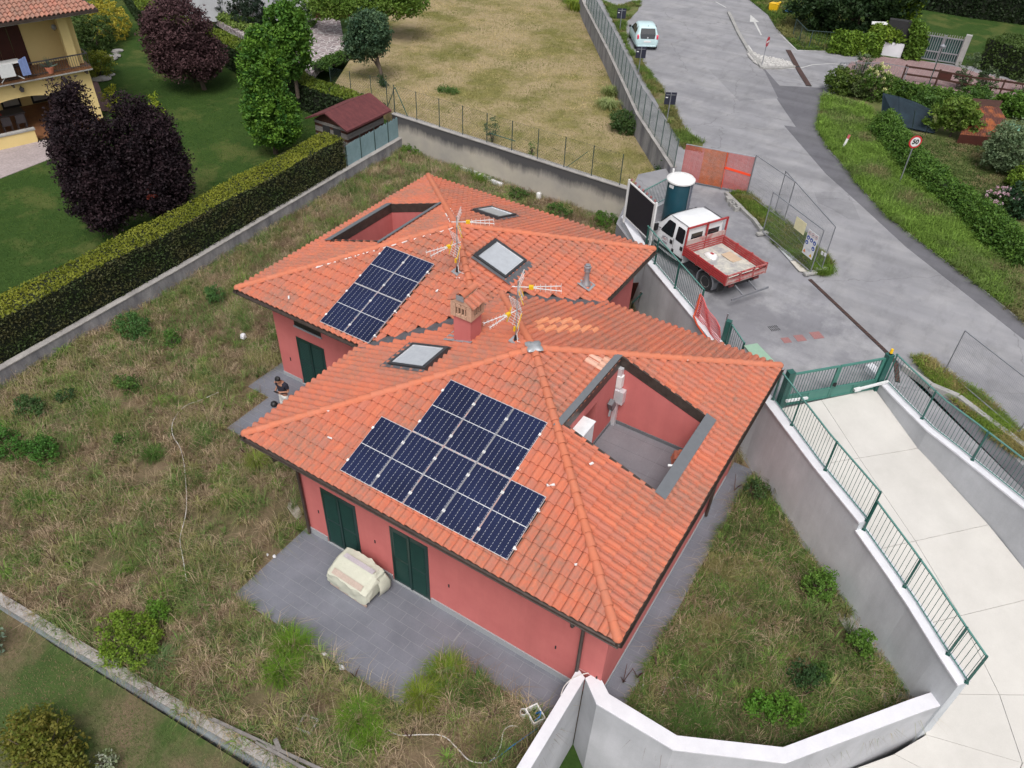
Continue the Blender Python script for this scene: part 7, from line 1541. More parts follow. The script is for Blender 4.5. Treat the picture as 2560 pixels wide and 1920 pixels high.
def bush(label, px, z, r, cols, n=2500, leaf=.06, name='shrub', cat='shrub', dz=.75, mat=None, per=30, rc=.22, group=None, blobs=None, twig=True, shell=.6):
    f = A(px, z) if isinstance(px, tuple) and len(px) == 2 else V(px); crowns = blobs or [((0, 0, r[2] * dz), r)]
    e = empty(name, f, 0, label, cat, group); Ps, Cs = [], []; vol = sum(q_[1][0] * q_[1][1] for q_ in crowns)
    for c, rr_ in crowns: P, C = crown_pts(c, rr_, max(3, int(n / per * rr_[0] * rr_[1] / vol)), per, rc, *cols, shell=shell); Ps.append(P); Cs.append(C)
    P = np.concatenate(Ps); C = np.concatenate(Cs); k = P[:, 2] > .0; leaf_np(P[k], leaf, C[k], 'foliage', mat or M['leaf'], e)
    tb = MB()
    for i in range(7): a = i * .9; tb.tube([(0, 0, -.05), (cos(a) * r[0] * .25, sin(a) * r[1] * .25, r[2] * .5), (cos(a) * r[0] * .6, sin(a) * r[1] * .6, r[2] * 1.0)], [.03, .02, .006], 5)
    tb.build('stems', M['bark'], e); return e
M['bark'] = pm('bark', (.13, .10, .08), (.08, .062, .05), 4, .95, bs=25, bst=.6, fine=.3, stretch=(1, 1, .25)); M['hedge_core'] = flat('hedge_core', (.012, .018, .008), .95)
PURP = ((.014, .010, .013), (.030, .017, .021)); GRN = ((.045, .115, .022), (.10, .20, .030)); DGR = ((.025, .060, .020), (.045, .095, .030)); YGR = ((.17, .22, .02), (.26, .28, .035)); OLV = ((.07, .11, .055), (.12, .16, .08)); MID = ((.05, .11, .025), (.09, .165, .035))
BRT = ((.09, .19, .02), (.15, .26, .03))
# purple trees
fA = A((292, 592), .62); hA = htop(fA, 192); tree('dark purple-leaved tree in front of the yellow house, left of the pair', fA, [((0, -.1, hA * .50), (1.30, 1.30, hA * .44)), ((-.1, 0, hA * .86), (.62, .62, hA * .15)), ((0, 0, hA * .33), (1.42, 1.42, hA * .25)), ((-.7, -.3, hA * .6), (.7, .7, hA * .15))], PURP, .065, 42000, .13, mat=M['dark_leaf'], per=60, rc=.40, group='purple-leaved trees')
fB = A((412, 560), .62); hB = htop(fB, 232); tree('dark purple-leaved tree with a few red leaves, right of the pair above the hedge', fB, [((.0, .2, hB * .50), (1.42, 1.42, hB * .42)), ((-.1, 0, hB * .84), (.78, .78, hB * .16)), ((.1, .1, hB * .34), (1.52, 1.52, hB * .25)), ((.7, .5, hB * .62), (.7, .7, hB * .14))], PURP, .065, 42000, .13, mat=M['dark_leaf'], per=60, rc=.40, group='purple-leaved trees')
P, C = crown_pts((fB.x + 1.0, fB.y - .9, fB.z + hB * .42), (.5, .3, .5), 4, 22, .14, (.22, .035, .02), (.16, .03, .02)); rl = leaf_np(P, .06, C, 'red_leaves', M['leaf'], None); rl.parent = [o for o in bpy.data.objects if o.get('label', '').startswith('dark purple-leaved tree with a few')][0]; rl.matrix_parent_inverse = Matrix.Translation(-fB)
fC = A((512, 224), .62); hC = htop(fC, 5); tree('broad purple-brown tree on the lawn near the upper left hedge', fC, [((-.9, -.4, hC * .62), (2.0, 2.0, hC * .40)), ((-.5, -.2, hC * .38), (2.2, 2.2, hC * .24))], ((.045, .024, .027), (.080, .042, .045)), .08, 32000, .15, mat=M['dark_leaf'], per=50, rc=.45, group='purple-leaved trees')
# liquidambar and neighbours
fD = A((690, 384), .62); hD = htop(fD, 70); tree('tall bright green maple-like tree beside the garden shed', fD, [((0, 0, hD * .60), (1.05, 1.05, hD * .42)), ((.1, 0, hD * .34), (1.35, 1.35, hD * .27)), ((0, .1, hD * .86), (.65, .65, hD * .15)), ((.7, .3, hD * .25), (.8, .8, hD * .14))], ((.032, .10, .018), (.13, .25, .03)), .085, 30000, .14, per=34, rc=.32)
fD2 = A((745, 240), 1.62); hD2 = htop(fD2, 10); tree('green tree rising behind the tall bright green tree', fD2, [((-.2, 0, hD2 * .62), (1.2, 1.2, hD2 * .42))], ((.045, .12, .02), (.11, .22, .03)), .11, 9000, .12, per=34, rc=.4)
fE = A(q(1, 0, 1100, 735), 1.62); hE = htop(fE, 35); tree('bluish green oak with leaning trunk in the dry field', fE, [((-.85, .1, hE * .74), (1.2, 1.2, hE * .27)), ((-1.7, -.2, hE * .52), (.85, .8, hE * .17)), ((-.5, .1, hE * .56), (.75, .75, hE * .15)), ((-1.5, 0, hE * .34), (.5, .5, hE * .10))], ((.04, .085, .05), (.085, .14, .07)), .085, 13000, .13, per=26, rc=.32, trunk_top=(-.75, .1, hE * .62))
fF = A(q(1, 0, 1140, 330), 1.62); hF = 6.2; tree('wide light green tree at the top edge of the dry field', fF, [((-1.9, -.9, 2.3), (2.3, 1.7, 1.0)), ((.9, .4, 2.7), (2.0, 1.6, 1.2)), ((-3.6, -1.9, 2.1), (1.5, 1.2, 1.1)), ((-.4, -.8, 1.9), (1.1, .9, .6))], ((.08, .15, .025), (.15, .23, .04)), .10, 22000, .17, per=30, rc=.40, shell=.4)
# clipped hedges
def clipped(label, path, w0, w1, z0, z1, cs_, ct, dens=260, leaf=.055, name='clipped_hedge', side=1, rough=.05):
    """path = front edge at the foot; hedge spans offsets w0..w1 to the left of the path"""
    e = empty(name, (0, 0, 0), 0, label, 'hedge'); a_, c_ = offs(path, w0 + .10 * side), offs(path, w1 - .10 * side)
    MB().loft([[(*a, z0), (*c, z0), (*c, z1 - .10), (*a, z1 - .10)] for a, c in zip(a_, c_)]).build('dark_core', M['hedge_core'], e)  # solid dark box standing in for the shaded inside of the hedge
    aa, cc = offs(path, w0), offs(path, w1); Pts, Col = [], []
    for (a, a2, c, c2) in zip(aa[:-1], aa[1:], cc[:-1], cc[1:]):
        a, a2, c, c2 = map(np.array, (a, a2, c, c2)); L = np.linalg.norm(a2 - a); W_ = np.linalg.norm(c - a)
        for kind in ('top', 'f', 'b', 'e0', 'e1'):
            if kind == 'top': n = int(L * W_ * dens * 1.5)
            elif kind in 'fb': n = int(L * (z1 - z0) * dens)
            else: n = int(W_ * (z1 - z0) * dens) if ((kind == 'e0' and a is not None and np.allclose(a, aa[0])) or (kind == 'e1' and np.allclose(a2, aa[-1]))) else 0
            if not n: continue
            t = RNG.uniform(0, 1, (n, 1)); s_ = RNG.uniform(0, 1, (n, 1)); 
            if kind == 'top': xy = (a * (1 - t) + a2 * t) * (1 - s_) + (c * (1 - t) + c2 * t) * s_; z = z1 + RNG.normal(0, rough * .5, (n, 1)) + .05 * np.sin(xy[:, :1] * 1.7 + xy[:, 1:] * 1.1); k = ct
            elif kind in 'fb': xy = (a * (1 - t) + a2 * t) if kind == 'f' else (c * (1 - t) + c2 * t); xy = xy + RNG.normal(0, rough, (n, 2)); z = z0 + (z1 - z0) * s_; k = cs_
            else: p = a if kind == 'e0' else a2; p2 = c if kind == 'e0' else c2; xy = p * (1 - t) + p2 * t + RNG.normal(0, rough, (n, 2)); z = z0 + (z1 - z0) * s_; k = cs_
            nn = np.array([mn.noise(V((x * .9, y * .9, zq * 1.5))) for (x, y), zq in zip(xy, z[:, 0])])[:, None] * .9 + .5; nn = np.clip(nn + RNG.normal(0, .16, (n, 1)), 0, 1)
            Pts.append(np.hstack([xy, z])); Col.append(np.array(k[0]) * (1 - nn) + np.array(k[1]) * nn)
    leaf_np(np.concatenate(Pts), leaf, np.concatenate(Col), 'foliage', M['leaf'], e); return e
from mathutils import noise as mn
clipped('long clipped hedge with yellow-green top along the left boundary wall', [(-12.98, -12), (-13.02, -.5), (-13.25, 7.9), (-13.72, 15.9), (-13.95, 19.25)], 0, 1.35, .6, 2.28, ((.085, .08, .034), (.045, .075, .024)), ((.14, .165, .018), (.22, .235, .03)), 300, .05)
HB = [(-49, 33.0), (-40.5, 28.4), (-30.7, 27.0), (-27.2, 25.9), (-21.4, 24.4), (-17.1, 24.0)]
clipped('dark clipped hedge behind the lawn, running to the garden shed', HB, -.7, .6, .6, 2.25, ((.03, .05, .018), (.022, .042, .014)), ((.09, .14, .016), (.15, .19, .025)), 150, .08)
# shrubs by the yellow house
bush('large golden yellow shrub beside the yellow house', q(0, 0, 960, 330), .62, (1.7, 1.6, 1.5), ((.30, .28, .03), (.42, .34, .05)), 5000, .07)
bush('dark green shrub between golden shrub and house', q(0, 0, 830, 440), .62, (1.5, 1.6, 1.5), ((.045, .08, .02), (.08, .12, .03)), 5000, .08)
bush('small round yellow-green bush at the corner of the yellow house', q(0, 0, 860, 660), .62, (1.05, 1.05, .95), ((.13, .17, .02), (.22, .23, .03)), 3500, .06)
bush('sprig of lime green leaves between the two purple trees', q(0, 0, 1000, 960), .62, (.5, .5, .9), ((.22, .24, .02), (.28, .28, .03)), 700, .06); bush('small lime green shoot right of the purple trees', q(0, 0, 1370, 980), .62, (.35, .35, .7), ((.2, .26, .02), (.26, .3, .03)), 300, .06)
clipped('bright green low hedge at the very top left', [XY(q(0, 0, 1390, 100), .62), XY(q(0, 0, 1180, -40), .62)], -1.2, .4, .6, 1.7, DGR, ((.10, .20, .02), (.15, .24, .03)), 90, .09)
for px, r, c_, lb in ((ZL(430, 190), (1.1, 1.1, 1.0), ((.02, .035, .022), (.035, .05, .03)), 'dark shrub left of the cobbled drive'), (ZL(660, 270), (1.5, 1.4, 1.15), ((.018, .035, .022), (.032, .05, .03)), 'large dark green shrub by the cobbled drive'), (ZL(1250, 300), (1.3, 1.3, 1.1), MID, 'rounded green shrub against the white house wall'), (ZL(960, 110), (.9, .9, 1.2), ((.13, .17, .02), (.2, .2, .03)), 'yellow-green conifer bush under the white house window'), (ZL(1150, 130), (.9, .8, .7), MID, 'low green shrub below the white house window')):
    bush(lb, px, 1.62, r, c_, 3800, .08)
def strip_bush(label, pts, z, w_, h, cols, n, leaf=.06, name='low_hedge', cat='hedge', per=26, rc=.2, group=None):
    e = empty(name, (0, 0, 0), 0, label, cat, group); P3 = [np.array(A(p, z)) if len(p) == 2 and p[0] > 30 else np.array((*p, z)) for p in pts]; seg = [np.linalg.norm(b_ - a) for a, b_ in zip(P3[:-1], P3[1:])]; T = sum(seg); m_ = int(n / per)
    s_ = RNG.uniform(0, T, m_); cc = []
    for x in s_:
        for a, b_, l in zip(P3[:-1], P3[1:], seg):
            if x <= l: cc.append(a + (b_ - a) * x / l); break
            x -= l
        else: cc.append(P3[-1])
    cc = np.array(cc); th = RNG.uniform(0, pi, m_); d = np.array(P3[-1] - P3[0]); d /= np.linalg.norm(d); s = np.array((-d[1], d[0], 0)); hv = h * (.85 + .3 * np.array([mn.noise(V((c[0] * .8, c[1] * .8, 0))) for c in cc]))
    cc = cc + s * (np.cos(th) * w_ / 2 * RNG.uniform(.6, 1, m_))[:, None]; cc[:, 2] += np.sin(th) * hv * RNG.uniform(.75, 1, m_)
    p = RNG.normal(size=(m_, per, 3)); p /= np.linalg.norm(p, axis=2)[..., None]; p *= RNG.uniform(.3, 1, (m_, per, 1)) * rc; P = (cc[:, None] + p).reshape(-1, 3); t = RNG.uniform(0, 1, (m_, 1, 1)); col = np.repeat(np.array(cols[0]) * (1 - t) + np.array(cols[1]) * t, per, 1).reshape(-1, 3) * RNG.uniform(.75, 1.25, (len(P), 1))
    leaf_np(P, leaf, col, 'foliage', M['leaf'], e)
    b = MB()
    for a, c in zip(P3[:-1], P3[1:]): b.bar(V(a) + V((0, 0, h * .3)), V(c) + V((0, 0, h * .3)), w_ * .45, h * .6)
    b.build('dark_core', M['hedge_core'], e); return e  # dark bars fill the planting in place of its shaded inside
strip_bush('low green planting between cobbled drive and dry field', [ZL(1440, 820), ZL(1640, 720), ZL(1830, 650)], 1.62, .9, .6, MID, 4000, .06)
strip_bush('row of strap-leaved plants along the cobbled drive', [ZL(300, 200), ZL(450, 270), ZL(620, 350), ZL(740, 390)], 1.62, .8, .5, ((.12, .19, .04), (.2, .27, .07)), 3000, .10)
strip_bush('green slope planting above the strap-leaved row', [ZL(160, 20), ZL(300, 110), ZL(520, 250), ZL(760, 300)], 1.62, 2.0, .45, MID, 5000, .10)
# field plants
def strap(label, px, z, n, L, cols, w_=.025, name='strap_leaf_plant', cat='plant', spread=.3, group=None):
    f = np.array(A(px, z)) if not isinstance(px, V) else np.array(px); e = empty(name, f, 0, label, cat, group); r_ = RNG.uniform(0, spread, n) ; a = RNG.uniform(0, 2 * pi, n)
    root = np.stack([np.cos(a) * r_, np.sin(a) * r_, np.zeros(n)], 1); blades(root, a + RNG.normal(0, .4, n), RNG.uniform(.6, 1.1, n) * L, RNG.uniform(.4, .95, n), w_, np.array(cols[0]) + (np.array(cols[1]) - np.array(cols[0])) * RNG.uniform(0, 1, (n, 1)), 'leaves', e); return e
def blades(root, ang, L, lean, w_, col, name, parent=None, mat=None):
    n = len(root); d = np.stack([np.cos(ang), np.sin(ang), np.zeros(n)], 1); s = np.stack([-np.sin(ang), np.cos(ang), np.zeros(n)], 1); L = np.asarray(L)[:, None]; lean = np.asarray(lean)[:, None]; w_ = (np.ones((n, 1)) * np.asarray(w_).reshape(-1, 1)) / 2
    up = np.array([0, 0, 1.]); m_ = root + d * L * lean * .28 + up * L * (.62 - .12 * lean); t = root + d * L * lean * .95 + up * L * np.maximum(.95 - lean * .8, .12)
    v = np.stack([root - s * w_, root + s * w_, m_ + s * w_ * .8, m_ - s * w_ * .8, t], 1).reshape(-1, 3); k = np.arange(n)[:, None] * 5
    return np_mesh(name, v, k + np.array([[0, 1, 2, 3]]), k + np.array([[3, 2, 4]]), np.repeat(col, 5, 0), mat or M['blade'], parent)
strap('pale strap-leaved clump by the roadside wall in the field', q(2, 0, 830, 930), 1.62, 260, .8, ((.16, .22, .07), (.30, .34, .16)), .035, spread=.6)
strap('taller strap-leaved clump just above the pale one', q(2, 0, 850, 820), 1.62, 200, .8, ((.12, .17, .05), (.22, .25, .10)), .035, spread=.6)
strap('clump of long leaves at the top of the roadside wall', q(2, 0, 560, 80), 1.62, 260, 1.2, ((.12, .2, .03), (.25, .3, .05)), .05, spread=.8); strap('green tuft beside the long-leaved clump at the top', q(2, 0, 500, 20), 1.62, 200, 1.0, ((.08, .16, .03), (.15, .22, .04)), .04, spread=.6)
bush('dark green shrub at the foot of the roadside wall in the field', q(2, 0, 970, 1130), 1.62, (.95, .8, .65), ((.04, .08, .025), (.065, .115, .03)), 4500, .05)
bush('mossy green plant at the foot of the oak', q(1, 0, 1095, 745), 1.62, (.3, .3, .35), DGR, 500, .05, 'weed', 'weed'); bush('round green weed patch in the dry field', q(1, 0, 1660, 790), 1.62, (.75, .5, .12), ((.06, .12, .03), (.09, .16, .04)), 1500, .04, 'weed', 'weed')
bush('young sapling behind the black streaked wall', q(1, 0, 2040, 1230), 1.62, (.4, .35, .75), OLV, 500, .045, 'sapling', 'sapling'); bush('tiny sapling behind the wall fence, left of the billboard', q(2, 0, 170, 1330), 1.62, (.15, .15, .35), MID, 160, .04, 'sapling', 'sapling'); bush('green weed at the field corner by the road', q(2, 0, 1300, 1540), 1.62, (.35, .35, .5), DGR, 700, .05, 'weed', 'weed')
# weeds inside the plot
WG = 'leafy weeds in the overgrown plot'
for px, r, c_, n, lb in ((q(0, 1, 1170, 1230), (.85, .6, .5), ((.05, .12, .035), (.085, .18, .045)), 3000, 'wide dark green weed patch near the old wall'), (q(0, 1, 1510, 1350), (.35, .3, .5), ((.06, .14, .03), (.10, .2, .04)), 1200, 'upright green weed right of the wide dark patch'), (q(0, 1, 1870, 960), (.45, .35, .55), ((.05, .12, .035), (.085, .17, .045)), 1500, 'green weed next to the left tip of the back roof'),
    (q(0, 2, 30, 600), (.95, .6, .5), ((.04, .125, .02), (.07, .175, .03)), 3400, 'broad bright green weed at the left edge'), (q(0, 2, 380, 640), (.75, .5, .45), ((.04, .12, .02), (.07, .17, .03)), 2600, 'second broad green weed beside the one at the left edge'), (q(0, 2, 270, 240), (.6, .45, .35), ((.04, .09, .03), (.07, .13, .04)), 1500, 'dull dark weed above the broad left weeds'), (q(0, 2, 600, 150), (.35, .35, .3), DGR, 700, 'small dark weed in the upper left of the plot'), (q(0, 2, 1130, 60), (.5, .4, .4), MID, 1200, 'mid green weed above the white hose'),
    (q(0, 2, 1060, 540), (.35, .3, .25), MID, 600, 'low green weed left of the white hose'), (q(0, 3, 1130, 620), (1.0, .75, .5), ((.11, .19, .02), (.17, .25, .03)), 4200, 'yellow-green shrub beside the low wall at the bottom left'), (q(0, 3, 1390, 360), (.32, .3, .4), ((.08, .18, .02), (.12, .22, .03)), 900, 'fresh green weed at the upper end of the yellow-green shrub'), (q(1, 0, 1350, 1330), (.7, .5, .3), ((.08, .17, .02), (.12, .22, .03)), 1800, 'green weed patch below the old wall corner'),
    (q(2, 1, 60, 60), (.6, .45, .35), MID, 1300, 'green weeds behind the back roof near the canister'), (q(2, 1, 400, 210), (.7, .5, .4), MID, 1800, 'green weed mound behind the back roof under the old wall'), (q(2, 1, 800, 300), (.8, .5, .45), ((.06, .14, .02), (.10, .2, .03)), 2000, 'bright weed mound behind the back roof near the billboard'),
    (q(3, 3, 420, 160), (.5, .45, .6), ((.08, .17, .03), (.13, .24, .04)), 1800, 'tall bright weed beside the concrete wall footing'), (q(3, 3, 760, 660), (.38, .36, .5), ((.07, .16, .025), (.12, .22, .035)), 1500, 'bushy weed standing on the edge of the wall footing'), (q(3, 3, 290, 930), (.45, .4, .4), DGR, 1300, 'dark green weed in the right plot'), (q(3, 3, 130, 1220), (.5, .45, .4), ((.07, .17, .02), (.11, .22, .03)), 1600, 'bright green weed near the curved white wall'), (q(3, 3, 430, 900), (.35, .3, .3), MID, 700, 'mid green weed right of the dark one'), (q(2, 3, 2130, 1180), (.4, .4, .35), ((.07, .18, .02), (.11, .24, .03)), 1300, 'fresh green weed above the curved white wall'), (q(2, 2, 2080, 1000), (.4, .3, .5), ((.04, .08, .03), (.07, .12, .035)), 700, 'dark spiky weed at the side path under the ramp wall')):
    bush(lb, px, 0, r, c_, n, .038, 'weed', 'weed', per=22, rc=.13, group=WG)
for px, n, L, c_, sp_, lb in ((q(1, 3, 330, 620), 420, .75, BRT, .38, 'tall bright grass tuft at the left edge of the patio'), (q(1, 3, 230, 850), 420, .65, BRT, .4, 'bright grass tuft below the one at the patio edge'), (q(1, 3, 900, 1260), 520, .70, BRT, .42, 'big bright grass tuft left of the patio corner'), (q(1, 3, 1000, 1430), 300, .6, BRT, .3, 'lower bright tuft under the big one'), (q(1, 3, 1640, 850), 480, .6, ((.10, .17, .02), (.19, .26, .03)), .45, 'bright grass in the notch between patio and path'), (q(1, 3, 1430, 1060), 420, .6, ((.12, .18, .02), (.2, .26, .03)), .4, 'yellowish grass at the bottom corner of the patio'), (q(1, 3, 1880, 1000), 400, .5, MID, .45, 'green grass below the bottom path'), (q(0, 2, 1330, 640), 260, .6, MID, .3, 'grass tuft left of the white hose bend'), (q(0, 2, 250, 1060), 240, .6, MID, .3, 'grass tuft in the left of the plot'), (q(0, 3, 1400, 760), 220, .6, ((.09, .16, .06), (.15, .22, .09)), .25, 'bluish grass tuft beside the yellow-green shrub'), (q(1, 2, 2150 - 2200 + 60, 700), 260, .7, ((.12, .18, .03), (.2, .24, .05)), .3, 'tall grass tuft under the left roof corner'), (q(3, 2, 10, 960), 60, .9, ((.05, .08, .02), (.1, .12, .03)), .06, 'dark long-leaved weed against the ramp wall'), (q(2, 3, 1600, 1320), 420, .6, MID, .5, 'green grass behind the curved white wall'), (q(1, 0, 1950, 1560), 300, .6, BRT, .45, 'bright grass at the top tip of the back roof')):
    strap(lb, px, 0, n, L, c_, .012, 'grass_tuft', 'grass tuft', sp_, 'bright grass tufts in the plot')
dk = []; DKL = ['below the reed screen, left', 'below the reed screen, right', 'below the reed screen, nearest the wall', 'left of the hose, highest', 'in the far left of the plot', 'above the yellow-green shrub, left', 'above the yellow-green shrub, right', 'at the lower patio edge', 'right of the grass notch', 'between the big tuft and the hose', 'at the bottom edge of the picture', 'at the foot of the side path, upper', 'on the edge of the side path', 'right of the side path end', 'in the weeds near the curved wall', 'under the left corner of the front roof', 'against the side path under the ramp wall']
for px in ((q(1, 0, 1090, 1330)), q(1, 0, 1240, 1400), q(1, 0, 1060, 1370), q(0, 2, 700, 1050), q(0, 2, 380, 1200), q(0, 2, 500, 1400), q(0, 2, 480, 1560), q(1, 3, 855, 880), q(1, 3, 2040, 1230), q(1, 3, 1330, 1400), q(1, 3, 1960, 1600), q(2, 3, 1080, 880), q(2, 3, 960, 920), q(2, 3, 1250, 800), q(3, 3, 300, 1030), q(0, 2, 2130, 620), q(2, 2, 1920, 920)):
    p = A(px, 0); b = MB()
    for k in range(4): a = RNG.uniform(0, 6.3); t = p + V((cos(a) * .18, sin(a) * .18, RNG.uniform(.35, .65))); b.tube([p, p.lerp(t, .5) + V((0, 0, .05)), t], [.010, .013, .006], 5)
    dk.append(tag(b.build('dock_stalk', M['dock'] if 'dock' in M else M['rust']), 'rust brown dock stalks ' + DKL[len(dk)], 'weed', 'brown dock stalks'))
M['dockm'] = M['rust']
# lower left shrubs
bush('orange-tinged green shrub on the lower lawn at the bottom left', q(0, 3, 430, 1600), -.32, (1.35, 1.1, .8), ((.10, .13, .018), (.17, .15, .03)), 6000, .05, blobs=[((0, 0, .5), (.9, .8, .7)), ((-.8, .1, .35), (.6, .6, .5)), ((.8, -.1, .4), (.7, .6, .5))])
bush('pale leaved branch tips at the left edge below the low wall', q(0, 3, -60, 640), -.32, (.35, .3, .6), ((.14, .2, .14), (.2, .26, .2)), 500, .05); bush('small weed with white flowers on the lower lawn', q(0, 3, 920, 1650), -.32, (.3, .25, .25), ((.16, .2, .1), (.4, .42, .36)), 300, .04, 'weed', 'weed')
# right side: roadside hedge and gardens
strip_bush('loose green roadside hedge running down past the speed limit sign', [q(3, 0, 970, 1130), q(3, 0, 1130, 1330), q(3, 0, 1330, 1560), q(3, 1, 1560, 80), q(3, 1, 1760, 230), q(3, 1, 2000, 480), q(3, 1, 2260, 680)], 2.43, 1.7, 1.15, ((.05, .115, .02), (.10, .185, .03)), 44000, .06, 'roadside_hedge', per=30, rc=.28)
strip_bush('ivy covered hedge between side street and upper lawn', [ZE(1180, 690), ZE(1400, 730), ZE(1840, 770)], 2.43, 1.3, 1.5, ((.08, .15, .02), (.16, .25, .03)), 12000, .11, 'ivy_hedge', per=30, rc=.25)
strip_bush('ivy arch above the dark entrance niche', [q(3, 0, 1160, 490), q(3, 0, 1290, 500)], 2.43, 1.3, 2.3, ((.07, .13, .02), (.13, .22, .03)), 8000, .11, 'ivy_arch', per=30, rc=.3); strip_bush('ivy top running above the dark entrance niche', [q(3, 0, 900, 330), q(3, 0, 1100, 330), q(3, 0, 1300, 340)], 3.4, 1.4, .9, ((.10, .17, .02), (.18, .26, .03)), 7000, .11, 'ivy_growth', per=30, rc=.3)
clipped('large clipped dark hedge at the right edge above the brick path', [XY(q(3, 0, 1800, 590), 2.43), XY(q(3, 0, 2300, 740), 2.43)], 0, 2.6, 2.4, 4.3, ((.045, .075, .02), (.06, .10, .025)), ((.05, .085, .02), (.075, .12, .03)), 130, .09)
clipped('very dark long hedge along the top right edge', [XY(q(3, 0, 1260, 70), 2.43), XY(q(3, 0, 1700, 150), 2.43), XY(q(3, 0, 2300, 230), 2.43)], 0, 2.4, 2.4, 4.6, ((.012, .026, .009), (.02, .036, .012)), ((.016, .032, .010), (.026, .045, .014)), 90, .12)
tree('very dark green tree overhanging the upper lawn', A(ZE(1560, 520), 2.43), [((-1.0, 0, 2.2), (3.2, 2.4, 1.9)), ((-3.2, -.2, 1.7), (2.2, 1.8, 1.3)), ((1.4, .6, 3.2), (2.4, 2.2, 2.0))], ((.018, .04, .014), (.035, .065, .022)), .13, 16000, .2, per=40, rc=.5)
tree('bright yellow-green ivy covered tree at the top right', A(q(3, 0, 1040, 330), 2.43), [((.0, .2, 2.4), (1.5, 1.5, 2.2)), ((.7, .5, 4.0), (1.3, 1.3, 1.6))], ((.12, .20, .02), (.2, .29, .03)), .11, 14000, .15, per=34, rc=.35)
for px, z, r, c_, n, lf, lb in ((q(3, 0, 620, 800), 2.43, (1.0, .9, .85), ((.06, .11, .02), (.11, .16, .03)), 4200, .07, 'rounded green bush at the street corner'), (q(3, 0, 760, 830), 2.43, (.9, .8, .75), ((.05, .08, .025), (.09, .12, .04)), 3200, .07, 'olive bush right of the corner bush'),
    (q(3, 0, 1080, 830), 2.43, (1.5, .8, .55), ((.05, .11, .02), (.09, .16, .03)), 4500, .08, 'green shrub right of the yellow flowering one'), (q(3, 0, 1330, 870), 2.43, (1.5, .8, .5), ((.05, .11, .02), (.10, .18, .03)), 4500, .08, 'green shrub below the garden lamp'), (q(3, 0, 1560, 930), 2.43, (1.5, .9, .55), ((.06, .12, .02), (.10, .18, .03)), 4500, .08, 'wide green shrub under the middle of the timber fence'), (q(3, 0, 1780, 900), 2.43, (1.2, .8, .6), MID, 2800, .08, 'low shrub between timber fence and rusty roof'),
    (q(3, 0, 2130, 1000), 2.43, (1.4, .9, .7), ((.06, .13, .02), (.10, .19, .03)), 4200, .09, 'shrub right of the rusty roof'), (q(3, 0, 2230, 930), 2.43, (1.0, .8, .5), MID, 2400, .09, 'green shrub at the right edge under the timber fence'), (q(3, 0, 1350, 960), 2.43, (.9, .7, .6), MID, 2200, .08, 'shrub overhanging the dark shade net'),
    (q(3, 0, 1850, 800), 2.43, (.6, .5, .9), OLV, 1200, .07, 'grey-green sapling in front of the timber fence, left'), (q(3, 0, 1660, 770), 2.43, (.55, .5, 1.25), OLV, 1300, .06, 'slender grey-green tree in front of the timber fence'), (q(3, 0, 800, 640), 2.43, (.6, .5, .8), OLV, 800, .06, 'wispy shrub behind the thin bar fence'), (q(3, 0, 2200, 800), 2.43, (.5, .5, .6), OLV, 700, .06, 'small grey shrub by the timber fence at the right edge')):
    bush(lb, px, z, r, c_, n, lf)
f = A(q(3, 0, 900, 860), 2.43); e = bush('shrub with creamy yellow flower heads', q(3, 0, 900, 860), 2.43, (1.1, .9, 1.1), ((.06, .12, .02), (.10, .17, .03)), 3500, .07)
P, C = crown_pts((0, 0, 1.2), (.8, .55, .9), 34, 40, .13, (.55, .55, .26), (.62, .62, .34)); leaf_np(P, .05, C, 'blossom', M['leaf'], e)
tree('small fruit tree with drooping light leaves beside the rusty shed', A(q(3, 0, 1570, 1180), 2.43), [((0, 0, 1.25), (1.0, .9, .8)), ((-.9, .0, .85), (.7, .6, .55)), ((.8, .1, .9), (.55, .5, .5)), ((.2, -.3, 1.8), (.5, .5, .4))], ((.09, .16, .025), (.15, .22, .04)), .085, 4300, .06, per=24, rc=.25)
tree('silvery green olive-like tree at the right edge', A(q(3, 0, 2060, 1480), 2.43), [((0, 0, 1.4), (1.45, 1.4, 1.15)), ((1.0, .2, 1.0), (1.2, 1.0, .9)), ((-.5, -.3, .8), (1.0, .9, .7))], ((.10, .155, .08), (.17, .225, .12)), .07, 12000, .09, per=28, rc=.28)
e = bush('hydrangea with pink flower heads at the right edge', q(3, 1, 1960, 170), 2.43, (.75, .65, .55), ((.04, .085, .025), (.07, .12, .035)), 1800, .07)
P, C = crown_pts((0, -.1, .80), (.68, .55, .38), 64, 46, .08, (.50, .30, .38), (.62, .50, .58), shell=.9, flat_=.8); leaf_np(P, .03, C, 'blossom', M['leaf'], e)
bush('dark bluish shrub beside the hydrangea', q(3, 1, 2130, 200), 2.43, (.95, .8, .9), ((.02, .05, .025), (.035, .075, .03)), 3200, .07); bush('yellow-green shrub above the dark bluish one at the right edge', q(3, 0, 2180, 1640), 2.43, (.8, .7, .7), ((.10, .17, .02), (.16, .23, .03)), 2400, .07)

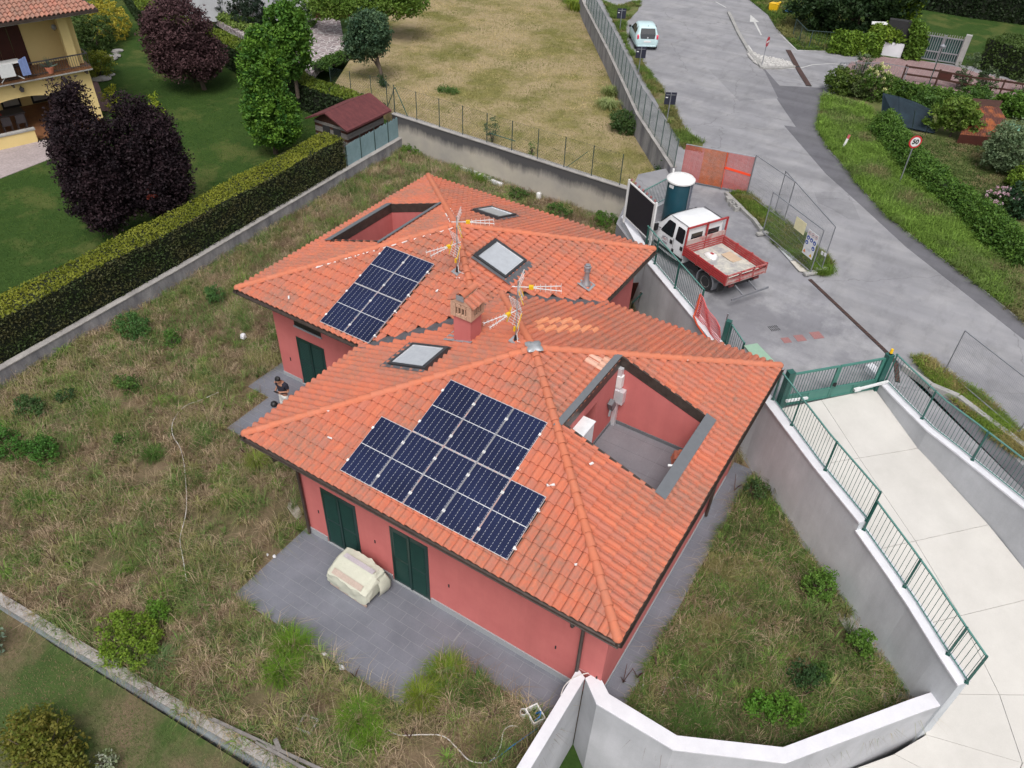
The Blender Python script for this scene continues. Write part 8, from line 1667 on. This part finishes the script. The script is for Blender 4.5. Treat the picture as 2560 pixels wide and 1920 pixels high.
# grass as stuff: tufts of blades over polygons
def scatter(poly, n, excl=()):
    xs = [p[0] for p in poly]; ys = [p[1] for p in poly]; out = []
    while len(out) < n:
        X = RNG.uniform(min(xs), max(xs), 4000); Y = RNG.uniform(min(ys), max(ys), 4000)
        for x, y in zip(X, Y):
            if inpoly(x, y, poly) and not any(x0 < x < x1 and y0 < y < y1 for x0, y0, x1, y1 in excl): out.append((x, y))
            if len(out) >= n: break
    return np.array(out)
def nz(xy, s, o=0): return np.array([mn.noise(V((x * s + o, y * s, o * .7))) for x, y in xy])
BARE = [(-.1, 1.1, 1.0, 1.5), (-1.6, -.6, 1.2, .8), (-5.2, -.2, .9, .9), (-8.5, 1.4, 1.0, .6), (14.8, 4.6, .6, .9), (13.0, 3.0, .7, .5), (-3.2, -3.2, .8, .6), (7.8, -2.6, .9, .6), (3.6, -3.6, .7, .5), (-9.3, -3.0, .9, .7), (15.3, 6.2, .8, .8)]
def meadow(name, label, poly, z, tufts, per, Lr, wr, pal, excl=(), gs=.5, mix=0., spread=.12, density=None, leanr=(.3, 1.1)):
    """pal: list of (weight threshold, colour lo, colour hi)"""
    xy = scatter(poly, tufts, excl); f = nz(xy, gs) * .75 + nz(xy, gs * 3.1, 5) * .35 + nz(xy, gs * .3, 9) * .35 + mix + RNG.normal(0, .10, len(xy)); s2 = nz(xy, .9, 3)
    if excl is ex:
        kp = RNG.uniform(0, 1, len(xy)) < np.clip(1.1 - sum(.95 * np.exp(-(((xy[:, 0] - bx_) / rx_) ** 2 + ((xy[:, 1] - by_) / ry_) ** 2) ** 2) for bx_, by_, rx_, ry_ in BARE), 0.06, 1); xy, f, s2 = xy[kp], f[kp], s2[kp]
    if density is not None: kp = RNG.uniform(0, 1, len(xy)) < density(xy); xy, f, s2 = xy[kp], f[kp], s2[kp]
    m_ = len(xy); ti = np.repeat(np.arange(m_), per); n = m_ * per; a = RNG.uniform(0, 2 * pi, n); rr_ = RNG.uniform(0, spread, n); tl_ = (1 + .5 * s2 + RNG.normal(0, .15, m_)).clip(.4, 1.8); br0 = RNG.uniform(.62, 1.22, (m_, 1))[ti]
    root = np.stack([xy[ti, 0] + np.cos(a) * rr_, xy[ti, 1] + np.sin(a) * rr_, np.full(n, z)], 1); L = RNG.uniform(*Lr, n) * tl_[ti]
    lo = np.zeros((m_, 3)); hi = np.zeros((m_, 3)); prev = -9
    for th, c0, c1 in pal: k = (f > prev); lo[k] = c0; hi[k] = c1; prev = th
    t = RNG.uniform(0, 1, (n, 1)); tt = RNG.uniform(0, 1, (m_, 1))[ti]; t = t * .5 + tt * .5; col = (lo[ti] * (1 - t) + hi[ti] * t) * br0
    o = blades(root, a + RNG.normal(0, .5, n), L, RNG.uniform(*leanr, n), RNG.uniform(*wr, n), col, name); return tag(o, label, 'grass' if not label else None, kind='stuff')
DRY = ((.27, .20, .125), (.54, .43, .30)); DRYB = ((.13, .085, .055), (.27, .185, .125)); YG = ((.16, .175, .06), (.32, .30, .13)); GG = ((.075, .14, .035), (.19, .27, .085))
ex = [(.55, -2.1, 6.6, .85), (6.5, -.3, 9.95, .85), (.6, .6, 11.22, 10.9), (-4.68, 2.45, 1.0, 4.5), (-5.7, 4.4, 5.0, 14.5), (9.8, -7, 10.4, 1.05)]
meadow('overgrown_grass', 'long dry and green grass overgrowing the plot', plot, -.03, 10500, 22, (.14, .50), (.008, .018), [(-.40, DRYB[0], DRYB[1]), (-.06, DRY[0], DRY[1]), (.12, YG[0], YG[1]), (9, GG[0], GG[1])], ex, .9, .04, .11)
meadow('overgrown_grass', 'fresh green clumps standing among the dry grass', plot, -.03, 1500, 46, (.28, .62), (.010, .018), [(.0, GG[0], GG[1]), (.2, YG[0], YG[1]), (9, (.09, .18, .03), (.2, .31, .07))], ex, .7, .0, .10, leanr=(.5, 1.2))
meadow('overgrown_grass', 'tangled dry stalks lying in the plot', plot, -.03, 9000, 8, (.35, .8), (.006, .011), [(-.05, DRYB[0], DRYB[1]), (.25, DRY[0], DRY[1]), (9, YG[0], YG[1])], ex, .8, 0, .2, leanr=(.9, 1.35))
rp = [(11.25, 10.4), (11.25, 1.0), (12.6, .6), (14.8, 1.7), (17.0, 4.6), (16.9, 5.3), (14.4, 7.6)]
meadow('overgrown_grass', 'dense green weeds in the right hand part of the plot', rp, -.03, 1500, 30, (.18, .5), (.010, .018), [(-.1, (.06, .10, .03), (.14, .19, .06)), (.2, (.07, .15, .03), (.16, .27, .06)), (9, (.16, .15, .06), (.3, .26, .12))], ex, .8, .0, .12)
VP = [(-.2, (.16, .16, .07), (.27, .25, .12)), (.12, (.10, .165, .04), (.18, .25, .07)), (9, (.12, .215, .035), (.20, .31, .06))]
vpoly = [XY(p, 2.43) for p in vg + [q(3, 1, 2300, 640), q(3, 1, 1900, 400), q(3, 1, 1500, 60), q(3, 0, 1250, 1500), q(3, 0, 1000, 1180), q(3, 0, 860, 940)]]
meadow('verge_grass', 'bright long grass of the verge right of the road', vpoly, 2.43, 5200, 16, (.22, .5), (.014, .026), VP, gs=.5, mix=.08, spread=.22)
meadow('verge_grass', 'weedy grass between road and mesh fence', [XY(p, 2.42) for p in vl], 2.42, 1500, 14, (.12, .32), (.014, .024), [(-.1, (.14, .15, .05), (.24, .22, .09)), (9, (.08, .14, .03), (.15, .22, .05))], gs=.6, spread=.2, density=lambda xy: (nz(xy, .8, 2) > -.18) * 1.0)
meadow('verge_grass', 'grass on the strip between parking and road', [XY(p, 2.43) for p in mid], 2.43, 1500, 16, (.12, .34), (.010, .02), [(-.1, (.15, .15, .05), (.26, .23, .09)), (.2, (.09, .15, .03), (.15, .2, .04)), (9, (.10, .18, .03), (.15, .24, .04))], gs=.9, spread=.16)
meadow('verge_grass', 'grass along the footpath at the right edge', [XY(p, 2.43) for p in rv], 2.43, 900, 16, (.14, .34), (.010, .02), [(-.1, (.22, .2, .07), (.34, .28, .12)), (9, (.12, .2, .03), (.2, .28, .05))], gs=.9, spread=.16)
meadow('upper_grass', 'uneven grass of the upper right garden', [XY(p, 2.44) for p in (q(3, 0, -160, 0), q(3, 0, 20, 130), q(3, 0, 70, 230), q(3, 0, 250, 420), q(3, 0, 500, 430), q(3, 0, 860, 280), q(3, 0, 600, 0), q(3, 0, 400, -80))], 2.44, 2600, 12, (.12, .32), (.02, .035), [(-.1, (.16, .17, .06), (.24, .22, .09)), (9, (.08, .14, .03), (.13, .2, .04))], gs=.4, spread=.3)
gpoly = [XY(p, 2.43) for p in (q(3, 0, 1100, 1130), q(3, 0, 1500, 1200), q(3, 0, 1900, 1260), q(3, 0, 2260, 1600), q(3, 1, 1950, 100), q(3, 1, 1700, 60), q(3, 0, 1500, 1600), q(3, 0, 1250, 1300))]
meadow('garden_grass', 'thin grass of the garden behind the roadside hedge', gpoly, 2.43, 1400, 12, (.06, .16), (.014, .024), [(-.05, (.19, .17, .08), (.26, .22, .12)), (9, (.06, .10, .03), (.1, .14, .04))], gs=.5, spread=.22)
def lawn_blades(name, label, poly, z, n, L, w_, cols, excl=()):
    xy = scatter(poly, n, excl); f = (nz(xy, .35) + .4 * nz(xy, 1.7, 4) + .5)[:, None].clip(0, 1); a = RNG.uniform(0, 2 * pi, n); col = (np.array(cols[0]) * (1 - f) + np.array(cols[1]) * f) * RNG.uniform(.75, 1.2, (n, 1))
    o = blades(np.hstack([xy, np.full((n, 1), z)]), a, RNG.uniform(.6, 1.3, n) * L, RNG.uniform(.3, 1.1, n), w_, col, name); return tag(o, label, kind='stuff')
fpoly = [(-14.4, 24.6), (-.4, 24.2), (1.2, 26), (-2.6, 30.8), (-8.2, 38.2), (-15, 48), (-28, 60), (-30, 48), (-22, 35), (-21, 27)]
lawn_blades('field_grass', 'short dry grass of the field', fpoly, 1.6, 46000, .09, .03, ((.17, .18, .06), (.46, .37, .20)))
lawn_blades('lawn_grass', 'mown green lawn grass left of the hedge', [(-14.6, -8), (-14.6, 6), (-15.4, 19), (-17, 23.6), (-27, 25.3), (-34, 24), (-30, 18), (-28.3, 14.5), (-26.6, 10), (-26, -8)], .62, 42000, .07, .024, ((.04, .085, .018), (.075, .13, .027)))
lawn_blades('lawn_grass', 'patchy grass of the lower lawn', [(-13, -12), (-13, -6.4), (-2.3, -5.8), (4.4, -5.2), (6, -9)], -.32, 26000, .07, .010, ((.07, .13, .03), (.24, .18, .11)))
